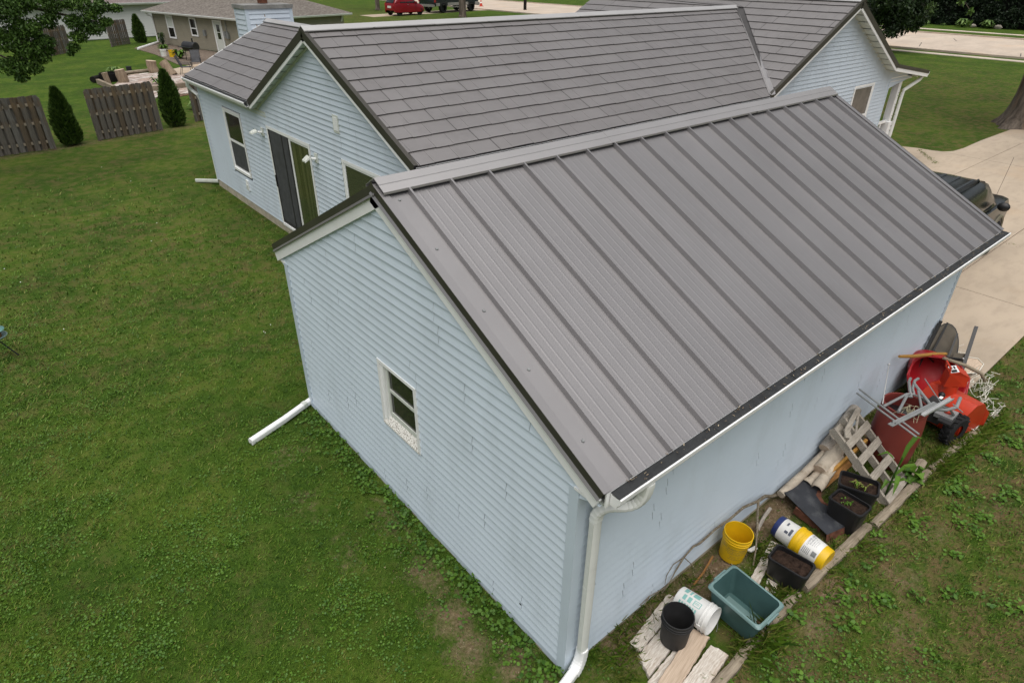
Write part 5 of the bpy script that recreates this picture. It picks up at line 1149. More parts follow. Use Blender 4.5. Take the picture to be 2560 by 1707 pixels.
for s in (-1,1):
    part('lower_band', MB().box(-2.66,-2.22,s*.99-.012,s*.99+.012,.52,.74).box(-1.28,1.30,s*.99-.012,s*.99+.012,.52,.74).box(2.24,2.66,s*.965-.012,s*.965+.012,.52,.74), MT['chrome'], pk, False)
    part('running_board', MB().box(-.9,1.2,s*1.02-.08,s*1.02+.08,.38,.43), MT['chrome'], pk, False)
    part('tail_light', MB().box(-2.76,-2.66,s*.93-.06,s*.93+.06,.80,1.14), MT['lens_red'], pk, False); part('headlight', MB().box(2.70,2.80,s*.66-.16,s*.66+.16,.80,1.0), MT['lens_clear'], pk, False)
    part('mirror', MB().box(1.0,1.15,s*1.08-.10,s*1.08+.10,1.24,1.45), MT['black_plastic'], pk, False)
    for x in (-1.75, 1.78): wheel(pk, x, s*.86, .40, .27, s, MT['chrome'])
part('rear_bumper', MB().box(-2.86,-2.74,-.92,.92,.46,.64), MT['chrome'], pk, False); part('front_bumper', MB().box(2.76,2.90,-.92,.92,.44,.66), MT['chrome'], pk, False)
# dark sport utility wagon in the driveway, front towards +x
sv = thing('parked_suv', (13.12,2.0,.03), 'dark suv, tan driveway reflection painted on lower sides, parked on the concrete driveway', 'car', rot=(0,0,.03)); sv.scale = (1.06,1.05,1.11)
MT['suv_dark'] = paint('black_green_car_paint', (.014,.017,.016), .20, .12, 2, .6, dirt=((.03,.032,.03), 3, .4)); MT['suv_tan'] = paint('tan_driveway_reflection', (.16,.145,.10), .45, .1, 3, .5)  # lower sides coloured tan for the driveway reflected in them
car_body('body', [(-2.32,.55,1.02,.9,.9),(-2.26,.5,1.08,1,.97),(-1.2,.5,1.10,1,.98),(.9,.5,1.10,1,.97),(1.6,.5,1.09,1,.95),(2.15,.5,1.06,.97,.90),(2.36,.55,.99,.90,.84)], .92, MT['suv_dark'], sv)
car_body('lower_body', [(-2.34,.32,.62,.92,.98),(-1.0,.30,.80,1,1.0),(.8,.30,.80,1,1.0),(1.9,.30,.74,1,.99),(2.30,.32,.62,.9,.88),(2.42,.38,.56,.8,.8)], .93, MT['suv_tan'], sv)
car_body('cabin', [(-2.22,1.05,1.16,.94,.9),(-2.0,1.05,1.66,.95,.80),(-1.2,1.05,1.73,.95,.80),(.0,1.05,1.73,.95,.80),(.42,1.05,1.66,.95,.79),(1.25,1.02,1.12,.94,.88)], .89, MT['suv_dark'], sv)
hws = lambda x, z: .852 - (z-1.12)*.245
for nm, P in (('quarter_window',[(-1.95,1.16),(-1.28,1.16),(-1.28,1.56),(-1.85,1.54)]),('rear_door_window',[(-1.18,1.15),(-.36,1.15),(-.36,1.58),(-1.18,1.58)]),('door_window',[(-.26,1.15),(.92,1.13),(.36,1.55),(-.26,1.58)])): side_glass(sv, P, hws, MT['carglass'], nm)
part('windscreen', MB().add([(1.27,-.72,1.13),(1.27,.72,1.13),(.47,.62,1.655),(.47,-.62,1.655)], [(0,1,2,3)]), MT['carglass'], sv, False)
part('rear_window', MB().add([(-2.26,-.66,1.18),(-2.26,.66,1.18),(-2.05,.58,1.60),(-2.05,-.58,1.60)], [(0,1,2,3)]), MT['carglass'], sv, False)
for y in (-.52,-.26,0,.26,.52): part('roof_rib', MB().box(-1.85,.05,y-.025,y+.025,1.735,1.752), MT['suv_dark'], sv, False)
for s in (-1,1):
    part('roof_rail', MB().tube([(-1.8,s*.62,1.73),(-1.7,s*.62,1.79),(-.1,s*.62,1.79),(.0,s*.62,1.73)], .018, 6), MT['black_metal'], sv, False)
    part('mirror', MB().blob((.88,s*1.02,1.16), .11, 3, .05, 10, 6, sc=(.7,1.1,.8)), MT['black_plastic'], sv, False, True)
    part('door_seam', MB().box(-.315,-.305,s*.925-.006,s*.925+.006,.5,1.1), MT['black_metal'], sv, False); part('door_handle', MB().box(-.55,-.38,s*.925-.02,s*.925+.02,.93,.96), MT['black_metal'], sv, False)
    part('fender_flare', MB().tube([(1.46+.44*math.cos(a), s*.925, .38+.44*math.sin(a)) for a in np.linspace(.0,PI,14)], .035, 6), MT['suv_tan'], sv, False, True)
    part('wheel_arch', MB().lathe([(0,0),(.42,0)], 20, 0, (0,0,0), Matrix.Translation((1.46,s*.932,.40)) @ Matrix.Rotation(PI/2,4,'X')), MT['black_metal'], sv, False)
    part('headlight', MB().box(2.24,2.36,s*.62-.16,s*.62+.16,.78,.94), MT['lens_clear'], sv, False); part('tail_light', MB().box(-2.34,-2.22,s*.80-.06,s*.80+.06,.7,1.1), MT['lens_red'], sv, False)
    for x in (-1.40, 1.46): wheel(sv, x, s*.85, .355, .24, s, MT['chrome'])
part('aerial', MB().tube([(1.5,-.70,1.06),(1.62,-.72,1.95)], .004, 4), MT['black_metal'], sv, False)
part('hood_scoop', MB().box(1.5,2.0,-.3,.3,1.075,1.095), MT['suv_dark'], sv, False)
# ------------------------------------------------------------------ walker across the road
def skinned(name, V_, E_, R_, mat, parent, sub=1):
    me = bpy.data.meshes.new(name); me.from_pydata(V_, E_, []); o = bpy.data.objects.new(name, me); COL.objects.link(o); o.parent = parent
    o.modifiers.new('skin', 'SKIN'); ss = o.modifiers.new('sub', 'SUBSURF'); ss.levels = ss.render_levels = sub
    sk = me.skin_vertices[0].data if me.skin_vertices else None
    if sk is None: return o
    for i, r in enumerate(R_): sk[i].radius = r if isinstance(r, tuple) else (r, r)
    sk[0].use_root = True; me.materials.append(mat); return o
# walker: one body surface, clothes over it
pe = thing('person', (83.35,29.5,.03), 'person in dark top, grey trousers and orange cap on the far sidewalk', 'person', rot=(0,0,-PI/2))
skin_m = paint('skin', (.45,.28,.20), .6, .1, 6); grey_tr = paint('grey_trousers', (.33,.34,.34), .8, .1, 6); navy = paint('navy_top', (.012,.02,.035), .8, .1, 6)
BV = [(0,0,.92),(.06,0,1.12),(.16,0,1.34),(.22,0,1.44),(.28,0,1.56),(.30,0,1.66), (0,.09,.88),(.14,.10,.48),(.02,.10,.08),(.16,.10,.03), (0,-.09,.88),(-.05,-.10,.48),(-.26,-.10,.12),(-.14,-.10,.04), (.15,.19,1.34),(.10,.25,1.08),(.26,.24,.86), (.15,-.19,1.34),(.22,-.25,1.07),(.42,-.22,.95)]
BE = [(0,1),(1,2),(2,3),(3,4),(4,5),(0,6),(6,7),(7,8),(8,9),(0,10),(10,11),(11,12),(12,13),(2,14),(14,15),(15,16),(2,17),(17,18),(18,19)]
BR = [.13,.12,.13,.055,.085,.08,.085,.06,.04,.035,.085,.06,.04,.035,.055,.045,.032,.055,.045,.032]
for hnd in (16, 19):
    b0 = Vector(BV[hnd])
    for f, (dx, dy, ln) in enumerate(((.05,.03,.05),(.08,.015,.07),(.085,0,.075),(.08,-.015,.068),(.07,-.03,.055))):
        BV.append(tuple(b0 + Vector((dx*.5,dy,-.02)))); BE.append((hnd, len(BV)-1)); BR.append(.009); BV.append(tuple(b0 + Vector((dx*.5+ln*.5,dy*1.2,-.05)))); BE.append((len(BV)-2, len(BV)-1)); BR.append(.008)
skinned('body', BV, BE, BR, skin_m, pe)
skinned('trousers', BV[0:1]+BV[6:9]+BV[10:13], [(0,1),(1,2),(2,3),(0,4),(4,5),(5,6)], [.145,.10,.075,.06,.10,.075,.06], grey_tr, pe)
skinned('top', [BV[1],(.0,0,.97),BV[2],BV[14],BV[15],BV[17],BV[18]], [(0,1),(0,2),(2,3),(3,4),(2,5),(5,6)], [.14,.145,.148,.072,.058,.072,.058], navy, pe)
part('cap', MB().blob((.30,0,1.69), .10, 1, .02, 12, 8, sc=(1,.9,.7)).box(.34,.46,-.06,.06,1.68,1.695), MT['orange'], pe, False, True)
part('face', MB().blob((.375,0,1.60), .022, 2, .1, 8, 6).box(.368,.376,-.03,.03,1.555,1.562).blob((.362,.03,1.625),.008,3).blob((.362,-.03,1.625),.008,4), skin_m, pe, False, True)
for s in (-1,1): part('shoe', MB().blob((.20 if s > 0 else -.16, .10*s, .05), .09, 5, .05, 10, 6, sc=(1.4,.55,.5)), MT['black_plastic'], pe, False, True)
# ------------------------------------------------------------------ clutter along the garage wall
def plank(name, pts, z, th, mat, label, seed=0, group=None, tilt=0.0):
    """irregular board from its outline (world x,y); edges frayed"""
    r = random.Random(seed); P = [Vector((x,y,0)) for x, y in pts]; Q = []
    for i in range(len(P)):
        a, b = P[i], P[(i+1) % len(P)]; n = max(2, int((b-a).length/.035)); sd = Vector((b.y-a.y, a.x-b.x, 0)).normalized()
        amp = .012 if (b-a).length < .35 else .005
        for k in range(n): Q.append(a.lerp(b, k/n) + (sd*r.uniform(-amp, amp) if k else Vector((0,0,0))))
    c = sum((p for p in P), Vector((0,0,0)))/len(P); L_ = max(((P[i]-P[i-1]), (P[i]-P[i-1]).length) for i in range(len(P)))[0] if False else (P[1]-P[0])
    ang = math.atan2(L_.y, L_.x); rot = Matrix.Rotation(-ang, 4, 'Z')
    loc = [rot @ (q-c) for q in Q]
    mb = MB(); n = len(loc); ze = [tilt*p.x for p in loc]
    mb.v = [(p.x,p.y,e) for p, e in zip(loc, ze)] + [(p.x*.997,p.y*.985,e+th*.8) for p, e in zip(loc, ze)] + [(p.x*.985,p.y*.94,e+th) for p, e in zip(loc, ze)]
    mb.f = [(i,(i+1)%n,n+(i+1)%n,n+i) for i in range(n)] + [(n+i,n+(i+1)%n,2*n+(i+1)%n,2*n+i) for i in range(n)] + [tuple(range(2*n,3*n)), tuple(range(n-1,-1,-1))]; mb.m = [0]*len(mb.f)
    o = single(name, mb, mat, label, 'plank', group, False, loc=(c.x,c.y,z), rot=(0,0,ang), world=False); return o
plank('plank', [(.66,-.22),(1.42,-.10),(1.50,-.26),(.70,-.345)], .0, .045, MT['whitewood'], 'peeling white board closest to the garage wall under the black bucket', 1, 'boards lying under the buckets')
plank('plank', [(.64,-.355),(1.45,-.275),(1.46,-.47),(.56,-.565)], .0, .045, MT['whitewood'], 'peeling white board, second from the wall, under the black bucket', 2, 'boards lying under the buckets')
plank('plank', [(.50,-.585),(1.30,-.50),(1.34,-.68),(.62,-.72)], -.005, .04, MT['whitewood'], 'white board mostly covered by the tan plank', 3, 'boards lying under the buckets')
plank('plank', [(.55,-.66),(1.27,-.53),(1.33,-.695),(.63,-.83)], .045, .028, MT['board'], 'smooth tan plank lying across the white boards beside the black bucket', 4, 'boards lying under the buckets')
plank('plank', [(.70,-.80),(1.28,-.74),(1.32,-.92),(.72,-1.0)], .0, .05, MT['whitewood'], 'cracked white board farthest from the wall, below the tan plank', 5, 'boards lying under the buckets')
R_ = random.Random(2)
def timber(A, B, r, label, seed):
    A, B = Vector(A), Vector(B); ln = (B-A).length; ang = math.atan2(B.y-A.y, B.x-A.x); n = 10; k = max(4, int(ln/.15)); rr = random.Random(seed)
    P = [(-ln/2+ln*i/k, rr.uniform(-.006,.006), rr.uniform(-.003,.003)) for i in range(k+1)]
    mb = MB().tube(P, [r*rr.uniform(.95,1.05) for _ in P], n, 0, True, (1.0,.82))
    return single('landscape_timber', mb, MT['timber'], label, 'timber', 'edging timbers along the garage bed', True, loc=tuple((A+B)/2 - Vector((0,0,.022))), rot=(0,0,ang), world=False, angle=40)
timber((.62,-1.03,.03),(2.50,-.97,.035), .062, 'grey edging timber running under the teal tote', 1)
timber((2.62,-.985,.035),(4.05,-1.03,.035), .066, 'grey edging timber beside the black planter of bare soil', 2)
timber((4.10,-1.06,.03),(5.62,-1.10,.03), .064, 'grey edging timber at the foot of the pallet', 3)
timber((5.70,-1.10,.025),(7.75,-1.24,.025), .060, 'long half buried edging timber in the grass below the snow blower', 4)
timber((5.28,-1.00,.06),(5.72,-.98,.06), .075, 'short split timber chunk beside the foot of the maroon drum', 5)
# --- buckets
b1 = bucket((1.035,-.475,.055), (0,0,.4), [MT['grey_black'],MT['black_plastic']], 'black open bucket standing on the white boards', None, .37, .130, .150)
part('leaf_debris', MB().blob((.02,-.03,.02), .07, 3, .5, 10, 6, sc=(1,1,.3)), MT['chip'], b1, False)
Mw = Vector((1.40,-.245,.145)); Dw = Vector((.03,-.43,.02)).normalized()
rotw = Dw.to_track_quat('Z','Y').to_euler()
bw = bucket(tuple(Mw), rotw, [MT['white_plastic'],MT['white_plastic']], 'white bucket with teal print lying on its side beside the black bucket', None, .40, .132, .150, 0, .5)
def wrap(parent, mat, a0, a1, z0, z1, r0, r1, h, name='print', eps=.0012, n=8):
    mb = MB(); rz = lambda z: r0+(r1-r0)*min(z/h,1)+eps
    for k in range(n):
        t0, t1 = a0+(a1-a0)*k/n, a0+(a1-a0)*(k+1)/n
        mb.add([(rz(z)*math.cos(t), rz(z)*math.sin(t), z) for t, z in ((t0,z0),(t1,z0),(t1,z1),(t0,z1))], [(0,1,2,3)])
    return part(name, mb, mat, parent, False)
up_ang = 0.0
qmat = rotw.to_matrix(); loc_up = qmat.inverted() @ Vector((-.35,-.25,.9)); up_ang = math.atan2(loc_up.y, loc_up.x)
TPM = MB()
rzw = lambda z: .132+.018*z/.40+.0014
def wrect(mb, a0, a1, z0, z1, rz):
    n = max(1, int(abs(a1-a0)/.12))
    for k in range(n):
        t0, t1 = a0+(a1-a0)*k/n, a0+(a1-a0)*(k+1)/n
        mb.add([(rz(z)*math.cos(t), rz(z)*math.sin(t), z) for t, z in ((t0,z0),(t1,z0),(t1,z1),(t0,z1))], [(0,1,2,3)])
for k in range(7): wrect(TPM, up_ang+.30, up_ang+.62+.1*(k%2), .055+k*.030, .055+k*.030+.018, rzw)
wrect(TPM, up_ang-.28, up_ang+.14, .07, .105, rzw); wrect(TPM, up_ang-.28, up_ang+.14, .125, .165, rzw)
for a0, a1, z0, z1 in ((-.28,.14,.19,.198),(-.28,.14,.262,.27),(-.28,-.24,.198,.262),(.10,.14,.198,.262),(-.15,-.11,.20,.25),(-.05,-.02,.20,.25)): wrect(TPM, up_ang+a0, up_ang+a1, z0, z1, rzw)
wrect(TPM, up_ang-.95, up_ang-.45, .05, .09, rzw); wrect(TPM, up_ang-.95, up_ang-.45, .11, .13, rzw); wrect(TPM, up_ang-.9, up_ang-.45, .15, .22, rzw)
part('print', TPM, MT['teal_print'], bw, False)
# yellow bucket, standing
yb = bucket((2.43,-.215,.0), (.05,-.03,.9), [MT['yellow'],MT['yellow']], 'yellow open bucket standing by the garage wall under a branch', None, .38, .135, .155, 0, None)
def text(body, size, mat, parent, wrapr=None, M_=None, name='lettering'):
    cu = bpy.data.curves.new(name, 'FONT'); cu.body = body; cu.size = size; cu.align_x = 'CENTER'; cu.align_y = 'CENTER'; cu.extrude = 0; cu.resolution_u = 2
    tmp = bpy.data.objects.new('tmp', cu); COL.objects.link(tmp); dg = bpy.context.evaluated_depsgraph_get(); me = bpy.data.meshes.new_from_object(tmp.evaluated_get(dg)); bpy.data.objects.remove(tmp)
    me.name = name; me.materials.clear(); me.materials.append(mat)
    if wrapr:
        rf, a0, z0 = wrapr
        for v in me.vertices:
            x, y = v.co.x, v.co.y; z = z0+y; r = rf(z); a = a0 + x/r; v.co = (r*math.cos(a), r*math.sin(a), z)
    elif M_ is not None: me.transform(M_)
    o = link(name, me, parent); return o
camdir = lambda t: math.atan2(CP[1]-t[1], CP[0]-t[0])
ay = camdir((2.43,-.215)) - .9 + .25
ry = lambda z: .135+.02*z/.38+.002
for i, (s, sz, z) in enumerate((('FIRST QUALITY COMPOUND', .020, .235),('LIGHTWEIGHT ALL PURPOSE', .014, .205),('JOINT COMPOUND  READY MIXED', .011, .180),('COMPUESTO PARA JUNTAS', .011, .160),('TEXTURE AND FINISH', .010, .128),('NET 4.5 GAL  17 L', .010, .105),('MIX WELL BEFORE USE', .010, .082))): text(s, sz*1.35, MT['grey_print'], yb, (ry, ay, z))
# blue/white + yellow/white nested buckets lying
A = Vector((3.09,-.38,.155)); B = Vector((3.07,-.90,.135)); Dn = (B-A).normalized(); rq = Dn.to_track_quat('Z','Y').to_euler(); inv = rq.to_matrix().inverted(); lu = inv @ Vector((-.45,-.30,.85)); au = math.atan2(lu.y, lu.x)
nb = thing('bucket', tuple(A), 'white bucket with navy base, nested mouth to mouth with the yellow banded bucket', 'bucket', None, rq)
part('body', MB().lathe([(0,-.01),(.128,-.01),(.134,.045),(.134,.05)], 32, 1).lathe([(.134,.05),(.143,.22),(.150,.235),(.150,.25),(.13,.26)], 32, 0), [MT['white_plastic'],MT['blue_plastic']], nb, False, True)
rb = lambda z: .133+.012*z/.25+.0015
mb = MB()
for a, z0, z1, w_ in ((-.1,.17,.20,.5),(.25,.12,.16,.22),(.28,.17,.20,.2),(-.5,.10,.12,.35)): wrect(mb, au+a, au+a+w_, z0, z1, rb)
part('print', mb, MT['grey_print'], nb, False)
yb2 = thing('bucket', tuple(A+Dn*.25), 'white labelled bucket with yellow rim and base, lying by the bare soil planter', 'bucket', None, rq)
part('body', MB().lathe([(.13,-.02),(.162,-.02),(.166,-.01),(.166,.010),(.160,.014),(.158,.05),(.163,.054),(.163,.075),(.156,.08),(.154,.105)], 32, 1).lathe([(.154,.105),(.143,.285)], 32, 0).lathe([(.143,.285),(.135,.365),(.128,.372),(0,.37)], 32, 1), [MT['white_plastic'],MT['yellow']], yb2, False, True)
r2 = lambda z: .154-.011*(z-.105)/.18+.002
for s, sz, z, da in (('FIRST QUALITY', .026, .135, -.35),('ALL PURPOSE', .022, .160, -.35),('JOINT COMPOUND', .013, .185, -.3),('APPLY IN THIN COATS', .010, .205, -.3),('COMPUESTO LISTO', .010, .225, -.3)): text(s, sz, MT['grey_print'], yb2, (r2, au+da, z))
mb = MB(); wrect(mb, au+.35, au+.75, .22, .27, r2)
for k in range(5): wrect(mb, au+.35, au+.85, .12+k*.017, .126+k*.017, r2)
part('print', mb, MT['steel'], yb2, False)
# --- rounded square tubs
def rsq(hw, hl, r, n=5):
    P = []
    for cx_, cy_, a0 in ((hw-r,hl-r,0),(-hw+r,hl-r,PI/2),(-hw+r,-hl+r,PI),(hw-r,-hl+r,1.5*PI)):
        for k in range(n+1): P.append((cx_+r*math.cos(a0+PI/2*k/n), cy_+r*math.sin(a0+PI/2*k/n)))
    return P
def tub(name, loc, rot, hw, hl, h, taper, mats, label, cat, group=None, rim=.018, r=.05, th=.005, fill=None, fillmat=None):
    t = thing(name, loc, label, cat, group, rot); rings = [(taper,0,0),(1,h*.93,0),(1+rim/hw*.3,h*.935,rim*.3),(1+rim/hw,h*.94,rim),(1+rim/hw,h*.955,rim),(1+.3*rim/hw,h,rim*.4),(1-th/hw,h,-th),(taper-th/hw,th,-th)]
    mb = MB(); n = 24
    for k, (s, z, e) in enumerate(rings):
        P = rsq(hw*(s if s < 1 else 1)+max(e,0) - (th if e < 0 else 0), hl*(s if s < 1 else 1)+max(e,0) - (th if e < 0 else 0), r)
        mb.v += [(x,y,z) for x, y in P]
    k = len(rings); mi = [0,1,1,1,1,1,0]
    for i in range(k-1):
        for j in range(n): mb.f.append((i*n+j, i*n+(j+1)%n, (i+1)*n+(j+1)%n, (i+1)*n+j)); mb.m.append(mi[i])
    mb.f.append(tuple(range(n-1,-1,-1))); mb.m.append(0); mb.f.append(tuple(range((k-1)*n,k*n))); mb.m.append(0)
    part('body', mb, mats, t, False, True, angle=45)
    if fill:
        P = rsq((hw*(taper+(1-taper)*fill/h))-th*1.2, (hl*(taper+(1-taper)*fill/h))-th*1.2, r*.9); m2 = MB(); R_ = random.Random(len(label)); gx = 14
        cen = []
        for a in range(6):
            s = 1-a/5.0
            m2.v += [(x*s, y*s, fill + noise.noise(Vector((x*s*9, y*s*9, len(label))))*.035 + (.02*(1-s))) for x, y in P]
        for a in range(5):
            for j in range(n): m2.f.append((a*n+j, a*n+(j+1)%n, (a+1)*n+(j+1)%n, (a+1)*n+j)); m2.m.append(0)
        part('soil', m2, fillmat, t, False, True)
    return t
tt = tub('storage_tote', (1.79,-.73,.03), (.04,-.05,-.04), .20, .285, .35, .84, [MT['tote'],MT['tote_rim']], 'empty teal green storage tote, open and tipped slightly toward the lawn', 'storage tote', rim=.022, r=.045)
part('handle', MB().box(-.09,.09,.296,.318,.318,.340).box(-.09,.09,-.318,-.296,.318,.340), MT['tote_rim'], tt, False)
part('floor_panel', MB().box(-.10,.10,-.20,.20,.006,.016), MT['tote_rim'], tt, False)
mb = MB()
for k in range(3): mb.box(-.19-.0+k*0, -.187, -.06+k*.05, -.055+k*.05, .10, .22)
for k in range(7): wtx = .1
text('ROUGHNECK', .04, MT['tote_rim'], tt, None, frame((-.192,.02,.20), (0,-1,0), (.1,0,1), (-1,0,0)), 'embossed_label') if False else None
part('debris', MB().blob((.1,-.2,.02), .05, 3, .5, 9, 6, sc=(1,1,.35)), MT['chip'], tt, False)
def planter(loc, rz, label, sprout, hw=.125, hl=.205, h=.36):
    p = tub('planter', loc, (0,0,rz), hw, hl, h, .84, [MT['black_plastic'],MT['black_plastic']], label, 'planter', 'black soil filled planters', .008, .05, .006, h*.86, MT['soil']); return p
planter((2.57,-.80,0), .10, 'black planter full of bare dark soil, nearest to the yellow banded bucket', 0, .135, .21, .33)
planter((3.875,-.80,0), -.05, 'black planter with a few green sprouts between steel plate and pallet', 1, .135, .20)
planter((4.28,-.72,0), .35, 'black planter half under the pallet with thin grass sprouts', 2, .15, .22)
def sprouts(parent, c, n, h, mat, seed):
    r = random.Random(seed); mb = MB(); T = []
    for k in range(n):
        x, y = c[0]+r.uniform(-.05,.05), c[1]+r.uniform(-.06,.06); a = r.uniform(0,6.28); d = Vector((math.cos(a),math.sin(a),0)); s = Vector((-d.y,d.x,0))*.006; l = h*r.uniform(.5,1.1); b = Vector((x,y,c[2]))
        mb.add([b-s, b+s, b+d*l*.4+Vector((0,0,l*.8))+s*1.6, b+d*l*.4+Vector((0,0,l*.8))-s*1.6, b+d*l*.9+Vector((0,0,l*.7))], [(0,1,2,3),(3,2,4)]); T += [r.uniform(.3,1)]*5
    me = mb.mesh('sprout', mat); at = me.attributes.new('tint','FLOAT','POINT'); at.data.foreach_set('value', T); link('sprout', me, parent)
pls = [o for o in COL.objects if o.name.startswith('planter')]
sprouts(pls[1], (-.01,.03,.315), 14, .05, MT['clover'], 1); sprouts(pls[2], (-.03,-.02,.315), 18, .10, MT['grass'], 2)
# --- steel plate with a torn corner hole
sp = thing('steel_plate', (3.75,-.50,.12), 'dark steel plate with a rusty torn notch, lying between bucket pair and planters', 'steel plate', rot=(.10,.06,0))
PL_ = [(-.12,.36),(.40,.33),(.36,.10),(.24,.06),(.18,-.02),(.20,-.12),(.28,-.14),(.05,-.38),(-.30,-.30)]
part('sheet', MB().prism(PL_[::-1], -.004, .004), MT['plate'], sp, False)
part('rust_patch', MB().prism([(.35,.09),(.24,.055),(.18,-.02),(.20,-.11),(.16,-.10),(.13,-.01),(.20,.10),(.30,.13)], .0045, .0055), MT['rust'], sp, False)
part('folded_edge', MB().sweep((-.30,-.30,0), (.05,-.38,0), (0,0,-1), (0,-1,0), [(0,0),(.10,.03),(.10,.026),(0,-.004)]), MT['rust'], sp, False)
part('support_block', MB().box(-.2,.2,-.2,.15,-.12,-.02), MT['rust'], sp, False)
# --- birch logs and bark
log('birch_log', (3.62,-.115,.12), (5.25,-.10,.30), .052, MT['birch'], 'long peeling birch pole leaning along the foot of the garage wall', 'log', 12, 8, bend=.02)
log('birch_log', (4.30,-.24,.20), (5.00,-.22,.36), .095, MT['birch'], 'thick pale birch log piled behind the pallet', 'log', 14, 9, MT['board'])
log('birch_log', (4.60,-.12,.33), (5.35,-.10,.62), .075, MT['weathered'], 'grey log end standing out beside the top of the pallet', 'log', 12, 10, MT['board'])
def bark_curl(A, B, r, label, a0, a1, seed):
    A, B = Vector(A), Vector(B); d = (B-A).normalized(); e1 = d.cross(Vector((0,0,1))).normalized(); e2 = e1.cross(d); mb = MB(); n, k = 9, 8; rr = random.Random(seed)
    for i in range(k+1):
        c = A.lerp(B, i/k); q = r*(1-.25*i/k)*rr.uniform(.9,1.1)
        for j in range(n+1):
            t = a0+(a1-a0)*j/n; mb.v.append(tuple(c + (e1*math.cos(t)+e2*math.sin(t))*q))
    mb.f = [(i*(n+1)+j,(i+1)*(n+1)+j,(i+1)*(n+1)+j+1,i*(n+1)+j+1) for i in range(k) for j in range(n)]; mb.m = [0]*len(mb.f)
    o = single('bark_curl', mb, MT['birch'], label, 'bark', 'curled birch bark', True, loc=tuple(A)); sdm = o.modifiers.new('thick','SOLIDIFY'); sdm.thickness = .006; return o
bark_curl((4.02,-.36,.14), (4.72,-.30,.25), .075, 'white curl of birch bark with a torn end above the brown board', .1, 2.8, 1)
bark_curl((4.05,-.22,.08), (4.55,-.24,.12), .085, 'tan inner bark curl lying below the white bark curl', -.6, 2.4, 2)
single('old_board', MB().beam((3.95,-.32,.05),(4.75,-.40,.22), .12, .03, (.2,-.5,.8)), MT['bark_inner'], 'orange brown board lying under the birch bark', 'board', loc=(4.35,-.36,.1))
single('old_board', MB().beam((4.15,-.34,.16),(5.1,-.42,.40), .035, .06), MT['handle'], 'yellow brown stick lying through the pallet', 'board', loc=(4.6,-.38,.25))
# --- pallet leaning on the wall
P0 = Vector((4.60,-1.03,.04)); Uw = Vector((.99,.06,0)).normalized(); Up = Vector((.05,.88,.70)); Up = (Up - Uw*Up.dot(Uw)); plen = 1.10; Up.normalize(); Np = Uw.cross(Up); Np = Np if Np.y < 0 else -Np
pal = thing('pallet', tuple(P0), 'weathered wooden pallet with broken top slat leaning against the garage', 'pallet')
ang_m = frame((0,0,0), Uw, Up, Uw.cross(Up)); pal.rotation_euler = ang_m.to_euler(); sN = 1 if Uw.cross(Up).dot(Np) > 0 else -1
wdp = .66
for u in (.02, wdp/2, wdp-.02):
    me = MB().box(u-.019,u+.019,0,plen,-sN*.045-.045,-sN*.045+.045).mesh('stringer', MT['pallet']); link('stringer', me, pal)
R8 = random.Random(8)
for k, (v, w_) in enumerate(((.05,.10),(.36,.095),(.60,.095),(.84,.095))):
    me = MB().box(-.01+R8.uniform(-.01,.01), wdp+.01+R8.uniform(-.01,.01), v-w_/2, v+w_/2, sN*.003-.009*(1-sN)-.0, sN*.003+.018 if sN > 0 else .003).mesh('slat', MT['pallet']); o = link('slat', me, pal); o.rotation_euler = (0,0,R8.uniform(-.015,.015))
mb = MB(); mb.prism([(.16,.86),(.05,.93),(.14,1.01),(wdp*.55,1.05),(wdp+.01,1.10),(wdp+.01,1.04),(wdp*.6,.99),(.22,.95)], .003, .02); part('broken_slat', mb, MT['pallet'], pal, False)
mb = MB(); mb.prism([(.30,.86),(.28,.88),(wdp-.02,1.06),(wdp,1.03)], .003, .018); part('broken_slat', mb, MT['pallet'], pal, False)
for v in (.08, .55, 1.02):
    link('slat', MB().box(-.01,wdp+.01,v-.045,v+.045,-sN*.10-.008,-sN*.10+.008).mesh('slat', MT['pallet']), pal)
# --- maroon drum
dm = thing('plastic_drum', (5.50,-.60,0), 'maroon open top plastic drum beside the pallet', 'barrel')
part('body', MB().lathe([(0,.01),(.245,.0),(.262,.03),(.285,.25),(.292,.45),(.285,.66),(.268,.83),(.262,.845),(.272,.85),(.272,.868),(.262,.872),(.262,.89),(.27,.892),(.27,.905),(.248,.905),(.244,.86),(.262,.66),(.262,.3),(.235,.05),(0,.05)], 40), MT['maroon'], dm, False, True)
part('junk_shade_fill', MB().blob((0,0,.68), .25, 2, .25, 14, 8, sc=(1,1,.5)), MT['black_plastic'], dm, False)  # black junk blob raised near the rim, standing in for deep shade
# --- bent grey tube frame and rails on top
sc_ = thing('scrap_frame', (5.5,-.62,.93), 'grey metal scrap of bent tubes and perforated rails resting on the maroon drum', 'scrap metal')
mb = MB()
for d_ in (0, .085):
    part('bent_tube', MB().tube([(6.05-d_*.9,-.50+d_*.8,1.02),(5.92-d_*.9,-.50+d_*.5,1.04),(5.78-d_,-.54,1.0),(5.70-d_,-.60,.97),(5.62-d_*.6,-.54-d_*.2,.98),(5.12+d_*.3,-.46-d_*2.0,.97)], .018, 9), MT['steel'], sc_, True, True)
part('tube', MB().tube([(5.86,-.52,1.03),(5.62,-.86,.95)], .02, 8), MT['steel'], sc_); part('tube', MB().tube([(5.80,-.60,1.0),(5.45,-.80,.95)], .016, 8), MT['steel'], sc_)
part('long_tube', MB().tube([(5.10,-.12,1.0),(4.86,-.97,.93)], .012, 8), MT['steel'], sc_); part('long_tube', MB().tube([(5.20,-.10,1.01),(4.93,-.97,.935)], .012, 8), MT['steel'], sc_)
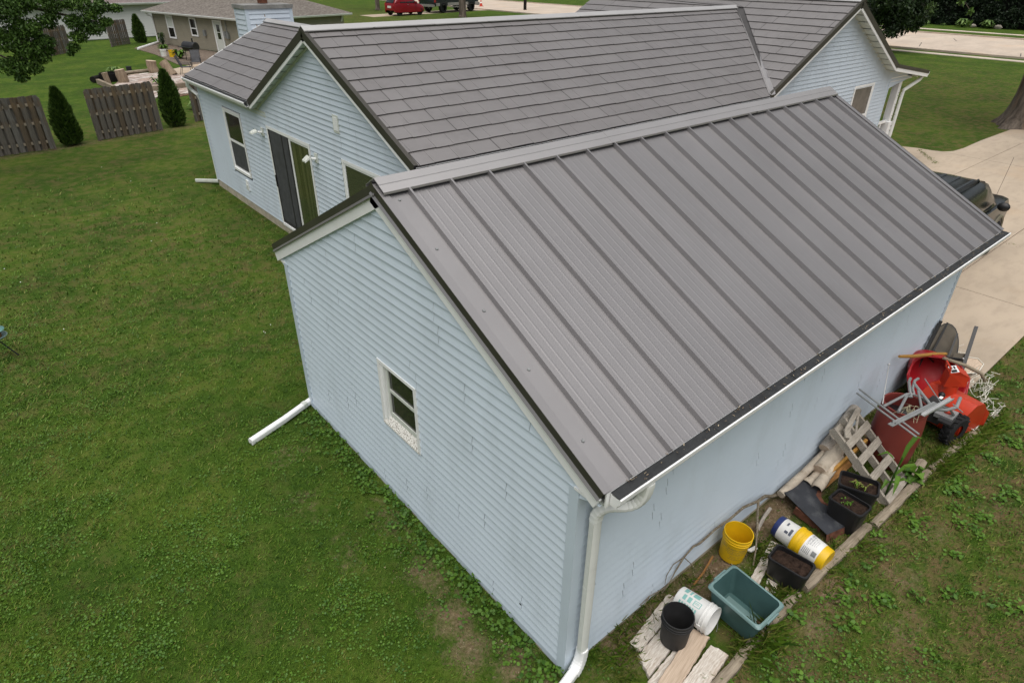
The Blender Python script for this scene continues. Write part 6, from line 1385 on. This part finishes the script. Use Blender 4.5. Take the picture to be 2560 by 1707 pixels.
rl = part('rail', MB().sweep((4.80,-.68,.955), (5.70,-.86,.975), (.15,.98,0), (0,0,1), [(-.032,0),(.032,0),(.032,.012),(.004,.012),(.004,.007),(-.004,.007),(-.004,.012),(-.032,.012)]), MT['steel'], sc_)
part('slot', MB().box(4.86,4.885,-.712,-.700,.968,.9695).box(4.86,4.885,-.676,-.664,.968,.9695), MT['black_metal'], rl)
part('bright_rail', MB().sweep((5.28,-.86,.98), (5.92,-.96,1.0), (.13,.99,0), (0,0,1), [(-.026,0),(.026,0),(.026,.028),(.02,.028),(.02,.008),(-.02,.008),(-.02,.028),(-.026,.028)]), MT['alu'], sc_)
part('curved_tube', MB().tube([(5.62,-.86,.93),(5.78,-.98,.90),(5.95,-1.04,.90),(6.18,-1.0,.92)], .022, 9), MT['steel'], sc_, True, True)
part('rod', MB().tube([(6.15,-.55,1.0),(5.72,-.92,.99)], .007, 6), MT['steel'], sc_); part('rod', MB().tube([(5.9,-1.0,.95),(5.98,-1.12,.85)], .008, 6), MT['steel'], sc_)
tl = thing('metal_rod_tool', (5.45,-.35,.9), 'thin bright metal rod with a chrome end sticking up from the drum toward the wall', 'tool')
part('rod', MB().tube([(5.28,-.40,.90),(5.86,-.16,1.14)], .008, 7), MT['alu'], tl); part('grip', MB().blob((5.87,-.155,1.145), .018, 1, .1), MT['alu'], tl, True, True)
tw = thing('twine_tangle', (5.42,-.72,.90), 'tangle of pale twine on the rim of the maroon drum', 'twine'); mb = MB(); rr = random.Random(5)
for k in range(16): mb.tube([(5.34+rr.uniform(-.06,.06),-.72+rr.uniform(-.05,.05),.92), (5.40+rr.uniform(-.1,.1),-.74+rr.uniform(-.1,.1),.95), (5.40+rr.uniform(-.25,.22),-.76+rr.uniform(-.14,.2),.91)], .0035, 4)
part('strands', mb, paint('twine', (.33,.30,.20), .9, .3, 30), tw)
# --- snow blower
sb = thing('snow_blower', (6.9,-.78,0), 'orange red snow blower with discharge chute and knobbly tyre', 'snow blower')
ax = Vector((1,-.22,0)).normalized(); sdv = Vector((-ax.y, ax.x, 0))
o0 = Vector((7.02,-.82,0))
Fm = frame(o0, ax, sdv, Vector((0,0,1)))
hood = MB(); pr = [(-.30,.06),(-.34,.24),(-.28,.44),(-.12,.55),(.08,.52),(.20,.40),(.22,.34)]
w2 = .33
n = len(pr); hood.v = [tuple(Fm @ Vector((x,-w2,z))) for x, z in pr] + [tuple(Fm @ Vector((x,w2,z))) for x, z in pr]; hood.f = [(i,i+1,n+i+1,n+i) for i in range(n-1)]; hood.m = [0]*(n-1)
for s in (-1,1): hood.add([Fm @ Vector((x,s*w2,z)) for x, z in pr] + [Fm @ Vector((.26,s*w2,.02)), Fm @ Vector((-.30,s*w2,.02))], [tuple(range(n+2))])
part('auger_housing', hood, MT['orange'], sb, True, True, angle=40)
for s in (-1,1): part('side_plate', MB().add([Fm @ Vector(p) for p in [(.20,s*w2,.40),(.30,s*(w2+.02),.30),(.30,s*(w2+.02),.02),(.24,s*w2,.02)]], [(0,1,2,3)]), MT['orange'], sb)
part('auger', MB().tube([tuple(Fm @ Vector((.06+.12*math.cos(a),-.30+.6*a/18.8,.2+.12*math.sin(a)))) for a in np.linspace(0,18.8,50)], .02, 6), MT['rust'], sb)
part('warning_label', MB().add([Fm @ Vector(p) for p in [(.10,-.24,.512),(.10,-.05,.512),(.165,-.05,.443),(.165,-.24,.443)]], [(0,1,2,3)]), paint('yellow_label', (.62,.42,.01), .5, .1, 20), sb)
lb = part('label_print', MB().add([Fm @ Vector(p) for p in [(.118,-.22,.498),(.118,-.07,.498),(.128,-.07,.487),(.128,-.22,.487),(.140,-.22,.474),(.140,-.07,.474),(.150,-.07,.463),(.150,-.22,.463)]], [(0,1,2,3),(4,5,6,7)]), MT['grey_print'], sb)
ch = Vector((6.95,-.70,.50))
part('chute', MB().lathe([(.115,0),(.11,.10),(.105,.16)], 16, 0, ch), MT['orange'], sb, True, True)
c2 = MB(); fr_ = frame(ch+Vector((0,0,.14)), Vector((.55,-.83,0)).normalized(), Vector((.83,.55,0)).normalized(), Vector((0,0,1)))
c2.add([fr_ @ Vector(p) for p in [(-.11,-.10,0),(-.11,.10,0),(-.09,.10,.22),(-.09,-.10,.22),(.16,.085,.20),(.16,-.085,.20),(.15,.10,.05),(.15,-.10,.05),(.02,.10,.27),(.02,-.10,.27)]], [(0,1,2,3),(3,2,8,9),(9,8,4,5),(0,3,9,5,7),(1,6,4,8,2)])
part('deflector', c2, MT['orange'], sb, True); 
part('deflector_handle', MB().tube([fr_ @ Vector((-.10,-.10,.22)), fr_ @ Vector((-.12,-.09,.32)), fr_ @ Vector((-.12,.09,.32)), fr_ @ Vector((-.10,.10,.22))], .014, 6), MT['orange'], sb)
lq = part('deflector_label', MB().add([fr_ @ Vector(p) for p in [(-.08,-.09,.236),(-.08,.09,.236),(.01,.09,.272),(.01,-.09,.272)]], [(0,1,2,3)]), MT['white'], sb)
part('label_print', MB().add([fr_ @ Vector(p) for p in [(-.07,-.08,.2425),(-.07,-.02,.2425),(-.01,-.02,.2675),(-.01,-.08,.2675),(-.065,.0,.2445),(-.065,.07,.2445),(-.045,.07,.2525),(-.045,.0,.2525),(-.03,.0,.259),(-.03,.07,.259),(-.012,.07,.266),(-.012,.0,.266)]], [(0,1,2,3),(4,5,6,7),(8,9,10,11)]), MT['black_plastic'], sb)
part('engine', MB().box(6.36,6.66,-.86,-.56,.30,.46).box(6.42,6.62,-.80,-.62,.46,.56), MT['grey_black'], sb); part('engine_cover', MB().box(6.30,6.56,-1.0,-.78,.44,.50), MT['steel'], sb)
part('fuel_cap', MB().lathe([(.05,.50),(.055,.53),(.045,.545),(0,.545)], 14, 0, (6.44,-.90,0)), MT['orange'], sb, True, True); part('dashboard', MB().box(6.20,6.42,-1.02,-.86,.44,.47), MT['grey_black'], sb)
part('oil_label', MB().box(6.60,6.68,-.74,-.70,.561,.563), MT['white'], sb); part('knob', MB().blob((6.72,-.70,.56), .045, 1, .05), MT['black_plastic'], sb, True, True)
MTy = Matrix.Translation((6.58,-1.02,.215)) @ Matrix.Scale(1.18, 4) @ Matrix.Rotation(-.22,4,'Z') @ Matrix.Rotation(PI/2,4,'X')
ty = part('tyre', MB().lathe([(.08,-.055),(.16,-.062),(.188,-.045),(.192,0),(.188,.045),(.16,.062),(.08,.055)], 28, 0, (0,0,0), MTy), MT['tyre'], sb, True, True)
mb = MB()
for k in range(18):
    for s in (-1,1):
        a = 2*PI*(k+.25*s)/18; M_ = MTy @ Matrix.Rotation(a,4,'Z') @ Matrix.Translation((.193,0,s*.026)) @ Matrix.Rotation(s*.5,4,'X')
        mb.add([M_ @ Vector(p) for p in [(-.01,-.012,-.026),(.012,-.010,-.026),(.012,.010,-.026),(-.01,.012,-.026),(-.01,-.012,.026),(.012,-.010,.026),(.012,.010,.026),(-.01,.012,.026)]], [(0,1,2,3),(7,6,5,4),(0,4,5,1),(1,5,6,2),(2,6,7,3),(3,7,4,0)])
tk = part('tread', mb, MT['tyre'], sb); tk['kind'] = 'stuff'
part('rim', MB().lathe([(0,-.03),(.085,-.056),(.09,-.05)], 18, 0, (0,0,0), MTy), MT['white_old'], sb, True, True)
for s in (-.0,.42): part('handle_bar', MB().tube([(6.55,-.98+s,.42),(6.15,-.95+s*.8,.72),(5.92,-.90+s*.8,.84)], .017, 7), MT['steel'], sb)
# --- red wheelbarrow on its side
wb = thing('wheelbarrow', (7.3,-.42,0), 'red wheelbarrow tipped on its side with wooden handles, against the garage corner', 'wheelbarrow')
rim_p = [Vector(p) for p in [(6.88,-.17,.56),(7.12,-.12,.72),(7.40,-.25,.74),(7.62,-.55,.68),(7.62,-.78,.50),(7.45,-.86,.26),(7.20,-.78,.08),(6.95,-.55,.05),(6.85,-.32,.22)]]
bot = [Vector((7.62,-.30,.40)) + (p-Vector((7.25,-.48,.42)))*.62 for p in rim_p]; bot = [p + Vector((.10,.16,.02)) for p in bot]
mb = MB(); n = len(rim_p); rims = []
for P in (rim_p, [a.lerp(b,.5)+ (a-Vector((7.25,-.48,.42)))*.06 for a, b in zip(rim_p, bot)], bot): rims.append(P); mb.v += [tuple(p) for p in P]
mb.f = [(r*n+i, r*n+(i+1)%n, (r+1)*n+(i+1)%n, (r+1)*n+i) for r in range(2) for i in range(n)] + [tuple(range(2*n,3*n))]; mb.m = [0]*len(mb.f)
ty_ = part('tray', mb, MT['red'], wb, True, True, angle=60); so = ty_.modifiers.new('sub','SUBSURF'); so.levels = so.render_levels = 2; sl_ = ty_.modifiers.new('thick','SOLIDIFY'); sl_.thickness = .008
part('tray_rim', MB().tube([tuple(p) for p in rim_p + rim_p[:1]], .012, 8), MT['red'], wb, True, True)
part('handle', MB().tube([(6.42,-.10,1.03),(6.55,-.12,.99),(6.9,-.17,.88),(7.5,-.25,.72),(7.9,-.32,.60)], [.019,.024,.026,.026,.024], 8), MT['handle'], wb)
part('handle', MB().tube([(7.33,-.42,.80),(7.52,-.68,.72),(7.66,-.88,.62),(7.72,-.95,.5)], [.022,.026,.026,.022], 8), MT['handle_grey'], wb)
part('wheel', MB().lathe([(.08,-.04),(.17,-.045),(.19,0),(.17,.045),(.08,.04)], 22, 0, (0,0,0), Matrix.Translation((7.95,-.3,.3)) @ Matrix.Rotation(.6,4,'Z')), MT['tyre'], wb, True, True)
part('brace', MB().tube([(7.6,-.15,.62),(7.95,-.3,.3),(7.7,-.7,.4)], .015, 6), MT['black_metal'], wb)
# --- black folded frame stand at the corner
bs = thing('folded_table', (7.95,-.2,0), 'black folded frame with an oval tan board standing against the garage corner', 'folding frame')
for A, B in (((7.40,-.12,.12),(8.02,-.055,.98)),((7.50,-.10,.12),(8.10,-.05,1.0))): part('leg', MB().beam(A, B, .045, .03), MT['black_metal'], bs)
part('leg', MB().beam((7.72,-.66,.16),(8.38,-.46,.98), .05, .035), MT['black_metal'], bs)
part('crossbar', MB().beam((7.70,-.10,.55),(7.95,-.54,.58), .03, .03), MT['black_metal'], bs)
ov = MB(); Mo = frame((8.02,-.23,.55), Vector((.62,.25,.78)).normalized(), Vector((.45,-.89,0)).normalized(), Vector((.7,.35,-.62)).normalized())
ov.v = [tuple(Mo @ Vector((.46*math.cos(a),.20*math.sin(a),0))) for a in np.linspace(0,2*PI,25)[:-1]]; ov.f = [tuple(range(24))]; ov.m = [0]
o = part('oval_board', ov, MT['tan_panel'], bs); q = o.modifiers.new('thick','SOLIDIFY'); q.thickness = .014
part('board_rim', MB().tube([tuple(Mo @ Vector((.465*math.cos(a),.205*math.sin(a),0))) for a in np.linspace(0,2*PI,25)], .014, 6, 0, False), MT['black_metal'], bs)
part('strut', MB().beam((7.62,-.18,.3),(8.30,-.10,.92), .028, .02), MT['black_metal'], bs); part('strut', MB().beam((7.7,-.42,.25),(8.2,-.3,.85), .024, .02), MT['black_metal'], bs)
part('side_panel', MB().add([(7.70,-.50,.25),(7.80,-.62,.25),(8.1,-.52,.62),(8.0,-.40,.62)], [(0,1,2,3)]), MT['tan_panel'], bs)
for p in ((7.70,-.115,.565),(7.955,-.545,.60)): part('bolt', MB().blob(p, .016, 1, 0, 8, 6), MT['alu'], bs, True, True)
# --- white wire pieces
def wire_tangle(name, c, sx, sy, sz, n, label, seed, r=.0042):
    rr = random.Random(seed); mb = MB(); c = Vector(c)
    ring = [c + Vector((sx*math.cos(a), sy*math.sin(a), sz*(.3+.25*math.sin(3*a)))) for a in np.linspace(0,2*PI,15)]
    mb.tube(ring, r*1.3, 5)
    for k in range(n):
        p = c + Vector((rr.uniform(-sx,sx), rr.uniform(-sy,sy), rr.uniform(.01,sz))); P = [p]
        for j in range(rr.randint(2,4)): p = Vector((min(max(p.x+rr.uniform(-.16,.16), c.x-sx*1.15), c.x+sx*1.15), min(max(p.y+rr.uniform(-.12,.12), c.y-sy*1.1), c.y+sy*1.1), min(max(p.z+rr.uniform(-.1,.1),.01), sz))); P.append(p)
        mb.tube(P, r*rr.uniform(.6,1.1), 4)
    return single(name, mb, MT['wire'], label, 'wire frame', 'white wire frames', False, loc=tuple(c))
wire_tangle('wire_tangle', (9.05,-.12,0), .42, .22, .10, 52, 'flattened white wire tangle on the driveway by the garage corner', 1, .0032)
wire_tangle('wire_tangle', (8.32,-.82,0), .30, .16, .26, 26, 'white wire frame sticking out behind the wheelbarrow toward the lawn', 2)
wire_tangle('wire_tangle', (7.72,-1.12,0), .26, .14, .22, 26, 'white wire frame lying past the mouth of the snow blower', 3)
wire_tangle('wire_tangle', (7.25,-1.10,0), .24, .08, .10, 26, 'white wire mesh tangled under the front lip of the snow blower', 4)
wc = thing('wire_basket', (8.72,-.50,0), 'white wire loop with brown fan shaped web lying at the driveway edge', 'wire basket'); lp = [(8.50,-.55,.10),(8.62,-.37,.16),(8.88,-.40,.2),(9.02,-.55,.18),(8.98,-.66,.14),(8.70,-.68,.10),(8.50,-.55,.10)]
part('rim', MB().tube(lp, .008, 6), MT['wire'], wc); part('web', MB().add([tuple(Vector(p)-Vector((0,0,.01))) for p in lp[:-1]], [tuple(range(6))]), MT['board'], wc)
# --- fallen branch leaning on the wall
bn = thing('fallen_branch', (2.9,-.08,0), 'forked dead branch with lichen leaning on the garage wall over the yellow bucket', 'branch')
main_p = [(3.66,-.06,.05),(3.45,-.07,.16),(3.28,-.07,.27),(3.05,-.10,.36)]
part('stem', MB().tube(main_p, [.022,.021,.02,.019], 7), MT['twig'], bn, True, True)
part('fork', MB().tube([(3.05,-.10,.36),(2.72,-.09,.46),(2.45,-.10,.47),(2.22,-.07,.44),(1.98,-.045,.36),(1.86,-.045,.40),(1.72,-.04,.33),(1.60,-.04,.20)], [.017,.016,.014,.013,.013,.011,.009,.008], 7), MT['twig'], bn, True, True)
part('fork', MB().tube([(3.05,-.10,.36),(2.85,-.22,.33),(2.70,-.32,.28),(2.55,-.42,.16),(2.47,-.47,.03)], [.016,.014,.012,.010,.008], 7), MT['twig'], bn, True, True)
for P in ([(1.60,-.04,.20),(1.48,-.05,.06),(1.40,-.05,.03)],[(1.48,-.05,.06),(1.20,-.03,.12),(1.05,-.03,.10)],[(1.72,-.04,.33),(1.55,-.03,.34),(1.46,-.03,.24),(1.44,-.04,.12)],[(1.72,-.04,.33),(1.80,-.08,.22),(1.86,-.12,.10)],[(1.20,-.03,.12),(1.12,-.04,.06)]): part('twig', MB().tube(P, [.0065,.005,.004,.003][:len(P)], 5), MT['twig'], bn)
single('stick', MB().tube([(1.75,-.20,.02),(1.95,-.18,.05),(2.2,-.12,.06)], .012, 6), MT['bark_inner'], 'short bare stick on the soil left of the yellow bucket', 'stick', loc=(1.95,-.18,.04))
single('stick', MB().tube([(2.95,-.22,.05),(3.2,-.16,.06),(3.38,-.13,.05)], .022, 6), MT['weathered'], 'short split stick on the soil behind the white bucket pair', 'stick', loc=(3.2,-.16,.05))
single('white_shard', MB().prism([(2.53,-.33),(2.66,-.36),(2.64,-.40),(2.55,-.38)], .10, .115), MT['white_plastic'], 'white plastic shard beside the yellow bucket', 'plastic shard', loc=(2.6,-.36,.1))
plank('plank', [(2.05,-.60),(2.95,-.40),(2.98,-.49),(2.08,-.70)], .0, .03, MT['whitewood'], 'pale board on the soil between the teal tote and the yellow bucket', 9)
plank('plank', [(2.05,-.82),(2.55,-.62),(2.60,-.72),(2.10,-.92)], .0, .03, MT['whitewood'], 'pale board on the soil between tote and bare soil planter', 10)
# --- corn plant by the pallet
cp = thing('corn_plant', (4.78,-.92,0), 'young corn plant with long arching leaves in front of the pallet', 'plant')
part('stalk', MB().tube([(4.78,-.92,0),(4.79,-.92,.3),(4.80,-.93,.62)], [.014,.012,.007], 7), MT['clover'], cp)
def blade(parent, P, w_, seed):
    mb = MB(); T = []; n = len(P); P = [Vector(p) for p in P]
    for i, p in enumerate(P):
        d = (P[min(i+1,n-1)]-P[max(i-1,0)]).normalized(); s = d.cross(Vector((0,0,1))).normalized()*w_*math.sin(PI*(.12+.86*i/(n-1)))
        mb.v += [tuple(p-s), tuple(p+Vector((0,0,-.008))), tuple(p+s)]; T += [.5+.3*math.sin(seed), .8, .5]
    mb.f = [(3*i+a,3*i+a+1,3*i+a+4,3*i+a+3) for i in range(n-1) for a in (0,1)]; mb.m = [0]*len(mb.f)
    off = worldbase(parent); me = mb.mesh('leaf', MT['clover'], True, off); at = me.attributes.new('tint','FLOAT','POINT'); at.data.foreach_set('value', T); link('leaf', me, parent)
for k, P in enumerate(([(4.80,-.93,.5),(4.86,-.93,.75),(4.95,-.95,.88),(5.06,-.99,.82),(5.12,-1.02,.66)],[(4.79,-.92,.32),(4.90,-.98,.46),(5.05,-1.04,.44),(5.2,-1.10,.30)],[(4.79,-.92,.28),(4.70,-.98,.42),(4.58,-1.02,.40),(4.48,-1.05,.28)],[(4.79,-.93,.42),(4.74,-.85,.6),(4.70,-.78,.66),(4.66,-.7,.58)],[(4.79,-.92,.2),(4.86,-1.02,.3),(4.92,-1.12,.24)],[(4.79,-.92,.2),(4.68,-.90,.3),(4.55,-.90,.22)])): blade(cp, P, .030, k)
leafy('broad_weed', (5.28,-1.02,.02), 26, .17, .06, .20, MT['clover'], 'round leaved weed growing at the foot of the pallet', 'plant', seed=31)
leafy('broad_weed', (.52,-.78,0), 18, .12, .05, .10, MT['clover'], 'low round leaved weed at the end of the white boards', 'plant', seed=33)
# ------------------------------------------------------------------ grass and weeds (nobody could count them)
gr_ = np.random.default_rng(21)
def open_ground(x, y):
    ok = ~((x > -.03) & (x < L+.1) & (y > -.03) & (y < W+.03)) & ~((x > HX-.03) & (y > YW-.05) & (y < 18.9) & (x < 23))
    ok &= ~((x > 8.2) & (y > -.72) & (y < 7.3) & (x < 60)); ok &= ~((x > 4) & (y > 33) & (y < 44.5) & (x < 14)); ok &= (y < 60) & (x < 57)
    ok &= ~((x > .5) & (x < 1.5) & (y > -1.0) & (y < -.12)); ok &= ~((x > 9.3) & (x < 15) & (y > 44) & (y < 60)); return ok
def blades(name, P, h, wd, tint, lean=.55):
    n = len(P); a = gr_.random(n)*2*PI; d = np.stack([np.cos(a), np.sin(a), np.zeros(n)], 1); s = np.stack([-d[:,1], d[:,0], np.zeros(n)], 1)
    l = (lean*(.4+1.2*gr_.random(n)))[:, None]; up = np.array([0,0,1.0]); hh = h[:, None]; ww = wd[:, None]
    v = np.stack([P - s*ww, P + s*ww, P + d*hh*l*.35 + up*hh*.62 + s*ww*.8, P + d*hh*l + up*hh], 1)   # bent blade: two triangles sharing the fold
    v = v.reshape(-1,3); i = np.arange(n)*4; idx = np.stack([i, i+1, i+2, i, i+2, i+3], 1).ravel()
    return np_mesh(name, v, 3, idx, MT['grass'], {'tint': np.repeat(tint, 4)})
N = 330000
u, v = gr_.uniform(-420, 2980, N), gr_.uniform(-10, 2000, N)
P = unproj(u, v); dist = np.linalg.norm(P - CP, axis=1)
clump = np.array([noise.noise(Vector((x*1.1, y*1.1, 3))) for x, y in P[:, :2]]); cl2 = np.array([noise.noise(Vector((x*4.5, y*4.5, 9))) for x, y in P[:, :2]])
dens = np.clip(.80 + .5*clump + .7*cl2, .08, 1)*(1-np.clip(dirt_at(P[:,0], P[:,1])*1.05, 0, .86))
right0 = P[:,1] < -.25
keep = open_ground(P[:,0], P[:,1]) & (gr_.random(N) < dens*np.clip((25-dist)/11, 0, 1)*np.where(right0, .9, 1))
P = P[keep]; dist = dist[keep]; c1 = clump[keep]; c2 = cl2[keep]; n = len(P); P[:, 2] = -.008
sc = np.clip(dist/8.5, .8, 3.2)
tint = np.clip(.34 + .22*c1 + .25*c2 + gr_.normal(0,.17,n), 0, .93); dry = gr_.random(n) < .035 + .10*np.clip(-c1*1.5,0,1); tint[dry] = gr_.uniform(.8,1,dry.sum())
right_ = P[:,1] < -.2
tint[right_] = np.clip(tint[right_]-.06+.55*(gr_.random(right_.sum()) < .16), 0, 1)
me = blades('lawn_grass', P, (.018+.026*gr_.random(n))*sc**.55, (.0030+.0022*gr_.random(n))*sc, tint, .95)
g = link('lawn_grass', me); tag(g, 'short mown green grass covering the lawns around the garage and house', 'grass', kind='stuff')
# clover and broad leaves mixed in the near lawn
def leaf_clumps(name, pts, nleaf, size, spread, hgt, label, mat='clover', cat='weeds', tb=.45):
    pts = np.asarray(pts); k = len(pts); c = np.repeat(pts, nleaf, 0); n = len(c)
    sp_ = np.repeat(np.asarray(spread)*np.ones(k), nleaf)
    o = gr_.normal(size=(n,2))*sp_[:,None]; z = np.abs(gr_.normal(size=n))*hgt*np.exp(-(o**2).sum(1)/(2*sp_**2+1e-9)*.6)+.008
    P = np.concatenate([c[:, :2]+o, z[:,None]], 1); nr = np.stack([gr_.normal(0,.38,n), gr_.normal(0,.38,n), np.ones(n)],1); nr /= np.linalg.norm(nr,axis=1)[:,None]
    a = np.cross(nr, gr_.normal(size=(n,3))); a /= np.linalg.norm(a,axis=1)[:,None]; b = np.cross(nr,a); s = (size*(.55+.8*gr_.random(n)))[:,None]
    ang = np.arange(6)*PI/3; v = np.stack([P + (a*math.cos(t)+b*math.sin(t)*.85)*s for t in ang],1).reshape(-1,3); i = np.arange(n)*6
    idx = np.stack([i,i+1,i+2,i+3, i,i+3,i+4,i+5],1).ravel(); T = np.clip(np.repeat(gr_.normal(tb,.16,k),nleaf)+gr_.normal(0,.2,n),0,1)
    o_ = link(name, np_mesh(name, v, 4, idx, MT[mat], {'tint': np.repeat(T,6)})); tag(o_, label, cat, kind='stuff'); return o_
N = 15000; u, v = gr_.uniform(-300,2900,N), gr_.uniform(300,2000,N); P = unproj(u,v); d = np.linalg.norm(P-CP,axis=1)
cl3 = np.array([noise.noise(Vector((x*.75,y*.75,17))) for x,y in P[:,:2]])
cl5 = np.array([noise.noise(Vector((x*3.1,y*3.1,27))) for x,y in P[:,:2]])
k_ = open_ground(P[:,0],P[:,1]) & (d < 17) & (gr_.random(N) < np.clip(.16+1.25*cl3+.55*cl5,0,1)*np.where(P[:,1] < -.25, .45, 1)*(1-np.clip(dirt_at(P[:,0],P[:,1]),0,.95))); P = P[k_]
leaf_clumps('lawn_clover', P, 14, .0105, .070, .018, 'patches of clover and small broad leaved weeds in the lawn')
pts = []; R9 = random.Random(9)
for y, q in ((5.15,.8),(4.9,1.0),(4.6,.9),(4.35,.7),(4.05,.9),(3.8,.6),(3.5,.9),(3.25,1.0),(3.0,.5),(2.75,.9),(2.45,1.0),(2.25,1.0),(1.95,.7),(1.7,1.0),(1.4,.9),(1.15,1.0),(.9,.9),(.6,1.0),(.35,.8),(.1,1.0),(-.05,.7)):
    for k in range(int(7*q+R9.uniform(0,3))): pts.append((-.05-abs(R9.gauss(0,.15)), y+R9.gauss(0,.13), 0))
leaf_clumps('wall_weeds', pts, 10, .019, .045, .050, 'low broad leaved weeds growing along the foot of the garage gable wall')
rp = []
for k in range(85):
    x, y = R9.uniform(.3,9.5), -1.05-abs(R9.gauss(0,.7))
    for j in range(R9.randint(1,4)): rp.append((x+R9.gauss(0,.05), y+R9.gauss(0,.05), 0))
leaf_clumps('lawn_weeds', rp, 11, .021, .040, .035, 'green weed rosettes in the thin worn lawn beside the timbers', tb=.55)
# longer tufts
def tufts(name, cs, label):
    Q, Hh = [], []
    for (x,y,n,r,h) in cs:
        Q.append(np.stack([x+gr_.normal(0,r,n), y+gr_.normal(0,r,n), np.zeros(n)],1)); Hh.append(h*.72*(.35+.75*gr_.random(n)))
    Q = np.concatenate(Q); Hh = np.concatenate(Hh); n = len(Q)
    o = link(name, blades(name, Q, Hh, .0010+.0012*gr_.random(n), np.clip(gr_.normal(.60,.24,n),0,1), .9)); tag(o, label, 'grass', kind='stuff')
cs = [(1.60,-1.02,160,.07,.24),(1.78,-1.06,130,.08,.26),(1.45,-.98,90,.06,.20),(1.95,-1.04,60,.05,.16),(2.30,-.86,110,.05,.2),(2.42,-.92,90,.06,.2),(2.75,-.35,120,.07,.16),(2.62,-.46,90,.06,.15),(2.86,-.50,70,.06,.14),(1.72,-.12,90,.06,.12),(1.95,-.24,60,.05,.1),
      (1.05,-.10,120,.10,.15),(.75,-.12,130,.10,.16),(.52,-.20,120,.09,.15),(.40,-.42,110,.08,.14),(.62,-.30,60,.05,.16),(.35,-.15,90,.08,.12),(1.35,-.10,70,.08,.13),
      (3.05,-1.08,90,.07,.14),(3.4,-.95,90,.06,.15),(3.75,-1.12,100,.08,.13),(4.05,-1.0,90,.06,.14),(4.45,-1.18,90,.08,.12),(5.0,-1.22,90,.09,.12),(5.45,-1.18,120,.1,.14)]
for k in range(46): cs.append((R9.uniform(5.7,8.0), R9.uniform(-1.34,-1.05), 85, .07, R9.uniform(.10,.19)))
for k in range(26): cs.append((R9.uniform(.2,8.0), R9.uniform(-1.25,-1.0), 40, .06, R9.uniform(.07,.13)))
for k in range(12): cs.append((R9.uniform(5.0,8.1), R9.uniform(-.30,-.08), 50, .06, R9.uniform(.08,.2)))
for k in range(10): cs.append((15.95+R9.uniform(-.1,.1), R9.uniform(.4,2.0), 30, .05, .07))
for k in range(12): cs.append((24.0-k*.14, 6.1-k*.10, 40, .05, .09))
for k in range(40): cs.append((R9.uniform(2.3,2.6), R9.uniform(6.5,17.4), 24, .07, R9.uniform(.05,.10)))
tufts('tall_grass', cs, 'long uncut grass tufts growing between the clutter and timbers')
# small white clover flowers
N = 2600; u, v = gr_.uniform(-200,2700,N), gr_.uniform(300,1900,N); P = unproj(u,v); d = np.linalg.norm(P-CP,axis=1)
c4 = np.array([noise.noise(Vector((x*.45,y*.45,41))) for x,y in P[:,:2]])
k_ = open_ground(P[:,0],P[:,1]) & (d > 9.5) & (d < 26) & (P[:,0] < 2.4) & (gr_.random(N) < np.clip(-.08+1.0*c4,0,.6)); P = P[k_]; n = len(P)
s = .0048*np.clip(np.linalg.norm(P-CP,axis=1)/9,.8,2); vv = np.stack([P+np.stack([a*s,b*s,c*np.ones(n)],1) for a,b,c in ((-1,-1,.035),(1,-1,.035),(1,1,.042),(-1,1,.042))],1).reshape(-1,3)
o = link('clover_flowers', np_mesh('clover_flowers', vv, 4, np.arange(4*n), MT['white_old'])); tag(o, 'tiny white clover flowers scattered over the back lawn', 'flowers', kind='stuff')
# debris on the gutter guard and bed
def litter(name, P, size, label, zt=.004):
    P = np.asarray(P); n = len(P); a = gr_.normal(size=(n,3)); a[:,2] *= .25; a /= np.linalg.norm(a,axis=1)[:,None]; b = np.cross(a, np.array([0,0,1.0])+gr_.normal(0,.25,(n,3))); b /= np.linalg.norm(b,axis=1)[:,None]
    s = (size*(.4+gr_.random(n)))[:,None]; v = np.stack([P-a*s-b*s*.25, P+a*s-b*s*.25, P+a*s+b*s*.3, P-a*s+b*s*.3],1).reshape(-1,3)
    o = link(name, np_mesh(name, v, 4, np.arange(4*n), MT['chip'], {'tint': np.repeat(gr_.random(n),4)})); tag(o, label, 'debris', kind='stuff')
pg = []
for k in range(150): pg.append((R9.uniform(.1,8.3), -OE-R9.uniform(.0,.09), ZE-.018))
for k in range(18):
    for j in range(7): pg.append((.24+.4624*k+R9.gauss(0,.025), -OE-abs(R9.gauss(0,.025)), ZE-.012+R9.uniform(0,.012)))
for k in range(90): pg.append((XE-R9.uniform(0,.07), R9.uniform(13.2,17.9), HZE-.01))
for k in range(160): pg.append((R9.uniform(2.6,12.6), YE-R9.uniform(.0,.09), HZE-.008))
litter('gutter_litter', pg, .009, 'maple seeds and leaf bits caught on the gutter guards')
pg = [(R9.uniform(.6,7.8), -abs(R9.gauss(.2,.16))-.02, .012) for _ in range(1500)] + [(R9.uniform(-.75,-.2), R9.uniform(.1,2.9), .004) for _ in range(200)]
litter('bed_litter', pg, .008, 'dry leaves, chips and thatch on the bare soil')
